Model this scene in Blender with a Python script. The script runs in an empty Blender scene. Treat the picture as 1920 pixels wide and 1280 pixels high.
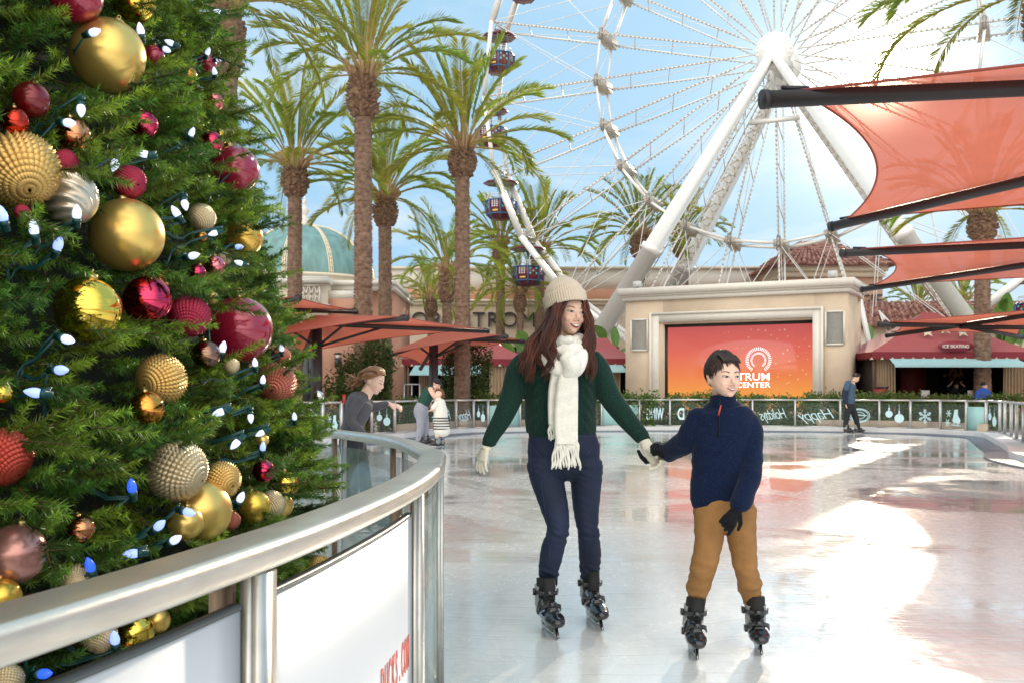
import bpy, bmesh, math, random
import numpy as np
from mathutils import Vector, Matrix, Euler, noise
random.seed(7); RNG = np.random.default_rng(7)
PI = math.pi; R = math.radians
S = bpy.context.scene; COL = S.collection
# ---------------------------------------------------------------- camera
F, CX, HZ, H = 1867.0, 960.0, 734.0, 1.2          # focal length in photo pixels, centre, horizon row, eye height
cd = bpy.data.cameras.new('camera'); cam = bpy.data.objects.new('camera', cd); COL.objects.link(cam)
cam.location = (0, 0, H); cam.rotation_euler = (R(90), 0, 0)
cd.lens = 35.006; cd.sensor_width = 36; cd.shift_y = 94/1920; cd.clip_start = .05; cd.clip_end = 3000
cd.dof.use_dof = True; cd.dof.focus_distance = 4.2; cd.dof.aperture_fstop = 13
S.camera = cam
def P(x, y, d): return Vector(((x-CX)*d/F, d, H-(y-HZ)*d/F))
# ---------------------------------------------------------------- light
SUN_AZ = math.atan((1640-CX)/F); SUN_EL = math.atan((HZ-150)/F*math.cos(SUN_AZ))
SD = Vector((math.sin(SUN_AZ)*math.cos(SUN_EL), math.cos(SUN_AZ)*math.cos(SUN_EL), math.sin(SUN_EL)))
sl = bpy.data.lights.new('sun', 'SUN'); sl.energy = 2.0; sl.angle = R(.8); sl.color = (1, .86, .66)
so = bpy.data.objects.new('sun', sl); COL.objects.link(so); so.rotation_euler = SD.to_track_quat('Z', 'Y').to_euler(); so.location = (20, 50, 30)
W = bpy.data.worlds.new('World'); S.world = W; W.use_nodes = True
nt = W.node_tree; nt.nodes.clear(); N = nt.nodes.new; L = nt.links.new
out = N('ShaderNodeOutputWorld'); bg = N('ShaderNodeBackground'); L(bg.outputs[0], out.inputs[0])
sky = N('ShaderNodeTexSky'); sky.sky_type = 'NISHITA'; sky.sun_disc = False
sky.sun_elevation = SUN_EL; sky.sun_rotation = SUN_AZ; sky.altitude = 20; sky.air_density = 1.0; sky.dust_density = 1.2; sky.ozone_density = 2.5
tc = N('ShaderNodeTexCoord')
def vm(op, a, b=None):
    n = N('ShaderNodeVectorMath'); n.operation = op
    L(a, n.inputs[0])
    if isinstance(b, (tuple, Vector)): n.inputs[1].default_value = b
    elif b is not None: L(b, n.inputs[1])
    return n
def mt(op, a, b=None, clamp=False):
    n = N('ShaderNodeMath'); n.operation = op; n.use_clamp = clamp
    for i, v in enumerate((a, b)):
        if v is None: continue
        if isinstance(v, (int, float)): n.inputs[i].default_value = v
        else: L(v, n.inputs[i])
    return n.outputs[0]
sp = N('ShaderNodeSeparateXYZ'); L(tc.outputs['Generated'], sp.inputs[0])
zc = mt('MAXIMUM', sp.outputs[2], .03)
inv = mt('DIVIDE', 1.0, mt('ADD', zc, .12))
sc_ = N('ShaderNodeVectorMath'); sc_.operation = 'SCALE'; L(tc.outputs['Generated'], sc_.inputs[0]); L(inv, sc_.inputs['Scale'])
cn = N('ShaderNodeTexNoise'); cn.inputs['Scale'].default_value = 1.15; cn.inputs['Detail'].default_value = 8; cn.inputs['Roughness'].default_value = .6; cn.inputs['Distortion'].default_value = .35
L(sc_.outputs[0], cn.inputs['Vector'])
cr = N('ShaderNodeValToRGB'); cr.color_ramp.elements[0].position = .47; cr.color_ramp.elements[1].position = .70
L(cn.outputs['Fac'], cr.inputs[0])
mx = N('ShaderNodeMix'); mx.data_type = 'RGBA'
sks = N('ShaderNodeMix'); sks.data_type = 'RGBA'; sks.blend_type = 'MULTIPLY'; sks.inputs[0].default_value = 1
L(sky.outputs[0], sks.inputs[6]); sks.inputs[7].default_value = (1, 1, 1, 1)
# pale hazy veil shared by the whole sky, so it is bright behind the camera as well
veil = N('ShaderNodeMix'); veil.data_type = 'RGBA'; veil.blend_type = 'MIX'; veil.inputs[0].default_value = .985
L(sks.outputs[2], veil.inputs[6]); veil.inputs[7].default_value = (2.25, 3.75, 5.1, 1)
L(veil.outputs[2], mx.inputs[6]); mx.inputs[7].default_value = (4.9, 5.35, 5.6, 1)
L(mt('MULTIPLY', cr.outputs[0], .7), mx.inputs[0])
dt = vm('DOT_PRODUCT', vm('NORMALIZE', tc.outputs['Generated']).outputs[0], SD)
d0 = mt('MAXIMUM', dt.outputs['Value'], 0)
g1 = mt('MULTIPLY', mt('POWER', d0, 2600), 220); g2 = mt('MULTIPLY', mt('POWER', d0, 260), 5); g3 = mt('MULTIPLY', mt('POWER', d0, 22), .45)
gl = mt('ADD', mt('ADD', g1, g2), g3)
gc = N('ShaderNodeVectorMath'); gc.operation = 'SCALE'; gc.inputs[0].default_value = (1, .88, .66); L(gl, gc.inputs['Scale'])
# made-up warm bright sky area opposite the sun, added to fill-light the foreground
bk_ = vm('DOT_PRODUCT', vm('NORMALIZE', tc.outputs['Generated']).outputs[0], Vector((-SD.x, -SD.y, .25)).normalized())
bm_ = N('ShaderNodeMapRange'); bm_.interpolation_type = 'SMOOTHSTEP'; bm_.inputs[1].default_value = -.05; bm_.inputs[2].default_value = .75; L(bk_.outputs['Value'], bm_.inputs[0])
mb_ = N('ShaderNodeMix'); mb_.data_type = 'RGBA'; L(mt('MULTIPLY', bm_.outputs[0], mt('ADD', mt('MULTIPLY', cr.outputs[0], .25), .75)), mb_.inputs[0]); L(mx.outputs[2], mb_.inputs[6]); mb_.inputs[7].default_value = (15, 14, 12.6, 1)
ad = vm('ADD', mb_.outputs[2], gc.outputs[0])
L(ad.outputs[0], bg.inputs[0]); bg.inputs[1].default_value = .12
S.view_settings.view_transform = 'Standard'; S.view_settings.look = 'None'; S.view_settings.gamma = 1; S.view_settings.exposure = .62
S.view_settings.use_curve_mapping = False
S.render.engine = 'CYCLES'; cy = S.cycles
cy.use_denoising = True; cy.max_bounces = 7; cy.transparent_max_bounces = 16; cy.diffuse_bounces = 3; cy.glossy_bounces = 4
cy.sample_clamp_indirect = 6; cy.caustics_reflective = False; cy.caustics_refractive = False
# ---------------------------------------------------------------- materials
MATS = {}
def mat(name, col, rough=.6, metal=0, var=0, vscale=6, bump=0, bscale=60, col2=None, trans=0, emit=None, estr=0, coat=0, spec=.5, alpha=1, wave=None, stretch=None, coord='Object', sheen=0, vert=None, glass=0):
    if name in MATS: return MATS[name]
    m = bpy.data.materials.new(name); m.use_nodes = True; MATS[name] = m
    t = m.node_tree; n = t.nodes; b = n['Principled BSDF']; o = n['Material Output']; l = t.links.new
    b.inputs['Base Color'].default_value = (*col, 1); b.inputs['Roughness'].default_value = rough; b.inputs['Metallic'].default_value = metal
    b.inputs['Specular IOR Level'].default_value = spec
    if coat: b.inputs['Coat Weight'].default_value = coat; b.inputs['Coat Roughness'].default_value = .04
    if sheen: b.inputs['Sheen Weight'].default_value = sheen; b.inputs['Sheen Roughness'].default_value = .5
    if alpha < 1: b.inputs['Alpha'].default_value = alpha
    if glass: b.inputs['Transmission Weight'].default_value = glass
    if emit: b.inputs['Emission Color'].default_value = (*emit, 1); b.inputs['Emission Strength'].default_value = estr
    c = n.new('ShaderNodeTexCoord'); src = c.outputs[coord]
    if stretch:
        mp = n.new('ShaderNodeMapping'); l(src, mp.inputs[0]); mp.inputs['Scale'].default_value = stretch; src = mp.outputs[0]
    csock = None
    if var or col2:
        z = n.new('ShaderNodeTexNoise'); z.inputs['Scale'].default_value = vscale; z.inputs['Detail'].default_value = 6; l(src, z.inputs['Vector'])
        rp = n.new('ShaderNodeValToRGB'); l(z.outputs['Fac'], rp.inputs[0])
        rp.color_ramp.elements[0].position = .3; rp.color_ramp.elements[1].position = .7
        a = col if col2 else [x*(1-var) for x in col]; d = col2 if col2 else [min(1, x*(1+var)) for x in col]
        rp.color_ramp.elements[0].color = (*a, 1); rp.color_ramp.elements[1].color = (*d, 1)
        csock = rp.outputs[0]
    if vert:
        at = n.new('ShaderNodeAttribute'); at.attribute_name = vert
        if csock:
            q = n.new('ShaderNodeMix'); q.data_type = 'RGBA'; q.blend_type = 'MULTIPLY'; q.inputs[0].default_value = 1; l(csock, q.inputs[6]); l(at.outputs[0], q.inputs[7]); csock = q.outputs[2]
        else: csock = at.outputs[0]
    if csock: l(csock, b.inputs['Base Color'])
    if bump or wave:
        bp = n.new('ShaderNodeBump'); bp.inputs['Distance'].default_value = .01
        if wave:
            w = n.new('ShaderNodeTexWave'); w.inputs['Scale'].default_value = wave[0]; w.inputs['Distortion'].default_value = wave[1]; w.bands_direction = wave[2]; l(src, w.inputs['Vector'])
            hs = w.outputs['Fac']; bp.inputs['Strength'].default_value = wave[3]
            if bump:
                z2 = n.new('ShaderNodeTexNoise'); z2.inputs['Scale'].default_value = bscale; l(src, z2.inputs['Vector'])
                ad2 = n.new('ShaderNodeMath'); ad2.operation = 'ADD'; l(hs, ad2.inputs[0]); l(z2.outputs['Fac'], ad2.inputs[1]); hs = ad2.outputs[0]
        else:
            z2 = n.new('ShaderNodeTexNoise'); z2.inputs['Scale'].default_value = bscale; z2.inputs['Detail'].default_value = 5; l(src, z2.inputs['Vector']); hs = z2.outputs['Fac']
            bp.inputs['Strength'].default_value = bump
        l(hs, bp.inputs['Height']); l(bp.outputs[0], b.inputs['Normal'])
    if trans:
        tr = n.new('ShaderNodeBsdfTranslucent'); tr.inputs[0].default_value = (*[min(1, x*1.15) for x in col], 1)
        if csock: l(csock, tr.inputs[0])
        ms = n.new('ShaderNodeMixShader'); ms.inputs[0].default_value = trans
        l(b.outputs[0], ms.inputs[1]); l(tr.outputs[0], ms.inputs[2]); l(ms.outputs[0], o.inputs[0])
    return m
# ---------------------------------------------------------------- mesh builder
class MB:
    def __init__(s): s.v = []; s.f = []; s.n = 0; s.mi = []; s.cur = 0
    def add(s, v, f):
        v = np.asarray([tuple(q) for q in v] if not isinstance(v, np.ndarray) else v, dtype=np.float64).reshape(-1, 3)
        k = s.n; s.v.append(v); s.n += len(v)
        for q in f: s.f.append([i+k for i in q]); s.mi.append(s.cur)
        return s
    def box(s, c, size, rz=0, m=None, top=1.0):
        x, y, z = [q/2 for q in size]; vs = [Vector((a*x*(top if e > 0 else 1), b*y*(top if e > 0 else 1), e*z)) for e in (-1, 1) for a, b in ((-1, -1), (1, -1), (1, 1), (-1, 1))]
        M = Matrix.Translation(c) @ Matrix.Rotation(rz, 4, 'Z')
        if m is not None: M = Matrix.Translation(c) @ m.to_4x4()
        return s.add([M @ q for q in vs], [(3, 2, 1, 0), (4, 5, 6, 7), (0, 1, 5, 4), (1, 2, 6, 5), (2, 3, 7, 6), (3, 0, 4, 7)])
    def bar(s, a, b, w, h=None, up=Vector((0, 0, 1))):
        a, b = Vector(a), Vector(b); d = b-a
        if d.length < 1e-6: return s
        y = d.normalized(); u = Vector(up)
        if abs(y.dot(u)) > .98: u = Vector((0, 1, 0)) if abs(y.y) < .9 else Vector((1, 0, 0))
        x = y.cross(u).normalized(); z = x.cross(y); M = Matrix((x, y, z)).transposed()
        return s.box((a+b)/2, (w, d.length, h or w), m=M)
    def tube(s, path, r, n=8, cap=True, ell=None, up=None):
        """path of points, radii; ell = per point (rx, ry) scale along side/up frame"""
        p = [Vector(q) for q in path]; K = len(p)
        if not hasattr(r, '__len__'): r = [r]*K
        vs = []; fr = None
        for i in range(K):
            t = (p[min(i+1, K-1)]-p[max(i-1, 0)])
            t = t.normalized() if t.length > 1e-9 else Vector((0, 0, 1))
            if up is not None:
                u = Vector(up); x = t.cross(u)
                if x.length < 1e-3: x = t.cross(Vector((.3, .9, .1)))
                x.normalize()
            elif fr is None:
                u = Vector((0, -1, 0)) if abs(t.y) < .8 else Vector((0, 0, 1)); x = t.cross(u).normalized()
            else:
                x = (fr-t*fr.dot(t)); x = x.normalized() if x.length > 1e-6 else t.orthogonal().normalized()
            fr = x; z = x.cross(t)
            e = ell[i] if ell else (1, 1)
            for j in range(n):
                a = 2*PI*j/n; vs.append(p[i]+x*(math.cos(a)*r[i]*e[0])+z*(math.sin(a)*r[i]*e[1]))
        f = [(i*n+j, i*n+(j+1) % n, (i+1)*n+(j+1) % n, (i+1)*n+j) for i in range(K-1) for j in range(n)]
        if cap: f += [tuple(range(n-1, -1, -1)), tuple((K-1)*n+j for j in range(n))]
        return s.add(vs, f)
    def lathe(s, prof, n=24, m=None, cap=True):
        m = m or Matrix.Identity(4); K = len(prof)
        vs = [m @ Vector((r*math.cos(2*PI*j/n), r*math.sin(2*PI*j/n), z)) for r, z in prof for j in range(n)]
        f = [(i*n+j, i*n+(j+1) % n, (i+1)*n+(j+1) % n, (i+1)*n+j) for i in range(K-1) for j in range(n)]
        if cap: f += [tuple(range(n-1, -1, -1)), tuple((K-1)*n+j for j in range(n))]
        return s.add(vs, f)
    def ball(s, c, r, n=16, sc=(1, 1, 1), m=None):
        pr = [(max(1e-4, math.sin(PI*i/n)), -math.cos(PI*i/n)) for i in range(n+1)]
        M = Matrix.Translation(c) @ (m.to_4x4() if m is not None else Matrix.Identity(4)) @ Matrix.Diagonal((r*sc[0], r*sc[1], r*sc[2], 1))
        return s.lathe(pr, n*2 if n < 12 else int(n*1.5), M, cap=False)
    def prism(s, poly, z0, z1, m=None):
        m = m or Matrix.Identity(4); n = len(poly)
        vs = [m @ Vector((x, y, z0)) for x, y in poly]+[m @ Vector((x, y, z1)) for x, y in poly]
        return s.add(vs, [tuple(range(n-1, -1, -1)), tuple(range(n, 2*n))]+[(i, (i+1) % n, n+(i+1) % n, n+i) for i in range(n)])
    def quad(s, a, b, c, d): return s.add([a, b, c, d], [(0, 1, 2, 3)])
    def grid(s, fn, nu, nv, closed=False):
        vs = [fn(i/nu, j/nv) for i in range(nu+1) for j in range(nv+1)]
        return s.add(vs, [(i*(nv+1)+j, (i+1)*(nv+1)+j, (i+1)*(nv+1)+j+1, i*(nv+1)+j+1) for i in range(nu) for j in range(nv)])
    def mesh(s, name):
        me = bpy.data.meshes.new(name); V = np.concatenate(s.v) if s.v else np.zeros((0, 3))
        lt = np.fromiter((len(q) for q in s.f), dtype=np.int32, count=len(s.f))
        ls = np.concatenate(([0], np.cumsum(lt)[:-1])).astype(np.int32); li = np.fromiter((i for q in s.f for i in q), dtype=np.int32, count=int(lt.sum()))
        return raw_mesh(name, V, li, ls, lt, s.mi if any(s.mi) else None)
    def build(s, name, m, parent=None, smooth=False, loc=None):
        me = s.mesh(name)
        for q in (m if isinstance(m, (list, tuple)) else [m]): me.materials.append(q)
        if smooth: me.polygons.foreach_set('use_smooth', [True]*len(me.polygons))
        return link(name, me, parent, loc)
def raw_mesh(name, V, li, ls, lt, mi=None):
    me = bpy.data.meshes.new(name)
    me.vertices.add(len(V)); me.vertices.foreach_set('co', np.asarray(V, dtype=np.float32).ravel())
    me.loops.add(len(li)); me.loops.foreach_set('vertex_index', np.asarray(li, dtype=np.int32))
    me.polygons.add(len(ls)); me.polygons.foreach_set('loop_start', np.asarray(ls, dtype=np.int32)); me.polygons.foreach_set('loop_total', np.asarray(lt, dtype=np.int32))
    if mi is not None: me.polygons.foreach_set('material_index', np.asarray(mi, dtype=np.int32))
    me.update(calc_edges=True); return me
def link(name, me, parent=None, loc=None):
    """link a mesh; geometry is in world (or, with loc, local) coordinates, and the parent keeps it there"""
    o = bpy.data.objects.new(name, me); COL.objects.link(o)
    if loc is not None: o.location = loc
    if parent is not None:
        o.parent = parent; r = parent
        while r.parent is not None: r = r.parent
        if not r.get('_local'): o.matrix_parent_inverse = parent_world(parent).inverted()
    return o
def parent_world(o):
    M = Matrix.LocRotScale(o.location, o.rotation_euler, o.scale)
    if o.parent is None: return M
    return parent_world(o.parent) @ o.matrix_parent_inverse @ M
def tag(o, label=None, cat=None, group=None, kind=None):
    if label: o['label'] = label
    if cat: o['category'] = cat
    if group: o['group'] = group
    if kind: o['kind'] = kind
    return o
def thing(name, label, cat, loc=(0, 0, 0), group=None):
    o = bpy.data.objects.new(name, None); COL.objects.link(o); o.location = loc; o.empty_display_size = .1
    return tag(o, label, cat, group)
def local_thing(name, label, cat, loc=(0, 0, 0), rz=0, group=None):
    o = thing(name, label, cat, loc, group); o.rotation_euler = (0, 0, rz); o['_local'] = 1; return o
def kids(o): return [c for c in bpy.data.objects if c.parent is o]
def copy_tree(o, parent=None):
    c = o.copy(); COL.objects.link(c); c.parent = parent
    for k in kids(o): copy_tree(k, c)
    return c
def spline(pts, n):
    """Catmull-Rom through points of any dimension"""
    p = np.array(pts, dtype=float); K = len(p)
    if K < 3: t = np.linspace(0, 1, n)[:, None]; return p[0]*(1-t)+p[-1]*t
    q = np.vstack([2*p[0]-p[1], p, 2*p[-1]-p[-2]]); o = []
    for u in np.linspace(0, K-1, n):
        i = min(int(u), K-2); t = u-i; a, b, c, d = q[i:i+4]
        o.append(.5*((2*b)+(-a+c)*t+(2*a-5*b+4*c-d)*t*t+(-a+3*b-3*c+d)*t**3))
    return np.array(o)
def text_mb(body, size, M, mirror=False, shear=0, extrude=.004, sx=1, offset=0, align='CENTER', mbd=None, space=1):
    cu = bpy.data.curves.new('txt', 'FONT'); cu.body = body; cu.size = size; cu.align_x = align; cu.align_y = 'CENTER'
    cu.extrude = extrude; cu.shear = shear; cu.offset = offset; cu.space_character = space
    ob = bpy.data.objects.new('txt', cu); COL.objects.link(ob); dg = bpy.context.evaluated_depsgraph_get(); me = bpy.data.meshes.new_from_object(ob.evaluated_get(dg))
    mb = mbd or MB(); K = Matrix.Diagonal((-sx if mirror else sx, 1, 1, 1))
    mb.add([M @ K @ v.co for v in me.vertices], [tuple(p.vertices) for p in me.polygons])
    bpy.data.objects.remove(ob); bpy.data.curves.remove(cu); bpy.data.meshes.remove(me)
    return mb
def frame(o, x, z):
    """matrix whose local X runs along x, local Y along z (text up), local Z out of the face"""
    x = Vector(x).normalized(); z = Vector(z).normalized(); y = x.cross(z)
    M = Matrix((x, z, y)).transposed().to_4x4(); M.translation = Vector(o); return M
def remeshed(mb, name, vox=.008, smooth=8, sm_fac=.5):
    me = mb.mesh(name); ob = bpy.data.objects.new(name, me); COL.objects.link(ob)
    m = ob.modifiers.new('r', 'REMESH'); m.mode = 'VOXEL'; m.voxel_size = vox; m.use_smooth_shade = True
    if smooth: q = ob.modifiers.new('s', 'SMOOTH'); q.iterations = smooth; q.factor = sm_fac
    dg = bpy.context.evaluated_depsgraph_get(); r = bpy.data.meshes.new_from_object(ob.evaluated_get(dg))
    bpy.data.objects.remove(ob); bpy.data.meshes.remove(me); r.name = name; return r
def finish(me, name, m, parent=None):
    me.materials.clear(); me.materials.append(m); me.polygons.foreach_set('use_smooth', [True]*len(me.polygons)); return link(name, me, parent)
def paint(me, cols):
    a = me.color_attributes.new('Col', 'FLOAT_COLOR', 'POINT'); c = np.ones((len(me.vertices), 4), dtype=np.float32); c[:, :3] = cols; a.data.foreach_set('color', c.ravel())
# ---------------------------------------------------------------- ground, ice, kerb
def px_ground(x, y, z=0.0): d = (H-z)*F/(y-HZ); return Vector(((x-CX)*d/F, d, z))
MB().add([(-400, -120, -.02), (400, -120, -.02), (400, 900, -.02), (-400, 900, -.02)], [(0, 1, 2, 3)]).build('ground', mat('paving', (.42, .36, .31), .75, var=.15, vscale=1.2, bump=.2, bscale=18)).update_tag()
tag(bpy.data.objects['ground'], kind='structure')
POSTS = [(530, 824.5), (567, 823), (605, 821.5), (640, 820), (697, 812.5), (740, 811), (800, 806), (855, 802.5), (888, 801.5), (915, 801), (975, 800), (1056, 799), (1128, 798.5), (1199, 798), (1256, 798), (1340, 798), (1411, 798.3), (1491, 799), (1575.7, 800), (1648.7, 801.5), (1707, 802.3), (1763, 804), (1812, 806.5), (1849, 808.5), (1874.5, 811), (1884, 814), (1896, 819), (1906, 823.5), (1919, 829), (1936, 838), (1962, 852)]
BP = [px_ground(x, y, .14) for x, y in POSTS]
MIDP = Vector((2.5, 13, 0))
def inner(off, z):
    o = []
    for i, p in enumerate(BP):
        t = (BP[min(i+1, len(BP)-1)]-BP[max(i-1, 0)]); n = Vector((t.y, -t.x, 0)).normalized()
        if n.dot(MIDP-p) < 0: n = -n
        q = p+n*off; q.z = z; o.append(q)
    return o
extL = [Vector((-8.5, 17, 0)), Vector((-13, 10, 0)), Vector((-14, -4, 0))]; extR = [Vector((8.35, 12.5, 0)), Vector((8.4, 5, 0)), Vector((9, -4, 0))]
def sm(pts):
    a = spline([tuple(p) for p in pts], 120); return [Vector(q) for q in a]
def ring(off, z):
    L_ = [Vector((p.x+off*.8, p.y, z)) for p in extL]; R_ = [Vector((p.x-off*.8, p.y, z)) for p in extR]
    return sm(L_[::-1]+inner(off, z)+R_)
edge = ring(.75, 0)
ice = MB(); ie = [Vector((p.x, p.y, 0)) for p in edge]; ice.add(ie+[Vector((8.3, -12, 0)), Vector((-14, -12, 0))], [tuple(range(len(ie)+2))][::1])
M = bpy.data.materials.new('wet_ice'); M.use_nodes = True; t = M.node_tree; n = t.nodes; l = t.links.new; b = n['Principled BSDF']
c = n.new('ShaderNodeTexCoord')
def tex(scale, det=6, st=(1, 1, 1), dist=0, rough=.55):
    mp = n.new('ShaderNodeMapping'); mp.inputs['Scale'].default_value = st; l(c.outputs['Object'], mp.inputs[0])
    z = n.new('ShaderNodeTexNoise'); z.inputs['Scale'].default_value = scale; z.inputs['Detail'].default_value = det; z.inputs['Distortion'].default_value = dist; z.inputs['Roughness'].default_value = rough; l(mp.outputs[0], z.inputs['Vector']); return z.outputs['Fac']
def ramp(s, stops):
    r = n.new('ShaderNodeValToRGB'); l(s, r.inputs[0]); e = r.color_ramp.elements
    e[0].position, e[1].position = stops[0][0], stops[-1][0]; e[0].color = (*[stops[0][1]]*3, 1) if not isinstance(stops[0][1], tuple) else (*stops[0][1], 1); e[1].color = (*[stops[-1][1]]*3, 1) if not isinstance(stops[-1][1], tuple) else (*stops[-1][1], 1)
    for p_, v in stops[1:-1]: q = e.new(p_); q.color = (*[v]*3, 1) if not isinstance(v, tuple) else (*v, 1)
    return r.outputs[0]
def mmath(op, a, b_):
    q = n.new('ShaderNodeMath'); q.operation = op
    for i, v in enumerate((a, b_)):
        if isinstance(v, (int, float)): q.inputs[i].default_value = v
        else: l(v, q.inputs[i])
    return q.outputs[0]
wet = ramp(tex(.42, 7, (1, .8, 1), .9, .6), [(.40, 0.0), (.52, 1.0)])             # 1 = dry, frosted patches
scr = tex(5, 8, (1, .35, 1), 2.5, .7)
col = ramp(scr, [(.3, (.78, .79, .77)), (.55, (.87, .87, .84)), (.7, (.91, .91, .87))]); l(col, b.inputs['Base Color'])
ro = mmath('ADD', mmath('MULTIPLY', wet, .17), mmath('MULTIPLY', ramp(tex(9, 6, (1, .5, 1), 1.5), [(.35, 0.0), (.75, 1.0)]), .12)); l(mmath('ADD', ro, .035), b.inputs['Roughness'])
b.inputs['Coat Weight'].default_value = 1; b.inputs['Coat IOR'].default_value = 1.45; l(mmath('ADD', mmath('MULTIPLY', wet, .16), .012), b.inputs['Coat Roughness']); b.inputs['Specular IOR Level'].default_value = .5; b.inputs['IOR'].default_value = 1.4
vo = n.new('ShaderNodeTexVoronoi'); vo.feature = 'DISTANCE_TO_EDGE'; vo.inputs['Scale'].default_value = 1.6; l(c.outputs['Object'], vo.inputs['Vector'])
wv = n.new('ShaderNodeTexWave'); wv.wave_type = 'RINGS'; wv.inputs['Scale'].default_value = .9; wv.inputs['Distortion'].default_value = 9; wv.inputs['Detail'].default_value = 4; wv.inputs['Detail Scale'].default_value = .6; l(c.outputs['Object'], wv.inputs['Vector'])
cut = ramp(wv.outputs['Fac'], [(.0, 0.0), (.03, 1.0)])
h1 = mmath('ADD', mmath('MULTIPLY', tex(3.5, 5, (1, .45, 1), .8), .9), mmath('MULTIPLY', mmath('MULTIPLY', scr, wet), .35))
wv2 = n.new('ShaderNodeTexWave'); wv2.wave_type = 'RINGS'; wv2.inputs['Scale'].default_value = 1.7; wv2.inputs['Distortion'].default_value = 16; wv2.inputs['Detail'].default_value = 3; wv2.inputs['Detail Scale'].default_value = .35; l(c.outputs['Object'], wv2.inputs['Vector'])
cut2 = ramp(wv2.outputs['Fac'], [(.0, 0.0), (.03, 1.0)])
h1 = mmath('ADD', h1, mmath('MULTIPLY', mmath('ADD', cut, cut2), .2))
bp = n.new('ShaderNodeBump'); bp.inputs['Strength'].default_value = .16; bp.inputs['Distance'].default_value = .02; l(h1, bp.inputs['Height']); l(bp.outputs[0], b.inputs['Normal']); bp2 = n.new('ShaderNodeBump'); bp2.inputs['Strength'].default_value = .07; bp2.inputs['Distance'].default_value = .02; l(h1, bp2.inputs['Height']); l(bp2.outputs[0], b.inputs['Coat Normal'])
tag(ice.build('ice', M), kind='structure')
def strip(a, b_, name, m, kind='structure'):
    mb = MB()
    for i in range(len(a)-1): mb.quad(a[i], a[i+1], b_[i+1], b_[i])
    return tag(mb.build(name, m), kind=kind)
m_led = mat('white_kerb', (.74, .74, .73), .5, var=.06, vscale=3, bump=.08, bscale=40)
mb = MB(); o1 = ring(-.35, .14); i1 = ring(.42, .14); i2 = ring(.42, .03)
for i in range(len(o1)-1): mb.quad(o1[i], o1[i+1], i1[i+1], i1[i]); mb.quad(i1[i], i1[i+1], i2[i+1], i2[i])
o3 = ring(-.35, -.02)
for i in range(len(o1)-1): mb.quad(o3[i], o3[i+1], o1[i+1], o1[i])
tag(mb.build('kerb', m_led), kind='structure')
i3 = ring(.82, .03); i4 = ring(.82, .004)
mb = MB()
for i in range(len(i2)-1): mb.quad(i2[i], i2[i+1], i3[i+1], i3[i]); mb.quad(i3[i], i3[i+1], i4[i+1], i4[i])
tag(mb.build('rink_edge', mat('blue_grey_liner', (.16, .20, .25), .45, var=.1, vscale=4)), kind='structure')
# ---------------------------------------------------------------- far barrier
m_al = mat('aluminium', (.62, .62, .60), .38, .75, var=.06, vscale=20, bump=.05, bscale=80)
m_gl = mat('barrier_glass', (.20, .28, .26), .04, alpha=.10, spec=.5)
m_teal = mat('teal_film', (.38, .66, .64), .35, var=.04, vscale=2)
m_print = mat('pale_blue_print', (.62, .86, .90), .5)
def smileys(mb, M, kind):
    """window film art, drawn in the panel plane (x right, y up, metres)"""
    def disc(cx, cy, r, n=28, z=0): mb.add([M @ Vector((cx+r*math.cos(2*PI*k/n), cy+r*math.sin(2*PI*k/n), z)) for k in range(n)], [tuple(range(n))])
    def line(pts, w, z=0):
        for (x0, y0), (x1, y1) in zip(pts, pts[1:]):
            d = Vector((x1-x0, y1-y0, 0)); q = Vector((-d.y, d.x, 0)).normalized()*w/2; e = d.normalized()*w*.3; a = Vector((x0, y0, z))-e; b_ = Vector((x1, y1, z))+e
            mb.add([M @ (a-q), M @ (b_-q), M @ (b_+q), M @ (a+q)], [(0, 1, 2, 3)])
    def ringd(cx, cy, r, w, n=26): line([(cx+r*math.cos(2*PI*k/n), cy+r*math.sin(2*PI*k/n)) for k in range(n+1)], w)
    if kind == 'ornaments':
        for cx, cy, r in ((-.14, -.08, .15), (.18, .06, .115)):
            disc(cx, cy, r); line([(cx, cy+r), (cx, cy+r+.09)], .05); line([(cx, cy+r), (cx, .38)], .012)
    elif kind == 'flake':
        for k in range(6):
            a = k*PI/3+PI/6; u = (math.cos(a), math.sin(a)); line([(0, 0), (u[0]*.22, u[1]*.22)], .026)
            for s_, q in ((.1, .07), (.16, .05)):
                for e in (-1, 1): line([(u[0]*s_, u[1]*s_), (u[0]*s_+math.cos(a+e*.8)*q, u[1]*s_+math.sin(a+e*.8)*q)], .022)
        ringd(0, 0, .06, .02)
    elif kind == 'skate':
        poly = [(-.26, -.18), (-.04, -.15), (.02, -.1), (-.02, .0), (-.06, .2), (-.2, .22), (-.2, .06), (-.3, -.08)]
        mb.add([M @ Vector((x, y, 0)) for x, y in poly], [tuple(range(len(poly)))]); line([(-.3, -.24), (.04, -.22)], .025); line([(-.2, -.18), (-.2, -.24)], .03); line([(-.05, -.16), (-.05, -.22)], .03)
        for dx, dy, r in ((.16, .1, .1), (.2, -.16, .1)):
            for k in range(6):
                a = k*PI/3; line([(dx, dy), (dx+r*math.cos(a), dy+r*math.sin(a))], .026)
    elif kind == 'oval':
        for r in (.20, .17, .10): line([(r*1.5*math.cos(2*PI*k/30), r*math.sin(2*PI*k/30)) for k in range(31)], .022)
        line([(-.2, 0), (.2, .03)], .03)
CONTENT = {1: 'CO', 2: 'skate', 4: 'ornaments', 6: 'Holidays', 7: 'Happy', 8: 'ornaments', 9: 'teal', 10: 'flake', 11: 'skate', 12: 'teal', 13: 'WING', 14: 'D', 15: 'ornaments', 16: 'Holidays', 17: 'Happy', 18: 'oval', 19: 'ornaments', 20: 'flake', 21: 'skate', 22: 'teal', 23: 'ornaments', 28: 'teal'}
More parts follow.
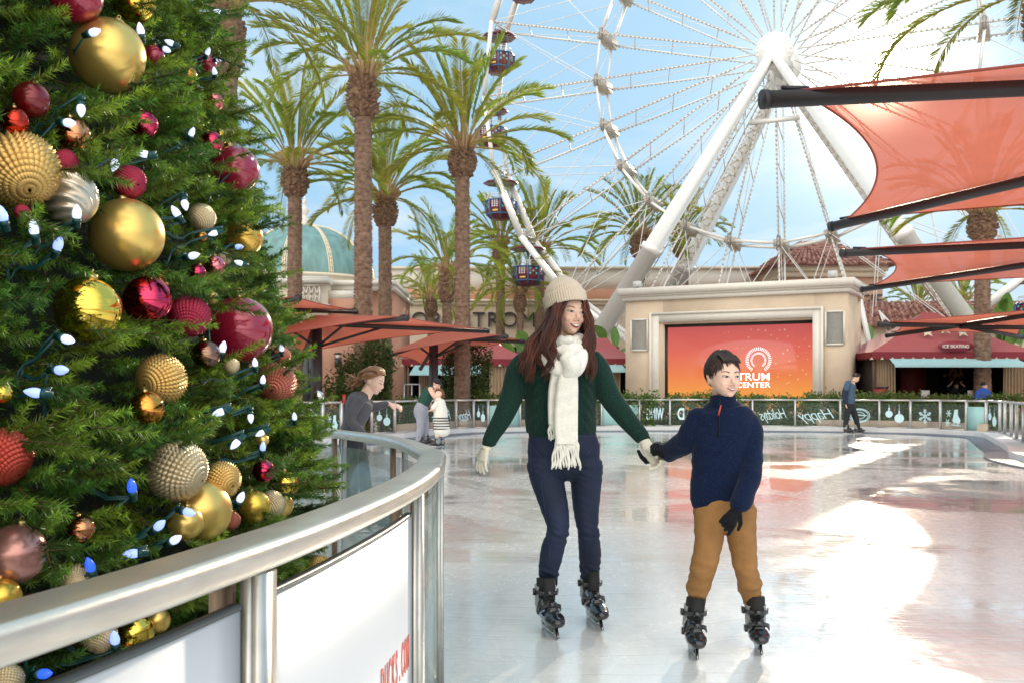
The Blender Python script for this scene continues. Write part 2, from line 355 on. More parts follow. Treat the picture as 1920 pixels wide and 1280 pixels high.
# strokes of the mirrored window lettering
m_red = mat('red_print', (.55, .05, .05), .5)
def barrier(idx, label):
    root = thing('rink_barrier', label, 'rink barrier', BP[idx[0]])
    rail = MB(); top = .945
    for i in idx:
        p = BP[i]; q = BP[min(i+1, idx[-1])] if i < idx[-1] else BP[i-1]; d = (q-p).normalized(); a = math.atan2(d.y, d.x)
        w = .055 if p.y > 24 else .06
        MB().box((p.x, p.y, (.14+top)/2), (w, .07, top-.14), a).build('post', m_al, root)
        if i == idx[-1]: break
        nrm = Vector((d.y, -d.x, 0)); nrm = nrm if nrm.dot(-p) > 0 else -nrm
        a0, b0 = p+d*w*.6, q-d*w*.6
        k = CONTENT.get(i)
        g = MB()
        th = .006
        if k == 'teal':
            g.bar((a0.x, a0.y, .49), (b0.x, b0.y, .49), .012, .62); pn = g.build('panel', m_teal, root); pn['label'] = 'solid pale teal panel'
        else:
            g.bar((a0.x, a0.y, .515), (b0.x, b0.y, .515), .010, .70); pn = g.build('glass_panel', m_gl, root)
            if k:
                wd = (b0-a0).length; mid = (a0+b0)/2; mid.z = .5
                xd = d if d.cross(Vector((0, 0, 1))).dot(nrm) > 0 else -d
                M4 = frame(mid+nrm*.012, xd, (0, 0, 1)); m3 = MB()
                if k in ('WING', 'D', 'CO'): text_mb({'CO': 'CO', 'D': 'D', 'WING': 'WING'}[k], .5, M4 @ Matrix.Translation((0 if k != 'D' else -.35, 0, 0)), mirror=True, sx=min(.62, wd*.62/(len(k)*.36)), extrude=.001, offset=.012, mbd=m3)
                elif k in ('Happy', 'Holidays'): text_mb(k, .46, M4 @ Matrix.Rotation(.10, 4, 'Z'), mirror=True, shear=.5, sx=min(1, wd*.9/(len(k)*.235)), extrude=.001, offset=-.004, mbd=m3, space=.86)
                else:
                    sc = min(1, wd/.9); smileys(m3, M4 @ Matrix.Diagonal((-sc, sc if sc > .7 else .8, 1, 1)), k)
                dcl = m3.build('window_print', m_print, pn); dcl['label'] = 'pale blue mirrored print reading '+k if k[0].isupper() else 'pale blue '+{'ornaments': 'ornament', 'flake': 'snowflake', 'skate': 'ice skate', 'oval': 'oval badge'}[k]+' print'
        rail.tube([(p.x, p.y, top+.012), (q.x, q.y, top+.012)], .027, 8)
        MB().bar((a0.x, a0.y, .155), (b0.x, b0.y, .155), .05, .03).build('bottom_rail', m_al, root)
    rail.build('top_rail', m_al, root, smooth=True)
    return root
barrier(list(range(0, 4)), 'short glass rink barrier with mirrored blue letters, behind the skater in grey')
barrier(list(range(4, 31)), 'long curved glass rink barrier with mirrored holiday window prints and hedge behind')
# ---------------------------------------------------------------- screen building
A2, B2 = Vector((4.30, 37.7, 0)), Vector((11.47, 34.0, 0)); U2 = (B2-A2).normalized(); N2 = Vector((U2.y, -U2.x, 0)); LEN2 = (B2-A2).length
def s_at(x): k = (x-CX)/F; return (k*A2.y-A2.x)/(U2.x-k*U2.y)
def fb(x, y, out=0): s = s_at(x); p = A2+U2*s; return p+N2*out+Vector((0, 0, H-(y-HZ)*p.y/F))
m_stucco = mat('cream_stucco', (.66, .53, .40), .9, var=.09, vscale=1.3, bump=.35, bscale=45)
m_trim = mat('pale_trim', (.74, .70, .63), .7, var=.03, bump=.1)
sb = thing('screen_building', 'cream stucco building carrying the big orange screen, in front of the wheel', 'building', A2)
Z2 = 4.62
def prism_xy(pts, z0, z1): return MB().prism([(p.x, p.y) for p in pts][::1], z0, z1)
bk = -N2*3.0
sa, sz_ = fb(1243, 700), fb(1527, 700)
l1, l2 = Vector((sa.x, sa.y, 0)), Vector((sz_.x, sz_.y, 0)); zt = fb(1243, 608).z; zb = .5
w = MB(); 
def wallseg(p, q, z0, z1): w.prism([(p.x, p.y), (q.x, q.y), ((q+bk).x, (q+bk).y), ((p+bk).x, (p+bk).y)], z0, z1)
wallseg(A2, l1, -.02, Z2); wallseg(l2, B2, -.02, Z2); wallseg(l1, l2, zt, Z2); wallseg(l1, l2, -.02, zb)
wl = w.build('wall', m_stucco, sb)
cn_ = MB()
for o_, z0, z1 in ((.10, Z2-.02, Z2+.13), (.16, Z2+.13, Z2+.2), (.24, Z2+.2, Z2+.45)):
    a, q = A2-U2*o_+N2*o_, B2+U2*o_+N2*o_; cn_.prism([(a.x, a.y), (q.x, q.y), ((q+bk-N2*o_*2).x, (q+bk-N2*o_*2).y), ((a+bk-N2*o_*2).x, (a+bk-N2*o_*2).y)], z0, z1)
cn_.build('cornice', m_trim, sb)
fr = MB()
def frame_bars(x0, x1, ytop, wpx, prot, z0=.5):
    a, q = fb(x0, ytop), fb(x1, ytop); zt_ = a.z; d = U2*wpx
    pts = lambda p, q_: [(p.x, p.y), (q_.x, q_.y), ((q_+N2*prot).x, (q_+N2*prot).y), ((p+N2*prot).x, (p+N2*prot).y)]
    fr.prism(pts(a, a+d), z0, zt_); fr.prism(pts(q-d, q), z0, zt_); fr.prism(pts(a+d, q-d), zt_-wpx, zt_)
frame_bars(1222, 1541, 590, .30, .07); frame_bars(1218.5, 1544.5, 587, .09, .11)
fr.build('window_frame', m_trim, sb)
# the LED screen in its recess
def led_mat():
    m = bpy.data.materials.new('led_screen'); m.use_nodes = True; t = m.node_tree; n = t.nodes; l = t.links.new; b = n['Principled BSDF']; b.inputs['Base Color'].default_value = (.05, .02, .02, 1); b.inputs['Roughness'].default_value = .12
    c = n.new('ShaderNodeTexCoord'); s = n.new('ShaderNodeSeparateXYZ'); l(c.outputs['Object'], s.inputs[0])
    mr = n.new('ShaderNodeMapRange'); mr.inputs[1].default_value = .5; mr.inputs[2].default_value = zt; l(s.outputs[2], mr.inputs[0])
    r = n.new('ShaderNodeValToRGB'); l(mr.outputs[0], r.inputs[0]); e = r.color_ramp.elements
    e[0].color = (.95, .42, .06, 1); e[0].position = .08; e[1].color = (.56, .10, .10, 1); e[1].position = .95; q = e.new(.40); q.color = (.85, .23, .075, 1); q = e.new(.68); q.color = (.72, .13, .09, 1)
    vo = n.new('ShaderNodeTexVoronoi'); vo.inputs['Scale'].default_value = 4.5; l(c.outputs['Object'], vo.inputs['Vector'])
    rr = n.new('ShaderNodeValToRGB'); l(vo.outputs['Distance'], rr.inputs[0]); rr.color_ramp.elements[0].position = .07; rr.color_ramp.elements[0].color = (1, 1, 1, 1); rr.color_ramp.elements[1].position = .19; rr.color_ramp.elements[1].color = (0, 0, 0, 1)
    nz = n.new('ShaderNodeTexNoise'); nz.inputs['Scale'].default_value = .9; l(c.outputs['Object'], nz.inputs['Vector'])
    mr2 = n.new('ShaderNodeMapRange'); mr2.inputs[1].default_value = 7.2; mr2.inputs[2].default_value = 9.5; l(s.outputs[0], mr2.inputs[0])
    mu = n.new('ShaderNodeMath'); mu.operation = 'MULTIPLY'; l(rr.outputs[0], mu.inputs[0]); l(mr2.outputs[0], mu.inputs[1])
    mu2 = n.new('ShaderNodeMath'); mu2.operation = 'MULTIPLY'; l(mu.outputs[0], mu2.inputs[0]); l(nz.outputs[0], mu2.inputs[1])
    mx = n.new('ShaderNodeMix'); mx.data_type = 'RGBA'; l(mu2.outputs[0], mx.inputs[0]); l(r.outputs[0], mx.inputs[6]); mx.inputs[7].default_value = (1, .7, .4, 1)
    l(mx.outputs[2], b.inputs['Emission Color']); b.inputs['Emission Strength'].default_value = .62; return m
scr_ = thing('display_screen', 'big glowing orange video screen with a white sunburst logo', 'screen', l1)
rec = -N2*.22
m_blk = mat('black_frame', (.02, .02, .022), .4)
ds = MB().prism([((p).x, (p).y) for p in (l1+rec+U2*.12, l2+rec-U2*.06, l2+rec-U2*.06-N2*.08, l1+rec+U2*.12-N2*.08)], .52, zt-.12).build('display', led_mat(), scr_)
mb = MB()
for p, q, z0, z1 in ((l1+rec+U2*.002, l1+rec+U2*.118, .52, zt-.004), (l2+rec-U2*.058, l2+rec-U2*.002, .52, zt-.004), (l1+rec+U2*.118, l2+rec-U2*.058, zt-.118, zt-.004)):
    mb.prism([(p.x, p.y), (q.x, q.y), ((q-N2*.1).x, (q-N2*.1).y), ((p-N2*.1).x, (p-N2*.1).y)], z0, z1)
mb.build('bezel', m_blk, scr_)
m_logo = mat('screen_white', (.8, .8, .8), .5, emit=(.85, .9, 1), estr=.9)
lg = MB(); c0 = fb(1419.5, 674.5, -.20); sc_m = c0.y/F; M4 = frame(c0, U2, (0, 0, 1))
for k in range(40):
    a = 2*PI*k/40
    if -PI/2-.62 < ((a+PI) % (2*PI)-PI) < -PI/2+.62: continue
    for r0, r1, wd in ((16.5, 22, 1.5), (10, 13.5, 1.0)):
        u = Vector((math.cos(a), math.sin(a), 0)); v = Vector((-u.y, u.x, 0))*wd*.26*sc_m/.9
        lg.add([M4 @ (u*r0*sc_m/.9*1.0-v), M4 @ (u*r1*sc_m/.9-v*1.2), M4 @ (u*r1*sc_m/.9+v*1.2), M4 @ (u*r0*sc_m/.9+v)], [(0, 1, 2, 3)])
for txt, y, sz, xs in (('SPECTRUM', 712.5, .50, .80), ('CENTER', 734-13.5, .40, .80)):
    pass
tR = fb(1442, 705.8, -.20); text_mb('SPECTRUM', .375, frame(tR, U2, (0, 0, 1)), sx=1.17, extrude=.003, align='RIGHT', mbd=lg, offset=.001)
tR = fb(1442, 721.2, -.20); text_mb('CENTER', .275, frame(tR, U2, (0, 0, 1)), sx=1.22, extrude=.003, align='RIGHT', mbd=lg, offset=.001)
lo = lg.build('logo', m_logo, ds); lo['label'] = 'white sunburst ring over the words SPECTRUM CENTER'
for x0, x1, y0, y1, lb in ((1184, 1214.5, 599, 657, 'grey louvred speaker grille on the wall left of the orange screen'), (1548.5, 1583, 583.5, 646, 'grey louvred speaker grille on the wall right of the orange screen')):
    a, q = fb(x0, y1, .01), fb(x1, y0, .01); g = thing('speaker_grille', lb, 'speaker', a)
    f_ = MB(); up = Vector((0, 0, q.z-a.z)); dd = Vector((q.x-a.x, q.y-a.y, 0))
    for s0, e0 in ((a, a+up), (a+dd, a+dd+up), (a, a+dd), (a+up, a+dd+up)): f_.bar(s0+N2*.02, e0+N2*.02, .06, .06, up=N2)
    f_.build('frame', m_trim, g)
    m3 = MB(); nn = 26
    for k in range(nn): z = a+up*((k+.5)/nn)+N2*.01; m3.bar(z, z+dd, .03, up.z/nn*.62)
    m3.build('louvre', mat('grey_louvre', (.42, .42, .40), .6), g)
for x, y, dx, lb in ((1196, 541, 0, 'small grey floodlight box on the cornice, left end of the screen building'), (1562, 520.5, 0, 'small grey floodlight box on the cornice, right end of the screen building')):
    p = fb(x, y, .05); p.z = Z2+.45; f_ = thing('floodlight', lb, 'floodlight', p)
    MB().box(p+Vector((0, 0, .16)), (.34, .2, .22), math.atan2(U2.y, U2.x), top=.85).build('lamp_housing', mat('grey_box', (.55, .55, .53), .5), f_)
    MB().box(p+Vector((0, 0, .025)), (.1, .12, .05)).build('bracket', m_blk, f_)
# ---------------------------------------------------------------- department store facade far behind
m_beige = mat('beige_stucco', (.58, .47, .36), .9, var=.05, vscale=.8, bump=.2, bscale=20)
m_pink = mat('pink_stucco', (.55, .29, .20), .9, var=.07, vscale=.8, bump=.25, bscale=20)
m_white = mat('white_panel', (.72, .68, .63), .8, var=.04, vscale=1)
m_cream = mat('cream_stone', (.74, .64, .50), .8, var=.05, vscale=2, bump=.15, bscale=25)
D = 62; px2 = lambda x, d: (x-CX)*d/F; pz = lambda y, d: H-(y-HZ)*d/F
ns = thing('department_store', 'long beige store facade with NORDSTROM lettering behind the palms', 'building', (px2(1100, D), D, 0))
def fbox(mb, x0, x1, y0, y1, d, dep, dd=0): mb.box(((px2(x0, d)+px2(x1, d))/2, d+dep/2-dd, (pz(y0, d)+pz(y1, d))/2), (px2(x1, d)-px2(x0, d), dep, abs(pz(y0, d)-pz(y1, d))))
w = MB(); fbox(w, 705, 1660, 572, 775, D, 8); w.build('wall', m_beige, ns)
w = MB(); fbox(w, 705, 1660, 540, 562, D, 8, -.6); w.build('upper_band', m_pink, ns)
w = MB(); fbox(w, 705, 1660, 501, 540, D, 8, -1.0); 
w.build('parapet', m_white, ns)
w = MB(); fbox(w, 705, 1660, 497, 501, D, 8, -.8); fbox(w, 705, 1660, 562, 566, D, 8, .35); fbox(w, 705, 1660, 566, 572, D, 8, .15); w.build('cornice', m_cream, ns)
t_ = text_mb('NORDSTROM', 1.35, frame((px2(871, D), D-.12, pz(601, D)), (1, 0, 0), (0, 0, 1)), sx=1.0, extrude=.08, offset=-.012, space=1.1)
lt_ = t_.build('lettering', mat('dark_bronze', (.05, .045, .05), .45, .3), ns); lt_['label'] = 'dark raised letters NORDSTROM'
w = MB()
for x0, x1 in ((742, 790), (960, 1010), (1090, 1160)): fbox(w, x0, x1, 650, 770, D, .2, .1)
w.build('shop_window', mat('dark_glass', (.02, .025, .03), .08, var=.3), ns)
# corner building with dome
D = 43; cb = thing('corner_building', 'pink and cream corner building with lattice frieze below the green dome', 'building', (px2(600, D), D, 0))
w = MB(); fbox(w, 440, 668, 600, 790, D, 8); fbox(w, 668, 738, 545, 790, D+1.5, 7); w.build('wall', m_pink, cb)
w = MB(); fbox(w, 440, 614, 532, 600, D, 8, .12); w.build('frieze', m_cream, cb)
w = MB(); fbox(w, 436, 618, 524, 532, D, 8.2, .45); fbox(w, 438, 616, 519, 524, D, 8.2, .30); fbox(w, 614, 742, 536, 545, D+1.2, 8, .3); fbox(w, 614, 744, 528, 536, D+1.2, 8, .5); fbox(w, 440, 617, 571, 577, D, 8, .22); fbox(w, 614, 668, 545, 560, D+.2, 8, .0)
w.build('cornice', m_trim, cb)
w = MB(); fbox(w, 614, 668, 560, 600, D+.2, 7.5); w.build('upper_wall', m_pink, cb)
for x0, x1 in ((500, 520), (570, 601)):
    w = MB(); z0, z1 = pz(569, D), pz(536, D); X0, X1 = px2(x0, D), px2(x1, D); yy = D-.17
    for a, q in (((X0, z0), (X1, z0)), ((X0, z1), (X1, z1)), ((X0, z0), (X0, z1)), ((X1, z0), (X1, z1))): w.bar((a[0], yy, a[1]), (q[0], yy, q[1]), .07, .07)
    for k in range(3):
        for e in (0, 1):
            u0 = X0+(X1-X0)*(k/3-.17+e*.0); 
            w.bar((X0+(X1-X0)*k/3, yy, z0 if e else z1), (X0+(X1-X0)*(k+1)/3, yy, z1 if e else z0), .05, .06)
    w.build('lattice', m_trim, cb)
w = MB(); fbox(w, 556, 600, 652, 790, D, .2, .1); w.build('shop_window', mat('dark_glass', (.02, .025, .03), .08), cb)
w = MB(); X0 = px2(575, D)
for x in (556, 578, 600): fbox(w, x-1.2, x+1.2, 652, 790, D, .1, .2)
w.build('window_frame', m_blk, cb)
dm = thing('dome', 'green copper dome with cream ribs and white finial behind the palm trunks', 'dome', (px2(572, 50), 50, 6))
DX, DY, DZ, DR, DH = px2(571, 53.5), 53.5, pz(527, 53.5), 3.75, 2.95
w = MB(); w.lathe([(DR*math.cos(a), DZ+DH*math.sin(a)) for a in np.linspace(0, PI/2-.02, 22)], 56, Matrix.Translation((DX, DY, 0)), cap=False)
w.build('dome_shell', mat('green_copper', (.16, .30, .29), .6, var=.25, vscale=2.5, bump=.1, stretch=(1, 1, .3)), dm, smooth=True)
w = MB()
for k in range(10):
    a = 2*PI*k/10+.25
    for off, r_ in ((0, .07), (-.045, .05), (.045, .05)):
        w.tube([(DX+(DR+.02)*math.cos(t)*math.cos(a+off*.6), DY+(DR+.02)*math.cos(t)*math.sin(a+off*.6), DZ+(DH+.02)*math.sin(t)) for t in np.linspace(0, PI/2-.05, 16)], r_*.6, 6)
    for t in np.linspace(.05, PI/2-.15, 18): w.ball((DX+(DR+.06)*math.cos(t)*math.cos(a), DY+(DR+.06)*math.cos(t)*math.sin(a), DZ+(DH+.06)*math.sin(t)), .055, 5)
w.lathe([(DR+.12, DZ-.5), (DR+.12, DZ-.12), (DR+.25, DZ-.1), (DR+.25, DZ+.03), (DR, DZ+.05)], 56, Matrix.Translation((DX, DY, 0)), cap=False)
w.build('rib', m_cream, dm, smooth=True)
tz = DZ+DH
MB().lathe([(.42, tz-.12), (.42, tz+.1), (.3, tz+.2), (.34, tz+.32), (.2, tz+.42), (.14, tz+.6), (.30, tz+.8), (.12, tz+1.0), (.08, tz+1.2), (.16, tz+1.3), (.05, tz+1.42), (.015, tz+1.9)], 16, Matrix.Translation((DX, DY, 0))).build('finial', m_white, dm, smooth=True)
ln = thing('wall_lantern', 'black wall lantern on the pink corner building', 'lantern', (px2(636, D), D-.2, pz(680, D)))
p = Vector((px2(636, D), D-.28, 0)); w = MB(); w.box((p.x, p.y, pz(679, D)), (.26, .22, .42)); w.box((p.x, p.y, pz(663, D)), (.36, .3, .08), top=.6); w.box((p.x, D-.08, pz(676, D)), (.08, .2, .08)); w.build('lantern_case', m_blk, ln)
MB().box((p.x, p.y-.115, pz(668, D)), (.16, .012, .14)).build('lantern_glass', mat('milk_glass', (.7, .7, .65), .3), ln)
# tiled buildings on the right
def tile_mat():
    m = bpy.data.materials.new('roof_tiles'); m.use_nodes = True; t = m.node_tree; n = t.nodes; l = t.links.new; b = n['Principled BSDF']; b.inputs['Roughness'].default_value = .85
    c = n.new('ShaderNodeTexCoord'); br = n.new('ShaderNodeTexNoise'); br.inputs['Scale'].default_value = 3; l(c.outputs['Object'], br.inputs['Vector'])
    r = n.new('ShaderNodeValToRGB'); l(br.outputs[0], r.inputs[0]); r.color_ramp.elements[0].color = (.20, .07, .055, 1); r.color_ramp.elements[0].position = .35; r.color_ramp.elements[1].color = (.48, .27, .22, 1); r.color_ramp.elements[1].position = .65; l(r.outputs[0], b.inputs['Base Color']); return m
m_tile = tile_mat()
def hip_roof(mb, x0, x1, y0, y1, z0, z1, rx0, rx1, ry):
    a, b_, c_, d_ = Vector((x0, y0, z0)), Vector((x1, y0, z0)), Vector((x1, y1, z0)), Vector((x0, y1, z0)); e, f_ = Vector((rx0, ry, z1)), Vector((rx1, ry, z1))
    mb.add([a, b_, c_, d_, e, f_], [(0, 1, 5, 4), (1, 2, 5), (2, 3, 4, 5), (3, 0, 4), (3, 2, 1, 0)])
    def rolls(p, q, r_, s_):     # barrel tiles running from eave p-q up to ridge r-s
        nn = int((q-p).length/.33)
        for k in range(nn+1):
            t_ = k/nn; lo = p.lerp(q, t_); hi0 = r_.lerp(s_, t_); 
            rows = 9
            for j in range(rows): mb.tube([lo.lerp(hi0, j/rows)+Vector((0, 0, .045)), lo.lerp(hi0, (j+1)/rows)+Vector((0, 0, .01))], [.11, .085], 5, cap=True)
    rolls(a, b_, e, f_); rolls(b_, c_, f_, f_); rolls(d_, a, e, e)
D = 58; tb = thing('tiled_building', 'peach building with brown barrel tile hip roof behind the wheel base', 'building', (px2(1560, D), D, 0))
w = MB(); hip_roof(w, px2(1443, D), px2(1672, D), D-1, D+9, pz(500, D), pz(452, D+3.5), px2(1540, D), px2(1590, D), D+4); w.build('roof', m_tile, tb)
w = MB(); fbox(w, 1470, 1655, 520, 790, D, 8); w.build('wall', mat('peach_stucco', (.60, .36, .25), .9, var=.05), tb)
w = MB(); fbox(w, 1462, 1660, 500, 510, D, 8.4, .5); fbox(w, 1466, 1657, 510, 520, D, 8.2, .25); w.build('cornice', m_cream, tb)
w = text_mb('GIE', .95, frame((px2(1632, D), D-.08, pz(564, D)), (1, 0, 0), (0, 0, 1)), extrude=.05); w.build('lettering', mat('dark_bronze', (.05, .045, .05)), tb)['label'] = 'dark letters GIE'
D = 47; tb = thing('tiled_building', 'low building with purplish barrel tile roof behind the ice skating kiosk', 'building', (px2(1700, D), D, 0))
w = MB(); hip_roof(w, px2(1598, D), px2(2080, D), D-.6, D+7, pz(612, D), pz(566, D+3), px2(1660, D), px2(2020, D), D+3.2); w.build('roof', m_tile, tb)
w = MB(); fbox(w, 1612, 2060, 612, 790, D, 6); w.build('wall', m_cream, tb)
# ---------------------------------------------------------------- kiosks
m_mar = mat('maroon_canvas', (.33, .055, .055), .85, var=.06, vscale=3, bump=.15, bscale=120, sheen=.2)
m_awn = mat('teal_canvas', (.34, .55, .58), .7, var=.04)
m_drape = mat('tan_drape', (.42, .31, .21), .9, var=.1)
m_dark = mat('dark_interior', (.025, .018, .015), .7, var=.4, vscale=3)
m_wood = mat('dark_wood', (.07, .035, .02), .5, var=.3, vscale=4, stretch=(1, 1, .2))
def kiosk(label, x0, x1, d, dep, zv0, zv1, za, aw=None, drapes=(), sign=None, stars=False, inside=None):
    X0, X1 = px2(x0, d), px2(x1, d); k = thing('kiosk', label, 'kiosk', ((X0+X1)/2, d, 0)); cx = (X0+X1)/2
    w = MB(); a, b_, c_, e = Vector((X0, d, zv1)), Vector((X1, d, zv1)), Vector((X1, d+dep, zv1)), Vector((X0, d+dep, zv1)); ap0, ap1 = Vector((cx-.25, d+dep/2, za)), Vector((cx+.25, d+dep/2, za))
    def face(p, q, r_, s_):
        def fn(u, v):
            lo = p.lerp(q, u); hi = s_.lerp(r_, u); c = lo.lerp(hi, v); c.z -= .10*math.sin(PI*v)*(1-.0); return c
        w.grid(fn, 10, 6)
    face(a, b_, ap1, ap0); face(b_, c_, ap1, ap1); face(c_, e, ap0, ap1); face(e, a, ap0, ap0)
    rf = w.build('canopy_roof', m_mar, k)
    w = MB(); ov = .01
    for p, q in ((a, b_), (b_, c_), (c_, e), (e, a)):
        nn = max(6, int((q-p).length/.34)); dr = (q-p).normalized(); on = Vector((dr.y, -dr.x, 0))*ov
        for i in range(nn):
            s0, s1 = p.lerp(q, i/nn)+on, p.lerp(q, (i+1)/nn)+on; mdl = (s0+s1)/2
            w.add([s0, s1, Vector((s1.x, s1.y, zv0+.04)), Vector((mdl.x, mdl.y, zv0-.04)), Vector((s0.x, s0.y, zv0+.04))], [(0, 1, 2, 3, 4)])
    v = w.build('valance', mat('dark_maroon', (.20, .02, .03), .85, var=.05), k)
    w = MB(); nn = max(6, int((X1-X0)/.34))
    for i in range(nn+1):
        x = X0+(X1-X0)*i/nn; w.add([(x-.07, d-.02, zv0-.03), (x+.07, d-.02, zv0-.03), (x, d-.02, zv0+.06)], [(0, 1, 2)])
    w.build('scallop_trim', mat('cream_trim', (.6, .52, .38), .8), k)
    for px_, py_ in ((X0+.12, d+.12), (X1-.12, d+.12), (X0+.12, d+dep-.12), (X1-.12, d+dep-.12)): MB().bar((px_, py_, -.02), (px_, py_, zv1), .1).build('post', m_wood, k)
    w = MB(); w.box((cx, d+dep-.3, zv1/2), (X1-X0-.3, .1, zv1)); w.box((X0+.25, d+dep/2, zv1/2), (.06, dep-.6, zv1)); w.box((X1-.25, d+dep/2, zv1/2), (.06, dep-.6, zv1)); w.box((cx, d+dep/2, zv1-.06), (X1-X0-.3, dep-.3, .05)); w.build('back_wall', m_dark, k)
    if aw:
        ax0, ax1, z1_, z0_, out_ = px2(aw[0], d), px2(aw[1], d), aw[2], aw[3], aw[4]
        w = MB(); yb, yf = d+.02, d-out_; T = .015
        w.add([(ax0+.12, yb, z1_), (ax1-.12, yb, z1_), (ax1, yf, z0_+.06), (ax0, yf, z0_+.06), (ax1, yf, z0_), (ax0, yf, z0_)], [(0, 1, 2, 3), (3, 2, 4, 5)])
        w.build('awning', m_awn, k)
    for dx0, dx1 in drapes:
        a0, a1 = px2(dx0, d), px2(dx1, d); w = MB(); nn = 60
        def fn(u, v, a0=a0, a1=a1):
            x = a0+(a1-a0)*u; return Vector((x, d+.25+.05*math.sin(u*7*2*PI)+.015*math.sin(u*41+v*5), -.02+(zv1)*v))
        w.grid(fn, nn, 4); w.build('drape', m_drape, k, smooth=True)
    if sign:
        M4 = frame((cx, d-.06, sign[1]), (1, 0, 0), (0, 0, 1)); w = MB(); w.prism([(.62*math.cos(t), .19*math.sin(t)) for t in np.linspace(0, 2*PI, 36)[:-1]], 0, .03, M4); sg = w.build('sign_board', mat('maroon_sign', (.22, .02, .035), .5), k)
        w = text_mb(sign[0], .155, M4 @ Matrix.Translation((0, 0, .035)), extrude=.003, offset=.002); w.build('lettering', mat('sign_white', (.75, .72, .66), .5), sg)['label'] = 'white words '+sign[0]
    return k, cx
k, kx = kiosk('maroon canopied kiosk with ICE SKATING sign and teal awning', 1634, 1946, 34, 4.2, 2.33, 2.56, 4.05, aw=(1661, 1911, 2.34, 2.02, .8), drapes=((1646, 1684), (1888, 1930)), sign=('ICE SKATING', 2.74))
w = MB()
for sx_ in (-.28, .28, 0):
    cc = Vector((kx+sx_*2.2, 34.9, 3.25+(.1 if sx_ == 0 else 0)))
    pts = []
    for i in range(10): a = PI/2+i*PI/5; r_ = .26 if i % 2 == 0 else .11; pts.append((cc.x+r_*math.cos(a), cc.y-.12+r_*math.sin(a)*.55, cc.z+.02+r_*math.sin(a)*.72))
    w.add(pts, [tuple(range(10))])
w.build('star_trim', mat('cream_trim', (.6, .52, .38), .8), k)
d = 34
w = MB(); w.box((px2(1790, d), 35.0, .55), (4.2, .5, 1.1)); w.build('counter', m_wood, k)
w = MB(); w.box((px2(1787, d), 37.4, 1.5), (.95, .06, 1.9)); w.build('door', mat('deep_red_panel', (.22, .02, .02), .6, var=.15), k)
for x in (1711, 1860):
    w = MB(); rg = random.Random(x)
    for i in range(60):
        c = Vector((px2(x, d)+rg.gauss(0, .16), 36.9+rg.gauss(0, .1), 1.9+rg.gauss(0, .15))); w.ball(c, rg.uniform(.03, .07), 4)
    w.build('wreath', mat('brass_wreath', (.35, .15, .05), .3, .6), k)
for x, y0, y1 in ((1735, 731, 745), (1823, 731, 745)):
    w = MB(); fbox(w, x-8, x+8, y0, y1, 34.2, .03); s_ = w.build('counter_notice', mat('paper_white', (.75, .75, .72), .7), None); tag(s_, 'white notice board standing on the kiosk counter, '+('left one' if x < 1800 else 'beside the man in blue'), 'notice')
k2, _ = kiosk('maroon canopied kiosk behind the dark umbrella post, half hidden by a palm', 754, 992, 37, 4, 2.18, 2.42, 3.7, aw=(772, 906, 2.2, 1.8, .8), drapes=((784, 806), (917, 962)))
w = MB(); fbox(w, 740, 756, 660, 790, 38, .3); fbox(w, 741, 744, 690, 790, 37.5, .1)
d = 36; w2 = MB()
for a, q in (((758, 720), (758, 790)), ((787, 720), (787, 790)), ((758, 720), (787, 720)), ((758, 748), (787, 748)), ((772, 720), (772, 790))): w2.bar((px2(a[0], d), d, pz(a[1], d)), (px2(q[0], d), d, pz(q[1], d)), .05)
tag(w2.build('metal_rack', mat('grey_metal', (.4, .4, .4), .4, .6)), 'pale metal frame rack standing left of the tan drape', 'rack')
k3, _ = kiosk('maroon canopied kiosk between the red haired woman and the screen building', 1080, 1190, 39, 4, 2.25, 2.5, 3.4, aw=(1095, 1172, 2.27, 1.95, .6), drapes=((1118, 1165),))
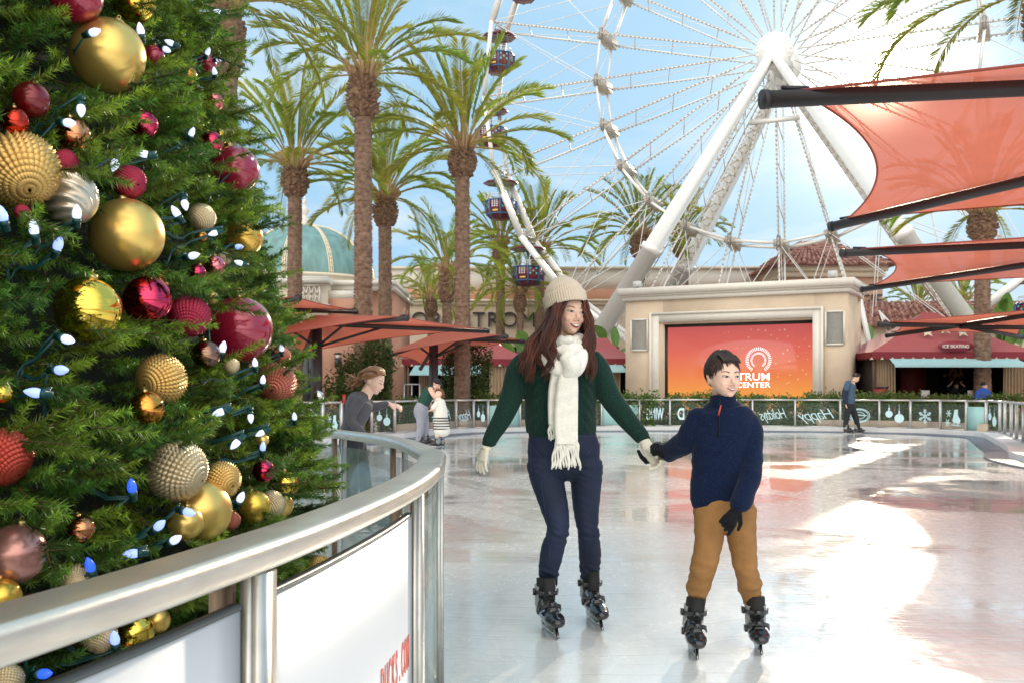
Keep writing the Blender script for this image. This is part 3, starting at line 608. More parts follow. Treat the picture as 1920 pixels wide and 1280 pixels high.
# ---------------------------------------------------------------- umbrellas / shade sails
def fabric(name, col):
    return mat(name, col, .8, trans=.55, var=.05, vscale=2, bump=.12, bscale=160, sheen=.15)
m_pole = mat('dark_pole', (.035, .03, .033), .45, .3, bump=.05)
m_fab = fabric('coral_fabric', (.70, .17, .10))
_t = m_fab.node_tree; _o = _t.nodes['Material Output']; _s = _o.inputs[0].links[0].from_socket; _x = _t.nodes.new('ShaderNodeMixShader'); _x.inputs[0].default_value = .07; _tp = _t.nodes.new('ShaderNodeBsdfTransparent'); _tp.inputs[0].default_value = (1, .86, .80, 1)
_t.links.new(_s, _x.inputs[1]); _t.links.new(_tp.outputs[0], _x.inputs[2]); _t.links.new(_x.outputs[0], _o.inputs[0])   # open weave shade cloth
def umbrella(label, post, cen, cor, rt=.065, inset=.14, rpost=.13, struts=True, cant=False, ext=.35, group='coral shade umbrellas round the rink'):
    post = Vector(post); cen = Vector(cen); cor = [Vector(c) for c in cor]
    u = thing('shade_umbrella', label, 'umbrella', (post.x, post.y, 0), group)
    w = MB(); w.tube([(post.x, post.y, -.02), (post.x, post.y, cen.z-.1)], rpost, 14); w.lathe([(rpost*2.2, -.02), (rpost*2.2, .03)], 16, Matrix.Translation((post.x, post.y, 0))); w.build('post', m_pole, u, smooth=False)
    hub = Vector((cen.x, cen.y, cen.z-.16))
    if cant: MB().tube([(post.x, post.y, cen.z-.2), (hub.x, hub.y, cen.z-.2)], rt, 10).build('cantilever_beam', m_pole, u)
    fc = []
    for c in cor: dr = (c-cen); fc.append(cen+dr*(1-ext/dr.length))
    for i in range(4):
        w = MB(); tip = cor[i]-Vector((0, 0, .0)); w.tube([hub, tip], rt, 14)
        dr = (tip-hub).normalized(); w.tube([tip-dr*.02, tip+dr*.03], rt*1.12, 14)
        w.tube([fc[i]-dr*.1+Vector((0, 0, rt)), fc[i]+dr*.12+Vector((0, 0, rt*1.2))], rt*.25, 6)
        w.build('arm', m_pole, u, smooth=False)
        if struts:
            w = MB(); w.tube([Vector((post.x, post.y, cen.z-.75)), hub.lerp(tip, .38)], rt*.55, 8); w.build('strut', m_pole, u)
    w = MB()
    for i in range(4):
        p, q = fc[i], fc[(i+1) % 4]; m_ = (p+q)/2
        def fn(a, b, p=p, q=q, m_=m_):
            e = p.lerp(q, b); k = 4*b*(1-b); e = e+(cen-m_)*inset*2*k*.5*1.0
            r = cen.lerp(e, a); r.z += .05+(-.05*math.sin(PI*a)*k); return r
        w.grid(fn, 12, 24)
    w.build('canopy', m_fab, u, smooth=False)
    w = MB()      # stitched hem
    for i in range(4):
        p, q = fc[i], fc[(i+1) % 4]; m_ = (p+q)/2
        w.tube([p.lerp(q, b)+(cen-m_)*inset*4*b*(1-b)+Vector((0, 0, .05)) for b in np.linspace(0, 1, 25)], .012, 5)
    w.build('hem', mat('hem_cord', (.30, .06, .04), .8), u)
    return u
def mirror4(A, B, C): A, B, C = Vector(A), Vector(B), Vector(C); return [A, B, 2*C-A, 2*C-B]
def rights(A, B, off, zc, label, **k):
    c = A+Vector((off[0], off[1], 0)); c.z = zc
    cs = [A, B, 2*c-A, 2*c-B]; cs[2].z = A.z+.05; cs[3].z = B.z+.05
    return umbrella(label, (c.x, c.y, 0), c, cs, **k)
rights(P(1435, 187, 7.5), P(1560, 425, 14), (6.7, 1.1), 4.16, 'large coral shade umbrella overhead at upper right, thick dark arm tips over the ice', rt=.066, inset=.085, ext=.25)
rights(P(1580, 475, 15.9), P(1617, 543, 22.7), (6.7, 1.1), 4.0, 'coral shade umbrella below the largest one, tips near the top of the screen building', rt=.062, inset=.09, ext=.3)
umbrella('coral shade umbrella in front of the ice skating kiosk roof', (17.8, 30.6, 0), Vector((13.5, 30, 3.35)), [P(1650, 608, 27.5), P(1663, 629, 32.3), Vector((16.9, 33, 3.0)), Vector((15.2, 26.6, 3.45))], rt=.07, ext=.3, struts=False, cant=True)
def lefts(px, d, s, cen, cor, label):
    d *= s; cen = (cen[0], cen[1], cen[2]*s); cor = [(c[0], c[1], c[2]*s) for c in cor]
    umbrella(label, ((px-CX)*d/F, d, 0), P(*cen), [P(*c) for c in cor], rt=.06, ext=.15, inset=.10, rpost=.14)
lefts(813, 26, 1.16, (825, 624, 26), [(712, 672, 24.6), (949, 631, 23.6), (984, 641, 28), (789, 690, 28.2)], 'coral shade umbrella between the two palm trunks with its corner behind the long haired woman')
lefts(594, 21.5, 1.17, (592, 595, 21.5), [(470, 645, 20), (762, 597, 19), (915, 621, 23.5), (568, 668, 23.6)], 'coral shade umbrella on a dark post just right of the decorated tree')
lefts(455, 24, 1, (455, 566, 24), [(340, 600, 22), (560, 560, 21.5), (668, 585, 26.5), (430, 615, 27)], 'coral shade umbrella mostly behind the decorated tree, one arm tip showing')
# ---------------------------------------------------------------- ferris wheel
m_ww = mat('white_steel', (.82, .82, .80), .45, .1, var=.03, bump=.04)
m_wg = mat('grey_steel', (.34, .33, .32), .5, .4)
TH = R(23.5); WU = Vector((math.cos(TH), -math.sin(TH), 0)); WN = Vector((-math.sin(TH), -math.cos(TH), 0)); HUB = P(1450, 92, 48.44)-WN*1.7; WZ = Vector((0, 0, 1))
RI, RO, NS = 9.35, 15.9, 24; WI, WO = .95, .95
def wp(a, r, n): return HUB+WU*(math.cos(a)*r)-WZ*(math.sin(a)*r)+WN*n
wh = thing('ferris_wheel', 'giant white ferris wheel with lit spokes rising behind the screen building', 'ferris wheel', (HUB.x, HUB.y, 0))
ang = [PI-R(.9)+2*PI*k/NS for k in range(NS)]
hubm = MB(); RM = Matrix((WU, WZ, WN)).transposed().to_4x4()
def at(p): M = RM.copy(); M.translation = p; return M
hubm.lathe([(.85, -.1), (.9, 0), (.9, .18), (.75, .2), (.4, .24), (.4, .34), (.22, .36)], 32, at(HUB+WN*1.35)); hubm.lathe([(.9, -.2), (.9, 0)], 32, at(HUB-WN*1.35)); hubm.lathe([(.55, -1.4), (.55, 1.4)], 20, at(HUB))
for k in range(24): a = 2*PI*k/24; hubm.ball(wp(a, .8, 1.56), .045, 5)
hubm.build('hub', m_ww, wh)
MB().lathe([(.3, 0), (.3, .12)], 16, at(HUB+WN*1.7)).build('axle_cap', m_wg, wh)
for a in ang:
    w = MB()
    for sg in (1, -1):
        p0, p1, p2 = wp(a, 1.1, sg*1.25), wp(a, RI, sg*WI), wp(a, RO, sg*WO)
        w.bar(p0, p1, .065, .065); w.bar(p1, p2, .075, .075)
    for r in (3.2, 5.3, 7.4, 11.3, 13.6):
        w.bar(wp(a, r, .95+.25*(1-r/9) if r < 9 else .95), wp(a, r+.6, -.95), .045)
    w.build('spoke', m_ww, wh)
w = MB()
for sg in (1, -1):
    for a in ang:
        p0, p2 = wp(a, 1.1, sg*1.25), wp(a, RO, sg*WO); nn = 64
        for i in range(4, nn):
            p = p0.lerp(p2, i/nn); w.box(p+WN*.05*sg, (.07, .07, .08), TH)
lb_ = w.build('light_bulbs', mat('spoke_lights', (.58, .52, .44), .5), wh); lb_['kind'] = 'stuff'
for rr, nm, sz in ((RI, 'inner_ring', .14), (RO, 'outer_rim', .32)):
    w = MB()
    for sg in (1, -1):
        for i in range(NS): w.bar(wp(ang[i], rr, sg*.95), wp(ang[(i+1) % NS], rr, sg*.95), sz*.7, sz)
    w.build(nm, m_ww, wh)
for a in ang:
    for c in [at(wp(a, RI, 0))]:
        w = MB(); M = c @ Matrix.Rotation(-a, 4, 'Z'); w.add([M @ Vector(q) for q in ((-.32, -.26, -1), (.28, -.26, -1), (.28, .26, -1), (-.32, .26, -1), (-.2, -.26, 1), (.12, -.26, 1), (.12, .26, 1), (-.2, .26, 1))], [(0, 1, 2, 3), (7, 6, 5, 4), (0, 4, 5, 1), (1, 5, 6, 2), (2, 6, 7, 3), (3, 7, 4, 0)])
        w.build('joint_box', mat('aged_plate', (.50, .46, .40), .6, var=.3, vscale=8), wh)
    MB().box(wp(a, RI-.05, 1.03), (.16, .12, .6), TH).build('joint_bracket', m_wg, wh)
w = MB()
for i in range(NS):
    a, b_ = ang[i], ang[(i+1) % NS]
    for sg in (1, -1): w.tube([wp(a, RI, sg*.95), wp(b_, RO, sg*.95)], .022, 4, False); w.tube([wp(b_, RI, sg*.95), wp(a, RO, sg*.95)], .022, 4, False)
    w.tube([wp(a, RI, .95), wp(b_, RI, -.95)], .022, 4, False); w.tube([wp(a, RI, .3), wp(a, RO, -.95)], .02, 4, False)
    w.tube([wp(a, 2, 1.2), wp(a, RI, -.95)], .018, 4, False)
w.build('bracing_cable', m_ww, wh)
# A-frame legs
def leg(a_, n0, n1, w0, w1, name='support_leg', lattice=False):
    top = HUB+WN*n0-WZ*.3; foot = Vector((HUB.x, HUB.y, 0))+WU*a_+WN*n1
    w = MB(); d = (foot-top).normalized(); top = top+d*.2
    x = d.cross(WN).normalized(); y = x.cross(d)
    def ringp(c, s, t): return [c+x*s/2+y*t/2, c-x*s/2+y*t/2, c-x*s/2-y*t/2, c+x*s/2-y*t/2]
    js = [0, .52, .522, .535, .537, 1]; sz = [w0*.8, w1*.92, w1*1.15, w1*1.15, w1*.95, w1]
    vs = []
    for j, s in zip(js, sz): vs += ringp(top.lerp(foot, j), s, s*1.15)
    w.add(vs, [(4*i+k, 4*i+(k+1) % 4, 4*i+4+(k+1) % 4, 4*i+4+k) for i in range(5) for k in range(4)]+[(3, 2, 1, 0), (20, 21, 22, 23)])
    lg = w.build(name, m_ww, wh)
    w = MB(); r0 = None
    off = -WN*(.95 if n1 > 0 else -.95)
    nn = 46
    for i in range(nn):
        p, q = top.lerp(foot, .04+.94*i/nn), top.lerp(foot, .04+.94*(i+1)/nn)
        a1, b1 = p+off*.62, q+off*1.0
        w.bar(p+off*.6, q+off*.6+x*(.3 if i % 2 else -.3), .05); w.bar(p+off*.95-x*.3, q+off*.95-x*.3, .06); w.bar(p+off*.95+x*.3, q+off*.95+x*.3, .06); w.bar(p+off*.95-x*.3, p+off*.95+x*.3, .035); w.bar(p+off*.35, p+off*.95, .035)
    w.build('ladder_truss', mat('cream_steel', (.62, .57, .50), .5), lg)
leg(-10.6, 1.9, 4.6, .52, .74); leg(11.3, 1.9, 4.6, .52, .74); leg(-10.6, -1.9, -5.6, .52, .74); leg(11.3, -1.9, -5.6, .52, .74)
for n_ in (1.75, -1.75): w = MB(); M = at(HUB+WN*n_); w.prism([(-.85, -1.0), (.85, -1.0), (.6, 0), (.35, .5), (-.35, .5), (-.6, 0)], -.15, .15, M); w.build('bearing_housing', m_ww, wh)
w = MB()      # service gantry and base trusses
for a0, a1, n_ in ((-1.0, 1.0, 1.2),): w.bar(wp(PI/2, 3.4, 0)+WU*-1.2+WN*1.4, wp(PI/2, 3.4, 0)+WU*1.2+WN*1.4, .2)
w.build('cross_beam', m_ww, wh)
w = MB()
for c in range(-3, 4):
    b0 = Vector((HUB.x, HUB.y, 0))+WU*c*2.6
    for n_ in (-1.6, 1.6):
        t_ = HUB+WU*c*1.6-WZ*(13.2-.04*c*c); w.tube([b0+WN*n_*1.5, t_+WN*n_*.6], .05, 5); w.tube([b0+WU*1.3+WN*n_*1.5, t_+WN*n_*.6], .04, 5); w.tube([b0-WU*1.3+WN*n_*1.5, t_+WN*n_*.6], .04, 5)
w.build('base_strut', m_ww, wh)
w = MB(); w.box((HUB.x-.3, HUB.y+.3, 1.0), (14, 6, 2.1), -TH); w.build('boarding_deck', m_ww, wh)
# gondolas
m_gm = mat('maroon_paint', (.16, .022, .035), .35, var=.1); m_gb = mat('blue_paint', (.05, .13, .28), .35); m_gt = mat('teal_dot', (.12, .5, .52), .4); m_gw = mat('pale_print', (.62, .66, .7), .5); m_gy = mat('yellow_plate', (.7, .48, .12), .5)
def make_gondola(loc, label):
    g = local_thing('gondola', label, 'gondola', loc, -TH, 'gondolas on the ferris wheel')
    oc = lambda r, z, ph=PI/8: [Vector((r*math.cos(ph+2*PI*k/8), r*math.sin(ph+2*PI*k/8), z)) for k in range(8)]
    w = MB(); rs = [(.52, -2.62), (.78, -2.35), (.86, -1.95), (.86, -1.62), (.80, -1.60), (.78, -2.3), (.5, -2.5)]
    vs = [q for r, z in rs for q in oc(r, z)]; w.add(vs, [(i*8+k, i*8+(k+1) % 8, i*8+8+(k+1) % 8, i*8+8+k) for i in range(len(rs)-1) for k in range(8)]+[tuple(range(7, -1, -1)), tuple(48+k for k in range(8))])
    w.build('tub', m_gm, g)
    w = MB()
    for k in range(8):
        a = PI/8+2*PI*k/8; u = lambda r, z: Vector((r*math.cos(a), r*math.sin(a), z)); w.tube([u(.54, -2.6), u(.80, -2.35), u(.885, -1.95), u(.885, -1.6)], .05, 6)
    for r, z in ((.88, -1.6), (.80, -2.36)): q = oc(r, z); w.tube(q+[q[0]], .04, 6)
    w.build('blue_frame', m_gb, g)
    w = MB(); w2 = MB(); ap = math.cos(PI/8)
    for k in range(8):
        a = 2*PI*k/8+PI/4; n_ = Vector((math.cos(a), math.sin(a), 0)); t_ = Vector((-n_.y, n_.x, 0)); M = frame(n_*(.86*ap+.012)+Vector((0, 0, -1.8)), t_, (0, 0, 1)); 
        if k % 2 == 0:
            for dx, dy in ((-.18, .08), (.18, .08), (0, -.06), (-.18, -.2), (.18, -.2)): w.add([M @ Vector((dx+.06*math.cos(q), dy+.06*math.sin(q), .004)) for q in np.linspace(0, 2*PI, 13)[:-1]], [tuple(range(12))])
        else:
            for r in range(4):
                for c in range(3): w2.add([M @ Vector((-.2+c*.14+dx, .08-r*.1+dy, .004)) for dx, dy in ((0, 0), (.1, .02), (.09, .07), (.01, .06))], [(0, 1, 2, 3)])
    w.build('dots', m_gt, g)['kind'] = 'stuff'; w2.build('panel_pattern', m_gw, g)
    w = MB(); w.box((0, -.74, -2.2), (.34, .05, .13), m=Matrix.Rotation(-.2, 3, 'X')); w.build('number_plate', m_gy, g)
    w = MB()
    for k in range(8):
        a = PI/8+2*PI*k/8; w.tube([(.82*math.cos(a), .82*math.sin(a), -1.6), (.7*math.cos(a), .7*math.sin(a), -1.25)], .018, 5); 
    q = oc(.7, -1.25); w.tube(q+[q[0]], .02, 5); q = oc(.76, -1.42); w.tube(q+[q[0]], .014, 5); w.build('railing', m_ww, g)
    MB().tube([(0, 0, -2.5), (0, 0, -.5)], .06, 8).build('centre_post', m_wg, g)
    w = MB(); r1, r2 = oc(1.0, -.62), oc(.98, -.55); vs = r1+r2+[Vector((0, 0, -.30))]+[Vector((0, 0, -.52))]
    w.add(vs, [(k, (k+1) % 8, 8+(k+1) % 8, 8+k) for k in range(8)]+[(8+k, 8+(k+1) % 8, 16) for k in range(8)]+[((k+1) % 8, k, 17) for k in range(8)]); cn = w.build('canopy', m_gm, g)
    w = MB()
    for k in range(16): a = 2*PI*k/16; w.bar((.12*math.cos(a), .12*math.sin(a), -.545), (.86*math.cos(a), .86*math.sin(a), -.635), .03, .02)
    w.tube([(.5*math.cos(a), .5*math.sin(a), -.6) for a in np.linspace(0, 2*PI, 25)], .02, 4); w.build('canopy_ribs', m_gw, cn)
    w = MB()
    for sx_ in (-.25, .25): w.bar((sx_, 0, -.35), (sx_*.6, 0, .12), .06)
    w.bar((0, -.95, .1), (0, .95, .1), .09); w.box((.1, 0, -.2), (.7, .2, .1), m=Matrix.Rotation(.3, 3, 'Y')); w.build('hanger', m_wg, g)
    return g
GL = {5: 'dotted maroon gondola level with the tallest middle palm crown, seen against the sky', }
vis = []
for k, a in enumerate(ang):
    p = wp(a, RO, 0); x, y = CX+F*p.x/p.y, HZ-(p.z-H)*F/p.y
    if 840 < x < 1200 and -90 < y < 560 or (-60 < y < 560 and 1860 < x < 2050): vis.append((y, x, k, p))
vis.sort()
names = ['at the top edge of the picture', 'second from the top of the picture', 'third from the top, behind palm fronds', 'fourth from the top, next to palm fronds', 'fifth from the top, hanging clear in the sky', 'lowest one, above the knitted hat']
left = [v for v in vis if v[1] < 1300]; right = [v for v in vis if v[1] >= 1300]
proto = None
for i, (y, x, k, p) in enumerate(left+right):
    nm = ('maroon gondola with teal dots, '+names[min(len(names)-1, i+max(0, len(names)-len(left)))]) if i < len(left) else 'maroon gondola at the right edge of the wheel, number %s from the top there' % ['one', 'two', 'three', 'four', 'five', 'six'][i-len(left)]
    if proto is None: proto = make_gondola(p, nm)
    else: c = copy_tree(proto); c.location = p; c['label'] = nm
# ---------------------------------------------------------------- palms
m_trunk = mat('palm_bark', (.15, .09, .06), .95, col2=(.30, .20, .14), vscale=9, bump=.5, bscale=30)
m_boot = mat('palm_boot', (.10, .055, .035), .95, col2=(.30, .19, .12), vscale=7)
m_frond = mat('palm_frond', (.14, .20, .03), .5, trans=.5, vert='Col')
def palm_mesh(seed, nf=46, Lf=3.4, droop=1.0, tilt=0, sparse=1.0):
    rg = np.random.default_rng(seed); V = []; Cc = []; Fq = []; Ft = []; nv = 0
    for i in range(nf):
        az = i*2.39996+rg.uniform(-.25, .25); el = R(86)-R(84)*(i/nf)**1.1+rg.normal(0, .06); L_ = Lf*(.82+.25*rg.random())*(1 if el > R(5) else .85); K = 14
        hor = np.array([math.cos(az), math.sin(az), 0]); pts = [np.array([hor[0]*.16, hor[1]*.16, .1])]; e = el; st = L_/K
        k_d = (.025+.075*max(0, math.cos(el)))*droop*rg.uniform(.7, 1.4)
        for j in range(K):
            pts.append(pts[-1]+st*(hor*math.cos(e)+np.array([0, 0, math.sin(e)]))); e -= k_d*(.5+1.6*j/K)
        pts = np.array(pts); side = np.cross(hor, [0, 0, 1.]); shade = rg.uniform(.8, 1.25)
        base = np.array([.50, .38, .16]); green = np.array([.27, .34, .045])*shade*np.array([rg.uniform(.85, 1.35), 1, 1])
        for j in range(K):     # rachis
            w0, w1 = .045*(1-j/K)+.006, .045*(1-(j+1)/K)+.006; c0 = base if j < K*.3 else base*.5+green*.5
            q = [pts[j]-side*w0, pts[j]+side*w0, pts[j+1]+side*w1, pts[j+1]-side*w1]; V += q; Cc += [c0]*4; Fq.append([nv, nv+1, nv+2, nv+3]); nv += 4
            up_ = np.array([0, 0, 1.]); q = [pts[j]-up_*w0*.6, pts[j]+up_*w0*.6, pts[j+1]+up_*w1*.6, pts[j+1]-up_*w1*.6]; V += q; Cc += [c0]*4; Fq.append([nv, nv+1, nv+2, nv+3]); nv += 4
        M_ = int(74*sparse)
        for m_ in range(M_):
            t = .24+.76*(m_+rg.random()*.5)/M_; u = t*K; j = min(int(u), K-1); p = pts[j]+(pts[j+1]-pts[j])*(u-j); d = pts[j+1]-pts[j]; d = d/np.linalg.norm(d); upv = np.cross(side, d)
            ll = .38*math.sin(PI*min(1, .12+.88*(1-(t-.24)/.76)**.6))*(.8+.4*rg.random())+.12
            for sgn in (-1, 1):
                dr = d*.72+side*sgn*.55+upv*(.32+.1*rg.normal())+np.array([0, 0, -.12]); dr /= np.linalg.norm(dr); wv_ = np.cross(dr, side*sgn+upv*.5); wv_ = wv_/(np.linalg.norm(wv_)+1e-6)*.019
                mid = p+dr*ll*.5; tip = p+dr*ll+np.array([0, 0, -.05*ll]); g_ = green*rg.uniform(.75, 1.3)
                V += [p-wv_*.6, mid-wv_, tip, mid+wv_]; Cc += [g_, g_, g_*1.15, g_]; Fq.append([nv, nv+1, nv+2, nv+3]); nv += 4
    V = np.array(V); C_ = np.array(Cc)
    me = raw_mesh('crown', V, np.arange(len(V)), np.arange(0, len(V), 4), np.full(len(V)//4, 4)); paint(me, np.clip(C_, 0, 1)); return me
PM = [palm_mesh(s, Lf=3.5, nf=38, droop=.8) for s in (3, 11, 23)]; PMs = [palm_mesh(s, nf=34, Lf=3.3, sparse=.7, droop=1.2) for s in (5, 8)]
def palm(x, d, ytop, wpx, label, boot=.9, k=0, s=1.0, small=False, rot=0, lean=0, group='date palms round the plaza'):
    ztop = pz(ytop, d); r = wpx/2*d/F; X = px2(x, d); t = thing('palm_tree', label, 'palm tree', (X, d, 0), group); rg = random.Random(int(x*7+d))
    nb = max(20, int(ztop/.085)); prof = []
    nseg = 18; vs = []; K = 0
    for i in range(nb*2):
        z = -.05+ztop*i/(nb*2-1); f_ = (1.10 if i % 2 == 0 else .95)*(1.08-.16*z/ztop); rr = r*f_*(1+.25*max(0, .6-z)); cxo = lean*math.sin(z/ztop*1.5)*z/ztop; ph = rg.uniform(-.03, .03)
        for j in range(nseg): a = 2*PI*j/nseg+(PI/nseg if (i//2) % 2 else 0); q = rr*(1+.07*rg.uniform(-1, 1)); vs.append((X+cxo+q*math.cos(a), d+q*math.sin(a), z+.03*rg.uniform(-1, 1)))
    w = MB(); w.add(vs, [(i*nseg+j, i*nseg+(j+1) % nseg, (i+1)*nseg+(j+1) % nseg, (i+1)*nseg+j) for i in range(nb*2-1) for j in range(nseg)]); w.build('trunk', m_trunk, t)
    X += lean; w = MB(); hb = boot; rb = r*1.95
    pr = lambda u: rb*(math.sin(PI*(.12+.70*u))**.55)*(1.0-.1*u)
    w.lathe([(pr(u)*.9, ztop-hb*.12+hb*u) for u in np.linspace(0, 1, 9)], 16, Matrix.Translation((X, d, 0)))
    for i in range(230):
        u = rg.random(); a = rg.uniform(0, 2*PI); R0 = pr(u)*.88; c = Vector((X+R0*math.cos(a), d+R0*math.sin(a), ztop-hb*.12+hb*u)); o_ = Vector((math.cos(a), math.sin(a), rg.uniform(-.2, .9))); sd = Vector((-math.sin(a), math.cos(a), 0))*r*rg.uniform(.16, .3); e = c+o_*r*rg.uniform(.25, .5); th = Vector((0, 0, r*.16))
        w.add([c-sd-th, c+sd-th, c+sd+th, c-sd+th, e-sd*.6-th*.5, e+sd*.6-th*.5, e+sd*.6+th*.5, e-sd*.6+th*.5], [(4, 5, 6, 7), (0, 1, 5, 4), (1, 2, 6, 5), (2, 3, 7, 6), (3, 0, 4, 7)])
    w.build('boot', m_boot, t)
    w = MB()
    for i in range(22):
        a = i*2.4; u = Vector((math.cos(a), math.sin(a), 0)); c = Vector((X, d, ztop+hb*.80))+u*r*1.05; e = c+u*r*rg.uniform(.5, 1.5)+Vector((0, 0, rg.uniform(.25, .6)*s)); w.tube([c, e], [.07*s, .035*s], 5)
    w.build('frond_bases', mat('frond_base', (.40, .26, .15), .8, var=.2, vscale=8), t)
    me = (PMs if small else PM)[k % (2 if small else 3)]; o = bpy.data.objects.new('crown', me)
    if not me.materials: me.materials.append(m_frond)
    COL.objects.link(o); o.parent = t; o.matrix_parent_inverse = parent_world(t).inverted(); o.location = (X, d, ztop+hb*.85); o.scale = (s, s, s); o.rotation_euler = (0, 0, rot); return t
palm(681, 28, 212, 33, 'tallest foreground palm, thick trunk just left of the store lettering', boot=1.15, k=0, s=1.0, rot=.3)
palm(553, 33, 362, 27, 'palm rising in front of the green dome', boot=.95, k=1, s=1.02, rot=1.2)
palm(722, 36, 418, 25, 'slimmer palm close behind the right side of the tallest palm', boot=.95, k=2, s=.98, rot=2.2)
palm(867, 31, 326, 28, 'palm with a full crown left of the ferris wheel gondolas', boot=.85, k=2, s=1.0, rot=.4)
palm(428, 22, 128, 34, 'palm trunk partly behind the top of the decorated tree', boot=1.6, k=1, s=.95, rot=.2)
palm(938, 60, 492, 17, 'thin palm directly below the hanging gondolas', boot=1.15, k=0, s=1.05, rot=2.5)
palm(1012, 61, 500, 18, 'palm behind the wheel rim, above the knitted hat', boot=1.1, k=2, s=1.25, rot=4)
palm(1200, 57, 478, 20, 'palm crown behind the wheel between rim and left support leg', boot=1.2, k=1, s=1.12, rot=3.2)
palm(1280, 63, 478, 20, 'palm crossed by the left support legs of the wheel', boot=1.3, k=0, s=1.0, rot=5.2)
palm(838, 50, 560, 18, 'low broad palm in front of the store lettering letters R and D', boot=1.6, k=0, s=1.05, small=True, rot=1)
palm(808, 56, 590, 13, 'small palm left of the low broad palm before the store', boot=.9, k=1, s=.85, small=True, rot=2)
palm(975, 56, 582, 13, 'small palm before the last letter of the store sign', boot=1.0, k=0, s=.95, small=True, rot=3)
palm(1842, 34, 448, 28, 'palm at right with trunk passing behind the coral umbrellas', boot=1.0, k=2, s=1.0, rot=.8)
palm(1948, 18.5, 75, 30, 'palm at the right edge with drooping fronds near the sun', boot=1.0, k=1, s=.92, rot=1.9)
palm(1722, 60, 600, 14, 'pale far palm left of the right support leg', boot=.8, k=1, s=.9, small=True, rot=1.5)
palm(1806, 62, 585, 14, 'pale far palm right of the right support leg', boot=.8, k=0, s=.9, small=True, rot=.5)
# ---------------------------------------------------------------- broadleaf plants, hedge and shrubs
m_ban = mat('banana_leaf', (.13, .24, .05), .45, trans=.4, var=.3, vscale=1.5)
def banana(x, d, ybase, h, label, n=11, seed=0, spread=.5):
    rg = random.Random(seed); X = px2(x, d); z0 = 0; t = thing('bird_of_paradise', label, 'plant', (X, d, z0), 'broad leaved bird of paradise plants'); lf = MB(); st = MB()
    for i in range(n):
        a = rg.uniform(0, 2*PI); b0 = Vector((X+rg.gauss(0, .22), d+rg.gauss(0, .25), z0)); L_ = h*rg.uniform(.5, 1); u = Vector((math.cos(a), math.sin(a), 0)); lean = rg.uniform(.15, spread)
        pts = [b0+u*lean*L_*s*s+Vector((0, 0, L_*s*(1-.18*lean*s))) for s in np.linspace(0, 1, 5)]; st.tube(pts[:4], [.035, .03, .025, .02], 5)
        tip = pts[-1]; dr = (pts[-1]-pts[-2]).normalized(); p0 = pts[3]; ll = rg.uniform(.9, 1.4); bend = rg.uniform(.2, .9); wd = rg.uniform(.2, .3); side = dr.cross(u).normalized() if dr.cross(u).length > .1 else Vector((1, 0, 0))
        tw = rg.uniform(-.9, .9); side = Matrix.Rotation(tw, 3, dr) @ side
        def fn(a_, b_): 
            s = a_; c = p0+dr*ll*s+u*bend*ll*.5*s*s-Vector((0, 0, bend*ll*.35*s*s)); ww = wd*math.sin(PI*min(1, .06+.94*s))**.7*(1+.08*math.sin(s*37)*(1 if abs(b_-.5) > .4 else 0)); q = (b_-.5)*2; return c+side*ww*q+Vector((0, 0, .1*abs(q)*wd))
        lf.grid(fn, 12, 4)
    st.build('stem', mat('green_stem', (.16, .22, .07), .6), t); lf.build('leaves', m_ban, t); return t
banana(985, 44, 0, 4.9, 'broad leaved plant left of the knitted hat', 16, 1, .6); banana(950, 43, 0, 3.9, 'lower broad leaved plant beside the last store letters', 10, 2, .7)
banana(1143, 44, 0, 4.8, 'broad leaved plant behind the left foot of the wheel', 9, 3, .4); banana(1098, 43, 0, 3.6, 'broad leaved plant beside the long haired woman, wheel leg behind', 8, 13, .5)
for i, (x, d, h, lb) in enumerate(((1652, 40, 5.0, 'tall broad leaved plant against the right end of the screen building'), (1690, 42, 4.6, 'broad leaved plant left of the kiosk roof'), (1632, 39, 3.4, 'low broad leaved plant left of the thin white pole'), (1700, 43, 5.2, 'broad leaved plant below the tiled roof, partly hidden'), (1868, 40, 5.5, 'tall broad leaved plant above the kiosk, left of the picture edge'), (1915, 39, 5.3, 'broad leaved plant cut by the right picture edge'), (1890, 44, 6.0, 'rear broad leaved plant between the two umbrellas at right'))):
    banana(x, d, 0, h, lb, 13, 20+i, .55)
def leaf_cloud(cen, size, n, ls, rg, shape='ell', seedc=None):
    """n small leaves filling a volume made of random clumps -> vertices of quads"""
    cs = rg.normal(0, .42, (max(6, n//220), 3)); cs = np.clip(cs, -.85, .85); k = rg.integers(0, len(cs), n)
    p = cs[k]+rg.normal(0, .16, (n, 3)); p = np.clip(p, -1.05, 1.05)*np.array(size)/2*1.05+np.array(cen)
    return p
def leaves_mesh(name, p, ls, rg, colr):
    n = len(p); d = rg.normal(0, 1, (n, 3)); d[:, 2] = abs(d[:, 2])*.7+.2; d /= np.linalg.norm(d, axis=1)[:, None]; s = np.cross(d, rg.normal(0, 1, (n, 3))); s /= np.linalg.norm(s, axis=1)[:, None]; L_ = ls*rg.uniform(.6, 1.3, (n, 1)); 
    V = np.stack([p, p+d*L_*.5+s*L_*.28, p+d*L_, p+d*L_*.5-s*L_*.28], 1).reshape(-1, 3)
    me = raw_mesh(name, V, np.arange(4*n), np.arange(0, 4*n, 4), np.full(n, 4)); c = np.array(colr)*rg.uniform(.55, 1.5, (n, 1))*np.stack([rg.uniform(.8, 1.4, n), np.ones(n), np.ones(n)], 1); paint(me, np.clip(np.repeat(c, 4, 0), 0, 1)); return me
m_leaf = mat('shrub_leaf', (.07, .12, .025), .5, trans=.35, vert='Col')
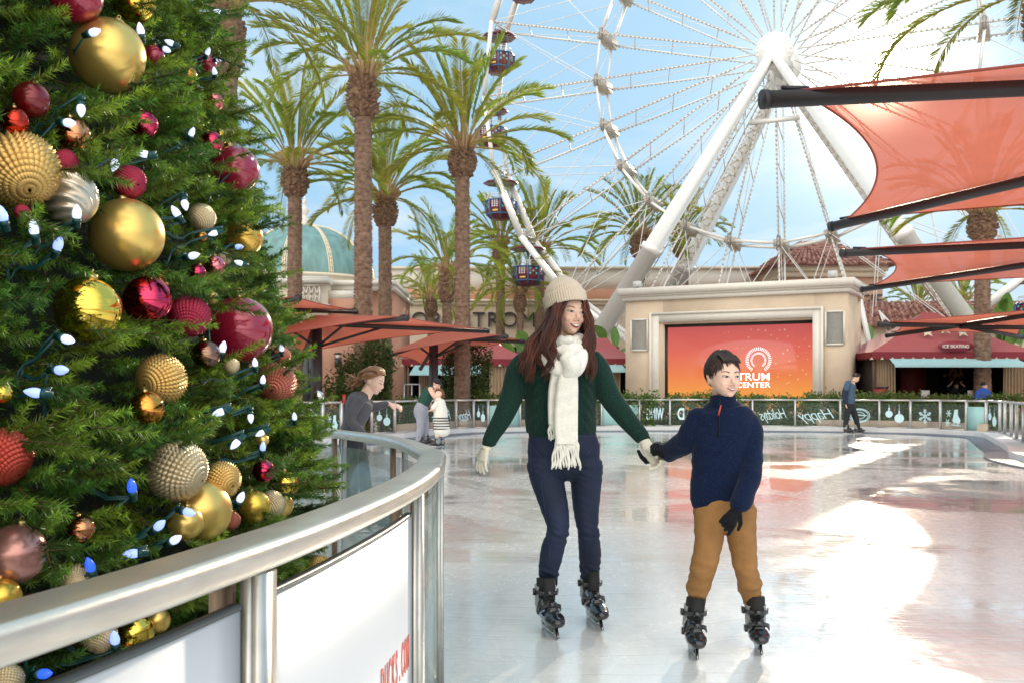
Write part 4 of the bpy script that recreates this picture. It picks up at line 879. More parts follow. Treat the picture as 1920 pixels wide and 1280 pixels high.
def shrub(cen, size, label, n=2600, box=False, ls=.09, col=(.065, .12, .022), seed=0, group='leafy shrubs around the rink', name='shrub'):
    rg = np.random.default_rng(seed); cen = list(cen); t = thing(name, label, 'shrub', (cen[0], cen[1], max(0, cen[2]-size[2]/2)), group)
    p = leaf_cloud(cen, size, n, ls, rg); 
    if box: u_ = rg.uniform(-1, 1, (n, 3)); u_ = np.sign(u_)*np.abs(u_)**.7; p = u_*np.array(size)/2*(1+.12*rg.normal(0, 1, (n, 1)))+np.array(cen)
    p[:, 2] = np.maximum(p[:, 2], .03); me = leaves_mesh('foliage', p, ls, rg, col); me.materials.append(m_leaf); link('foliage', me, t)
    w = MB(); r2 = random.Random(seed)
    for i in range(7): a = r2.uniform(0, 2*PI); w.tube([(cen[0], cen[1], -.02), (cen[0]+math.cos(a)*size[0]*.15, cen[1]+math.sin(a)*size[1]*.15, cen[2]), (cen[0]+math.cos(a)*size[0]*.32, cen[1]+math.sin(a)*size[1]*.3, cen[2]+size[2]*.3)], [.03, .02, .008], 5)
    w.build('branches', mat('twig', (.10, .06, .04), .9), t); return t
shrub((px2(655, 26.5), 26.5, 1.3), (1.0, 1.3, 2.55), 'tall bright green shrub right of the skater in grey, at the tallest palm foot', 5200, seed=1)
shrub((px2(715, 27.5), 27.5, 1.35), (1.0, 1.3, 2.6), 'tall shrub at the right foot of the tallest palm', 5200, seed=2)
shrub((px2(851, 32), 32, 1.5), (.8, 1.0, 3.0), 'climbing shrub up the left side of the palm before the kiosk', 3200, seed=3)
shrub((px2(893, 32), 32, 1.45), (.9, 1.0, 2.9), 'climbing shrub up the right side of the palm before the kiosk', 3200, seed=4)
shrub((px2(612, 25), 25, .55), (1.6, 1.0, 1.1), 'low dark shrub behind the short barrier, below the pink wall', 1800, seed=5)
rr_ = random.Random(4)
HL = ['glossy green hedge bush behind the barrier %s' % s for s in ('right of the two child skaters', 'below the tan drape of the left kiosk', 'right of the left kiosk drapes', 'beside the gloved hand at left', 'left of the long haired woman', 'right of the long haired woman', 'behind the mirrored word WING', 'left of the boy', 'directly behind the boy', 'right of the boy shoulder', 'behind the mirrored word Holidays', 'between the mirrored words Holidays and Happy', 'behind the mirrored word Happy', 'left of the skater in dark blue', 'behind the skater in dark blue', 'behind the ornament prints', 'left of the red shop bag sign', 'behind the snowflake print', 'behind the ice skate print', 'behind the solid teal panel at right', 'at the right corner of the rink')]
hx = [745, 790, 838, 885, 930, 975, 1020, 1085, 1150, 1195, 1240, 1290, 1350, 1400, 1445, 1495, 1545, 1598, 1640, 1690, 1735, 1785, 1830, 1880]
hlab = ['behind the couple of skaters', 'behind the mirrored word Holidays at left', 'behind the mirrored word Happy at left', 'behind the ornament print at left', 'behind the left solid teal panel', 'left of the long haired woman', 'behind the scarf of the long haired woman', 'right of the long haired woman', 'behind the teal panel near the green sleeve', 'left of the mirrored word WING', 'behind the mirrored word WING', 'behind the mirrored letter D', 'directly behind the boy', 'right of the boy shoulder', 'behind the mirrored word Holidays at right', 'between the mirrored words Holidays and Happy at right', 'behind the mirrored word Happy at right', 'behind the skater in dark blue', 'behind the oval print', 'behind the ornament print at right', 'behind the snowflake print', 'behind the ice skate print', 'behind the solid teal panel at right', 'at the right corner of the rink']
for i, x in enumerate(hx):
    d = 31.3 if x > 800 else 29.5; hh = rr_.uniform(.85, 1.12)
    shrub((px2(x, d), d+rr_.uniform(-.2, .3), hh*.52), (1.0, .8, hh), 'glossy green hedge bush '+hlab[i], 2100, box=True, ls=.10, seed=30+i, col=(.10, .17, .03), group='hedge bushes behind the far barrier')
w = MB()
for (x0, y0), (x1, y1) in zip(POSTS[5:24], POSTS[6:25]):
    a_, b_ = px_ground(x0, y0, .14), px_ground(x1, y1, .14); a_ = a_*1.0+Vector((0, .75, 0)); b_ = b_+Vector((0, .75, 0)); w.bar((a_.x, a_.y, .16), (b_.x, b_.y, .16), .12, .36)
tag(w.build('planter_wall', m_beige), 'low beige planter wall in front of the hedge behind the far barrier', 'planter wall')
# thin pole, bin, red sign bag by the kiosk
t = thing('shop_sign_board', 'dark red board sign standing left of the ice skating kiosk', 'sign', (px2(1654, 33), 33, 0))
d = 33; w = MB(); fbox(w, 1644, 1665, 727, 750, d, .25); w.build('board', mat('dark_red_board', (.32, .02, .04), .6), t); w = MB(); fbox(w, 1643, 1666, 724, 727, d, .3, .02); fbox(w, 1645, 1648, 750, 792, d, .2); fbox(w, 1661, 1664, 750, 792, d, .2); w.build('frame', m_blk, t)
t = thing('leaning_pole', 'thin white steel strut leaning behind the right end of the screen building', 'pole', (px2(1640, 40), 40, 0)); MB().bar(P(1612, 560, 40), P(1648, 730, 40), .16).build('strut', m_ww, t); MB().box((P(1650, 734, 40).x, 40, .6), (.5, .5, 1.2)).build('foot_block', m_white, t)
t = thing('red_notice', 'small red notice on a stand beside the skater in grey', 'notice', (px2(645, 24.5), 24.5, 0)); MB().box((px2(645, 24.5), 24.5, 1.02), (.07, .02, .24)).build('board', m_red, t); MB().bar((px2(645, 24.5), 24.52, 0), (px2(645, 24.5), 24.52, .9), .03).build('pole', m_blk, t)
# ---------------------------------------------------------------- near curved barrier round the tree
RP = [(-3.2, -1.9), (-1.9, -1.35), (-1.15, -.5), (-.80, .3), (-.562, 1.08), (-.455, 1.52), (-.375, 1.97), (-.305, 2.6), (-.283, 3.25), (-.30, 3.7), (-.345, 4.15), (-.60, 5.2), (-.98, 6.05), (-1.42, 6.75), (-2.3, 7.6), (-3.6, 8.2), (-5.0, 8.3)]
RC = spline(RP, 260)
RS = np.concatenate(([0], np.cumsum(np.linalg.norm(np.diff(RC, axis=0), axis=1))))
def rail_at(s, off=0, z=0):
    x, y = np.interp(s, RS, RC[:, 0]), np.interp(s, RS, RC[:, 1]); x2, y2 = np.interp(s+.02, RS, RC[:, 0]), np.interp(s+.02, RS, RC[:, 1]); x1, y1 = np.interp(s-.02, RS, RC[:, 0]), np.interp(s-.02, RS, RC[:, 1])
    d = Vector((x2-x1, y2-y1, 0)).normalized(); n = Vector((d.y, -d.x, 0)); return Vector((x, y, z))+n*off, d, n
def s_of(dy, lo=0):   # arc length where the path passes depth dy (increasing part)
    i = np.argmax((RC[:, 1] >= dy)); return RS[i]
m_alr = mat('brushed_rail', (.74, .68, .58), .32, .85, var=.12, vscale=7, bump=.06, bscale=50, stretch=(1, 1, 8))
m_alp = mat('post_alu', (.60, .57, .52), .35, .8, var=.12, vscale=12, bump=.05)
m_brn = mat('worn_brown_post', (.30, .19, .12), .5, .35, col2=(.45, .36, .27), vscale=14, stretch=(1, 1, .25), bump=.1)
m_wp = mat('white_dasher', (.74, .75, .76), .35, var=.03, vscale=1.5, bump=.03, bscale=8)
m_ng = mat('green_glass', (.50, .66, .60), .05, alpha=.42, spec=.8)
nb_ = thing('tree_barrier', 'curved waist high barrier with broad aluminium top rail around the decorated tree', 'barrier', (-.4, 2, 0))
def sweep(prof, s0, s1, n, z0):
    w = MB(); vs = []
    for i in range(n+1):
        c, d, nn = rail_at(s0+(s1-s0)*i/n, 0, z0)
        for u, v in prof: vs.append(c+nn*u+Vector((0, 0, v)))
    k = len(prof); w.add(vs, [(i*k+j, i*k+(j+1) % k, (i+1)*k+(j+1) % k, (i+1)*k+j) for i in range(n) for j in range(k)]+[tuple(range(k-1, -1, -1)), tuple(n*k+j for j in range(k))]); return w
pr = [];
for (cx_, cy_, a0) in ((.036, -.017, 0), (-.036, -.017, PI/2), (-.036, -.033, PI), (.036, -.033, 1.5*PI)):
    for t_ in np.linspace(0, PI/2, 6): pr.append((cx_+.016*math.cos(a0+t_), cy_+.016*math.sin(a0+t_)))
pr = pr[:12]+pr[12:]
sweep(pr, .2, RS[-1], 240, .960).build('top_rail', m_alr, nb_, smooth=True)
w = MB()
sweep([(.022, 0), (-.022, 0), (-.022, -.03), (.022, -.03)], .2, RS[-1], 200, .05).build('bottom_rail', m_alp, nb_)
sp_ = [s_of(y) for y in (.42, 1.60, 2.78)]
stp = sp_[2]-sp_[1]; S_ = [sp_[0]-stp*2, sp_[0]-stp, sp_[0]]+sp_[1:]+[sp_[2]+stp*k for k in (1, 2, 3, 4, 5, 6)]; S_ = [q for q in S_ if .3 < q < RS[-1]-.2]
for s in S_:
    a = rail_at(s)[1]; ang_ = math.atan2(a.y, a.x)
    c = rail_at(s+.012, .034, .455)[0]; w = MB(); w.box(c, (.062, .020, .91), ang_); w.box(rail_at(s-.02, .022, .455)[0], (.012, .018, .909), ang_); w.build('post', m_alp, nb_)
    c = rail_at(s, -.030, .455)[0]; w = MB(); w.box(c, (.05, .022, .905), ang_); w.build('inner_post', m_brn, nb_)
    w = MB(); 
    for z in (.2, .5, .8): w.tube([rail_at(s+.01, -.041, z)[0], rail_at(s+.01, -.045, z)[0]], .006, 8)
    w.build('bolt', m_alp, nb_)
for i in range(len(S_)-1):
    s0, s1 = S_[i]+.036, S_[i+1]-.034; yv = rail_at((s0+s1)/2)[0].y
    white = yv < 2.7
    top = .862 if white else .858
    w = MB(); vs = []; n_ = 14; th = .006 if white else .005
    for k in range(n_+1):
        c, d, nn = rail_at(s0+(s1-s0)*k/n_, .012); vs += [c+nn*th+Vector((0, 0, .055)), c+nn*th+Vector((0, 0, top)), c-nn*th+Vector((0, 0, top)), c-nn*th+Vector((0, 0, .055))]
    w.add(vs, [(4*k+j, 4*k+(j+1) % 4, 4*k+4+(j+1) % 4, 4*k+4+j) for k in range(n_) for j in range(4)]+[(3, 2, 1, 0), (4*n_, 4*n_+1, 4*n_+2, 4*n_+3)])
    pn = w.build('panel' if white else 'glass_panel', m_wp if white else m_ng, nb_)
    if white:
        w = MB(); vs = []
        for k in range(n_+1):
            c, d, nn = rail_at(s0+(s1-s0)*k/n_, .012); vs += [c+nn*.009+Vector((0, 0, top-.004)), c+nn*.009+Vector((0, 0, top+.005)), c-nn*.009+Vector((0, 0, top+.005)), c-nn*.009+Vector((0, 0, top-.004))]
        w.add(vs, [(4*k+j, 4*k+(j+1) % 4, 4*k+4+(j+1) % 4, 4*k+4+j) for k in range(n_) for j in range(4)]); w.build('edge_trim', mat('dark_trim', (.07, .08, .08), .4), pn)
        if yv > 1.5:
            lett = MB(); body = 'DUCKS.COM'; se = s1-.055; adv = .040
            for j, ch in enumerate(reversed(body)):
                c, d, nn = rail_at(se-adv*(j+.5), .0195, .495); text_mb(ch, .128, frame(c, d, (0, 0, 1)), sx=.37, extrude=.0006, offset=.001, mbd=lett)
            lt = lett.build('lettering', mat('coral_print', (.75, .10, .07), .5), pn); lt['label'] = 'red condensed letters DUCKS.COM'
    elif 5.0 < yv < 7.2:
        pass
# ---------------------------------------------------------------- decorated tree
TC = Vector((-4.5, 3.6, 0)); CAM = Vector((0, 0, H))
def TR(z): return 3.62-.240*(z-1.1) if z > .9 else 3.668-.10*(.9-z)
xt = thing('christmas_tree', 'giant decorated evergreen tree covered in baubles filling the left of the picture', 'christmas tree', TC)
def hit(x, y, dr=0.0):
    d = Vector(((x-CX)/F, 1, -(y-HZ)/F)); best = None
    for i in range(900):
        t = 1.2+i*.006; p = CAM+d*t; g = math.hypot(p.x-TC.x, p.y-TC.y)-(TR(p.z)+dr)
        if best is None or g < best[0]: best = (g, t)
        if g <= 0: return p
    return CAM+d*best[1]
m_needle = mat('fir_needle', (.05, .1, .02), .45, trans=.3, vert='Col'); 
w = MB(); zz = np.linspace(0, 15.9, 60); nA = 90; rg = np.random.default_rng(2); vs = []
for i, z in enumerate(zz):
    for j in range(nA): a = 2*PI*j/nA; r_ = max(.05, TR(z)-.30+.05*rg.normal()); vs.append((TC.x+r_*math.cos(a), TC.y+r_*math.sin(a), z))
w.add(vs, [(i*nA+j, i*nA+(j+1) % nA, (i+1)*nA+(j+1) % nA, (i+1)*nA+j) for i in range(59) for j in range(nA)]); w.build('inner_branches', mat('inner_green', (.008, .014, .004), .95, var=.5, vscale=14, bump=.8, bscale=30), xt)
MB().tube([(TC.x, TC.y, -.02), (TC.x, TC.y, 16.1)], [.3, .03], 12).build('trunk', m_boot, xt)
ORN = [  # x, y, r, style, words
 (143, -6, 48, 'crim', 'crimson bauble cut by the top edge'), (250, 2, 42, 'goldm', 'mirror gold bauble at the top edge'), (202, 104, 68, 'golds', 'huge satin gold bauble near the top, its left half behind needles'),
 (288, 105, 20, 'crim', 'small crimson bauble right of the huge upper gold one'), (388, 118, 18, 'crim', 'small crimson bauble at the right fringe near the top'), (352, 141, 17, 'amber', 'small amber bauble among upper needles'),
 (400, 190, 20, 'rosem', 'small pink copper bauble at the upper right fringe'), (413, 258, 14, 'goldm', 'tiny gold bauble above the large glossy crimson one'), (58, 188, 34, 'crimd', 'dark red bauble deep in the needles, upper left'),
 (27, 228, 26, 'redm', 'red mirror bauble above the great faceted gold one'), (137, 253, 32, 'copper', 'copper mirror bauble under two bright bulbs'), (270, 233, 26, 'crimm', 'crimson mirror bauble below the huge upper gold one'),
 (36, 319, 70, 'facg', 'great faceted gold bauble at the left edge'), (121, 305, 24, 'facc', 'small faceted crimson bauble right of the great faceted gold one'), (128, 368, 50, 'flute', 'fluted champagne bauble behind a dark cable'),
 (243, 342, 30, 'facc', 'faceted crimson bauble above the big satin gold one'), (396, 268, 22, 'crimm', 'small crimson bauble tucked behind the large glossy crimson one'), (440, 320, 46, 'crim', 'large glossy crimson bauble on the right outline, upper one'),
 (238, 441, 68, 'golds', 'big satin gold bauble in the middle of the tree'), (379, 408, 25, 'facp', 'small faceted champagne bauble left of the glossy gold one'), (455, 446, 38, 'goldg', 'glossy gold bauble on the right outline in front of the dome'),
 (377, 443, 11, 'amber', 'tiny amber bauble below the faceted champagne one'), (402, 499, 20, 'rosem', 'small rose mirror bauble, upper of a pair'), (369, 512, 17, 'crimm', 'small ruby bauble left of the rose mirror one'), (420, 486, 13, 'facp', 'tiny beaded champagne bauble beside the rose mirror one'),
 (165, 581, 61, 'goldm', 'big mirror gold bauble reflecting the rink'), (277, 563, 45, 'crimm', 'crimson mirror bauble right of the big mirror gold one'), (304, 527, 15, 'copper', 'small copper bauble peeping above the crimson mirror one'),
 (355, 593, 38, 'facc', 'faceted crimson bauble between two larger crimson ones'), (449, 618, 62, 'crim', 'large glossy crimson bauble on the right outline, lower one'), (398, 559, 12, 'golds', 'tiny gold bauble left of the lower glossy crimson one'),
 (386, 665, 27, 'bronze', 'dark bronze mirror bauble below left of the lower glossy crimson one'), (303, 711, 46, 'facg', 'faceted gold bauble in the lower middle'), (434, 686, 15, 'facp', 'small tan beaded bauble right of the bronze one'),
 (275, 766, 33, 'amberm', 'amber mirror bauble below the faceted gold one'), (516, 718, 38, 'facr', 'rose copper faceted bauble on the right outline'), (527, 667, 18, 'facr', 'small rose faceted bauble above the rose copper one'), (597, 742, 10, 'silver', 'tiny silver mirror bauble on the outermost right twig'),
 (3, 856, 54, 'faccr', 'coral red faceted bauble at the left edge'), (333, 883, 56, 'facp', 'large faceted champagne bauble above the rail'), (416, 900, 35, 'facg', 'faceted gold bauble right of the large champagne one'),
 (376, 957, 58, 'golds', 'large satin gold bauble just above the rail'), (348, 980, 33, 'golds', 'satin gold bauble left of the large one above the rail'), (432, 975, 18, 'facr', 'small rose faceted bauble touching the rail top'),
 (476, 949, 31, 'goldy', 'yellow gold satin bauble above the rail'), (494, 882, 21, 'crimm', 'small ruby mirror bauble above the yellow gold one'), (533, 909, 28, 'goldm', 'mirror gold bauble at the lower right outline'),
 (510, 944, 25, 'facp', 'beaded champagne bauble between two gold ones above the rail'), (526, 946, 24, 'golds', 'orange gold satin bauble below the lower mirror gold one'), (152, 991, 26, 'copper', 'copper mirror bauble at lower left'),
 (30, 1037, 56, 'mauve', 'big mauve pink bauble with needle shadows, lower left'), (3, 1119, 36, 'goldy', 'pale gold bauble at the left edge just above the rail'), (148, 1086, 30, 'facp', 'champagne faceted bauble half hidden behind the rail'),
 (600, 1066, 26, 'facg', 'faceted gold bauble seen between rail and white panel'), (560, 1083, 19, 'goldy', 'yellow gold bauble seen between rail and white panel'), (536, 1102, 16, 'facc', 'crimson faceted bauble in the corner above the white panel'),
 (252, 1188, 37, 'goldm', 'mirror gold bauble below the rail'), (295, 1163, 24, 'golds', 'dull gold bauble below the rail, behind the mirror gold one'), (186, 1192, 32, 'facp', 'champagne faceted bauble just below the rail'), (202, 1268, 34, 'rose', 'pink glossy bauble above the lower left panel'), (8, 1275, 34, 'facp', 'champagne faceted bauble in the bottom left corner'),
 (3, 737, 20, 'goldm', 'mirror gold bauble cut by the left edge'), (492, 825, 12, 'golds', 'small gold bauble hanging over the far rail'), (42, 398, 14, 'facc', 'tiny crimson glitter bauble under the great faceted gold one')]
OM = dict(crim=mat('crimson_gloss', (.42, .012, .05), .18, .25, coat=1), crimd=mat('dark_red_gloss', (.20, .006, .012), .2, .4, coat=.6), redm=mat('red_mirror', (.55, .05, .03), .06, 1), crimm=mat('crimson_mirror', (.62, .05, .12), .05, 1),
 goldm=mat('gold_mirror', (.90, .62, .10), .03, 1), golds=mat('gold_satin', (.90, .60, .17), .30, .8), goldg=mat('gold_gloss', (.85, .48, .05), .18, .7, coat=1), goldy=mat('yellow_gold_satin', (.85, .55, .09), .26, .8), amber=mat('amber_gloss', (.8, .33, .06), .12, .9), amberm=mat('amber_mirror', (.85, .34, .07), .04, 1),
 copper=mat('copper_mirror', (.72, .30, .14), .07, 1), bronze=mat('bronze_mirror', (.30, .17, .12), .08, 1), rosem=mat('rose_mirror', (.80, .22, .25), .06, 1), rose=mat('rose_gloss', (.75, .18, .22), .15, .7, coat=1), mauve=mat('mauve_satin', (.58, .27, .23), .25, .6, coat=.5), silver=mat('silver_mirror', (.8, .8, .78), .04, 1),
 facg=mat('gold_facet', (.80, .50, .16), .32, .7, bump=.15, bscale=300), facp=mat('champagne_facet', (.78, .62, .38), .32, .6, bump=.15, bscale=300), facc=mat('crimson_facet', (.46, .03, .075), .3, .5, bump=.2, bscale=300), facr=mat('rose_facet', (.58, .17, .11), .3, .6, bump=.15, bscale=300), faccr=mat('coral_facet', (.60, .08, .05), .32, .5, bump=.15, bscale=300), flute=mat('champagne_satin', (.74, .64, .50), .28, .7))
m_cap = mat('gold_cap', (.7, .5, .2), .3, 1)
OB = []
m_shape = {}
def shape(kind):
    if kind in m_shape: return m_shape[kind]
    w = MB()
    if kind == 'ball': w.ball((0, 0, 0), 1, 40)
    elif kind == 'flute':
        nn, kk = 72, 40; vs = []
        for i in range(kk+1):
            ph = PI*i/kk; r0 = max(1e-3, math.sin(ph)**.8)
            for j in range(nn): a = 2*PI*j/nn; q = 1+.13*math.cos(9*(a+ph*1.1))*math.sin(ph); vs.append((r0*q*math.cos(a)*.95, r0*q*math.sin(a)*.95, -1.1*math.cos(ph)))
        w.add(vs, [(i*nn+j, i*nn+(j+1) % nn, (i+1)*nn+(j+1) % nn, (i+1)*nn+j) for i in range(kk) for j in range(nn)])
    else:
        nn, kk = (32, 17) if kind == 'fac' else (26, 13)
        def pt(i, j, r=1.0): ph = PI*i/kk; a = 2*PI*j/nn; return Vector((r*math.sin(ph)*math.cos(a), r*math.sin(ph)*math.sin(a), -r*math.cos(ph)))
        for i in range(kk):
            for j in range(nn):
                q = [pt(i, j, .92), pt(i, j+1, .92), pt(i+1, j+1, .92), pt(i+1, j, .92)]; h = .17*max(.15, math.sin(PI*(i+.5)/kk)); t = pt(i+.5, j+.5, .92+h)
                w.add(q+[t], [(0, 1, 4), (1, 2, 4), (2, 3, 4), (3, 0, 4)])
    me = w.mesh(kind); 
    if kind in ('ball', 'flute'): me.polygons.foreach_set('use_smooth', [True]*len(me.polygons))
    m_shape[kind] = me; return me
capme = MB().lathe([(.17, .93), (.17, 1.10), (.10, 1.13), (.02, 1.13)], 14).tube([(.05*math.cos(a), 0, 1.19+.07*math.sin(a)) for a in np.linspace(0, 2*PI, 13)], .015, 5).mesh('cap'); capme.materials.append(m_cap)
rgo = random.Random(9)
for x, y, r, st, wd in ORN:
    p = hit(x, y, -.02 if r < 40 else -.05); d = p.y; rad = r*d/F; sh = 'fac' if st.startswith('fac') else 'flute' if st == 'flute' else 'ball'
    me = shape(sh).copy(); me.materials.clear(); me.materials.append(OM[st]); me.name = 'bauble'
    o = link('christmas_bauble', me); o.location = p; o.scale = (rad,)*3; o.rotation_euler = (rgo.uniform(-.25, .25), rgo.uniform(-.25, .25), rgo.uniform(0, 6)) if sh == 'ball' else (R(rgo.uniform(-80, -25)), R(rgo.uniform(-40, 40)), rgo.uniform(-.6, 1.2))
    tag(o, wd, 'bauble', 'baubles hung on the decorated tree')
    c = bpy.data.objects.new('hanger_cap', capme); COL.objects.link(c); c.parent = o
    OB.append((x, y, r, p, rad, wd))
# bulbs
BUL = [(178, 60, 10, 0), (263, 55, 95, 0), (313, 94, -30, 0), (318, 80, 160, 0), (390, 97, 60, 0), (408, 22, 170, 0), (412, 112, 0, 0), (402, 134, 95, 0), (152, 208, -80, 0), (131, 231, -10, 0), (360, 248, 60, 0), (267, 288, 170, 0), (215, 310, -100, 0), (347, 385, -70, 0), (329, 397, 120, 0), (4, 402, 95, 1), (63, 427, 90, 0), (144, 398, 80, 0), (110, 457, 60, 1), (364, 479, 10, 0), (400, 438, 200, 0), (449, 463, 0, 1), (448, 493, 160, 0), (128, 637, -15, 0), (116, 693, 0, 1), (418, 650, 70, 0), (478, 679, 90, 0), (493, 711, 80, 0), (410, 773, 200, 0), (470, 784, -80, 0), (552, 780, 90, 0), (488, 812, 210, 0), (441, 832, 230, 0), (493, 836, 80, 1), (247, 910, 90, 2), (300, 983, 40, 1), (355, 960, -10, 1), (168, 1058, 100, 2), (85, 1262, 10, 2), (452, 931, 60, 0), (246, 1037, 180, 1), (528, 652, 90, 0), (215, 1195, 90, 1), (330, 1010, 30, 0), (62, 735, 170, 1), (470, 300, 20, 0)]
m_bw = mat('bulb_white', (.75, .8, .95), .25, emit=(.62, .70, 1), estr=.62); m_bb = mat('bulb_pale_blue', (.4, .5, .95), .25, emit=(.26, .36, 1), estr=.9); m_bc = mat('bulb_deep_blue', (.05, .12, .8), .2, emit=(.02, .10, 1), estr=.75)
m_sock = mat('teal_green_socket', (.012, .075, .07), .35)
BM = MB().lathe([(.0105, 0), (.0145, .006), (.0165, .016), (.0155, .028), (.011, .040), (.006, .049), (.0015, .054)], 20).mesh('bulb'); BM.polygons.foreach_set('use_smooth', [True]*len(BM.polygons))
SMh = MB().lathe([(.006, -.034), (.013, -.033), (.013, -.012), (.0155, -.012), (.0155, .004)], 14).box((0, .014, -.024), (.014, .012, .018)).mesh('socket'); SMh.materials.append(m_sock)
used = set(); BPOS = []
def where(x, y):
    ds = sorted((math.hypot(x-o[0], y-o[1])/(1), o) for o in OB); o = ds[0][1]; dx, dy = x-o[0], y-o[1]
    w1 = ('right' if dx > 0 else 'left') if abs(dx) > abs(dy) else ('below' if dy > 0 else 'above')
    short = o[5].split(' bauble')[0]; return w1, short, ds[1][1][5].split(' bauble')[0]
for x, y, an, cl in BUL:
    p = hit(x, y, .035); a = R(an); ax = Vector((math.cos(a), -.35, math.sin(a))).normalized(); q = Vector((0, 0, 1)).rotation_difference(ax)
    me = BM.copy(); me.materials.clear(); me.materials.append((m_bw, m_bb, m_bc)[cl]); me.name = 'bulb'
    o = link('light_bulb', me); s = .72*(1.0 if p.y < 3.2 else .85); o.location = p-ax*.025*s; o.rotation_mode = 'QUATERNION'; o.rotation_quaternion = q; o.scale = (s,)*3
    w1, a1, a2 = where(x, y); col_ = ('white', 'pale blue', 'deep blue')[cl]; lab = f'{col_} cone light bulb {"just "+w1 if w1 in ("above", "below") else "on the "+w1+" side of"} the {a1} bauble'
    if lab in used: lab = f'{col_} cone light bulb between the {a1} bauble and the {a2} one'
    if lab in used: lab = f'second {col_} bulb near the {a1} bauble, {"higher" if y < 500 else "lower"} one'
    used.add(lab); lab = ' '.join(lab.split()[:16]); tag(o, lab, 'light bulb', 'cone shaped lights on the decorated tree')
    c = bpy.data.objects.new('socket', SMh); COL.objects.link(c); c.parent = o; BPOS.append((x, y, p-ax*.05*s))
w = MB(); rem = BPOS[:]; cur = rem.pop(0)
while rem:
    rem.sort(key=lambda b: math.hypot(b[0]-cur[0], (b[1]-cur[1]))); nx = rem.pop(0)
    if True:
        A_, B_ = cur[2], nx[2]; pts = []
        for t in np.linspace(0, 1, 14):
            q = A_.lerp(B_, t); q.z -= .06*4*t*(1-t)+.012*math.sin(t*17); dd = Vector((q.x-TC.x, q.y-TC.y, 0)); rr = TR(q.z)-.02-.10*(4*t*(1-t)); dd = dd.normalized()*rr if dd.length > rr and 0 < t < 1 else dd; pts.append(Vector((TC.x+dd.x, TC.y+dd.y, q.z)))
        for off in (0, .006): w.tube([q+Vector((0, off, off*.8)) for q in pts], .0032, 5)
    cur = nx
tag(w.build('light_cable', m_sock, None, smooth=True), 'dark green light cable looping between the bulbs on the decorated tree', 'cable')
# needles
def sprigs(base, dirs, Ls, per_m, nl, nw, rg, colr, avoid=True):
    n = len(base); cnt = (Ls*per_m).astype(int); idx = np.repeat(np.arange(n), cnt); tot = len(idx)
    t = rg.random(tot); B = base[idx]; Dr = dirs[idx]; L_ = Ls[idx][:, None]
    bend = (t[:, None]**2)*L_*np.array([[0, 0, .08]])
    p = B+Dr*L_*t[:, None]+bend
    a = rg.uniform(0, 2*PI, tot); h = np.cross(Dr, [0, 0, 1.]); h /= np.linalg.norm(h, axis=1)[:, None]+1e-9; k = np.cross(h, Dr)
    rad = h*np.cos(a)[:, None]+k*np.sin(a)[:, None]; fw = rg.uniform(.45, .95, tot)[:, None]
    nd = rad*.8+Dr*fw+rg.normal(0, .08, (tot, 3)); nd /= np.linalg.norm(nd, axis=1)[:, None]
    ln = nl*rg.uniform(.7, 1.15, tot)[:, None]*(1-.35*t[:, None]**4)
    sd = np.cross(nd, rg.normal(0, 1, (tot, 3))); sd /= np.linalg.norm(sd, axis=1)[:, None]; sd *= nw/2
    V = np.stack([p-sd, p+sd, p+nd*ln], 1)
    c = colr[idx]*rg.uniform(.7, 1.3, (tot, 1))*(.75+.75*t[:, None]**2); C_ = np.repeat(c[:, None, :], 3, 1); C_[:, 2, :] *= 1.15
    return V.reshape(-1, 3), C_.reshape(-1, 3)
def stems(base, dirs, Ls, r):
    n = len(base); h = np.cross(dirs, [0, 0, 1.]); h /= np.linalg.norm(h, axis=1)[:, None]+1e-9; k = np.cross(h, dirs); o = []
    tip = base+dirs*Ls[:, None]+Ls[:, None]*np.array([[0, 0, .12]])
    A = [base+(h*math.cos(q)+k*math.sin(q))*r for q in (0, 2.09, 4.19)]
    for i in range(3): o.append(np.stack([A[i], A[(i+1) % 3], tip], 1))
    V = np.concatenate(o).reshape(-1, 3); return V, np.tile([[.16, .085, .04]], (len(V), 1))
OC = np.array([[o[3].x, o[3].y, o[3].z] for o in OB]); OR = np.array([o[4] for o in OB]); ocam = OC-np.array([0, 0, H]); od = np.linalg.norm(ocam, axis=1); ou = ocam/od[:, None]
BC = np.array([tuple(b[2]) for b in BPOS])
def blocked(p, keep, rg):
    v = p-np.array([0, 0, H]); d = np.linalg.norm(v, axis=1); u = v/d[:, None]; out = np.zeros(len(p), bool)
    for i in range(len(OB)):
        ang_ = np.arccos(np.clip(u @ ou[i], -1, 1))*od[i]; hitm = (ang_ < OR[i]*.97) & (d < od[i]+OR[i]*.3); inside = np.linalg.norm(p-OC[i], axis=1) < OR[i]*1.0; out |= (hitm & (rg.random(len(p)) > keep)) | inside
    bc = BC-np.array([0, 0, H]); bd = np.linalg.norm(bc, axis=1); bu = bc/bd[:, None]
    for i in range(len(BC)):
        ang_ = np.arccos(np.clip(u @ bu[i], -1, 1))*bd[i]; out |= (ang_ < .04) & (d < bd[i]+.01)
    return out
rg = np.random.default_rng(5)
def cluster(n, az0, az1, z0, z1, L0, L1, depth, z_in=0):
    az = rg.uniform(az0, az1, n); z = z0+(z1-z0)*rg.random(n); r_ = np.array([TR(q) for q in z])-rg.uniform(depth*.3, depth, n)-z_in
    b = np.stack([TC.x+r_*np.cos(az), TC.y+r_*np.sin(az), z], 1); o = np.stack([np.cos(az), np.sin(az), np.zeros(n)], 1); tg = np.stack([-np.sin(az), np.cos(az), np.zeros(n)], 1)
    d = o+tg*rg.normal(0, .38, (n, 1))+np.array([0, 0, 1.])*rg.normal(.02, .33, (n, 1)); d /= np.linalg.norm(d, axis=1)[:, None]; return b, d, rg.uniform(L0, L1, n)
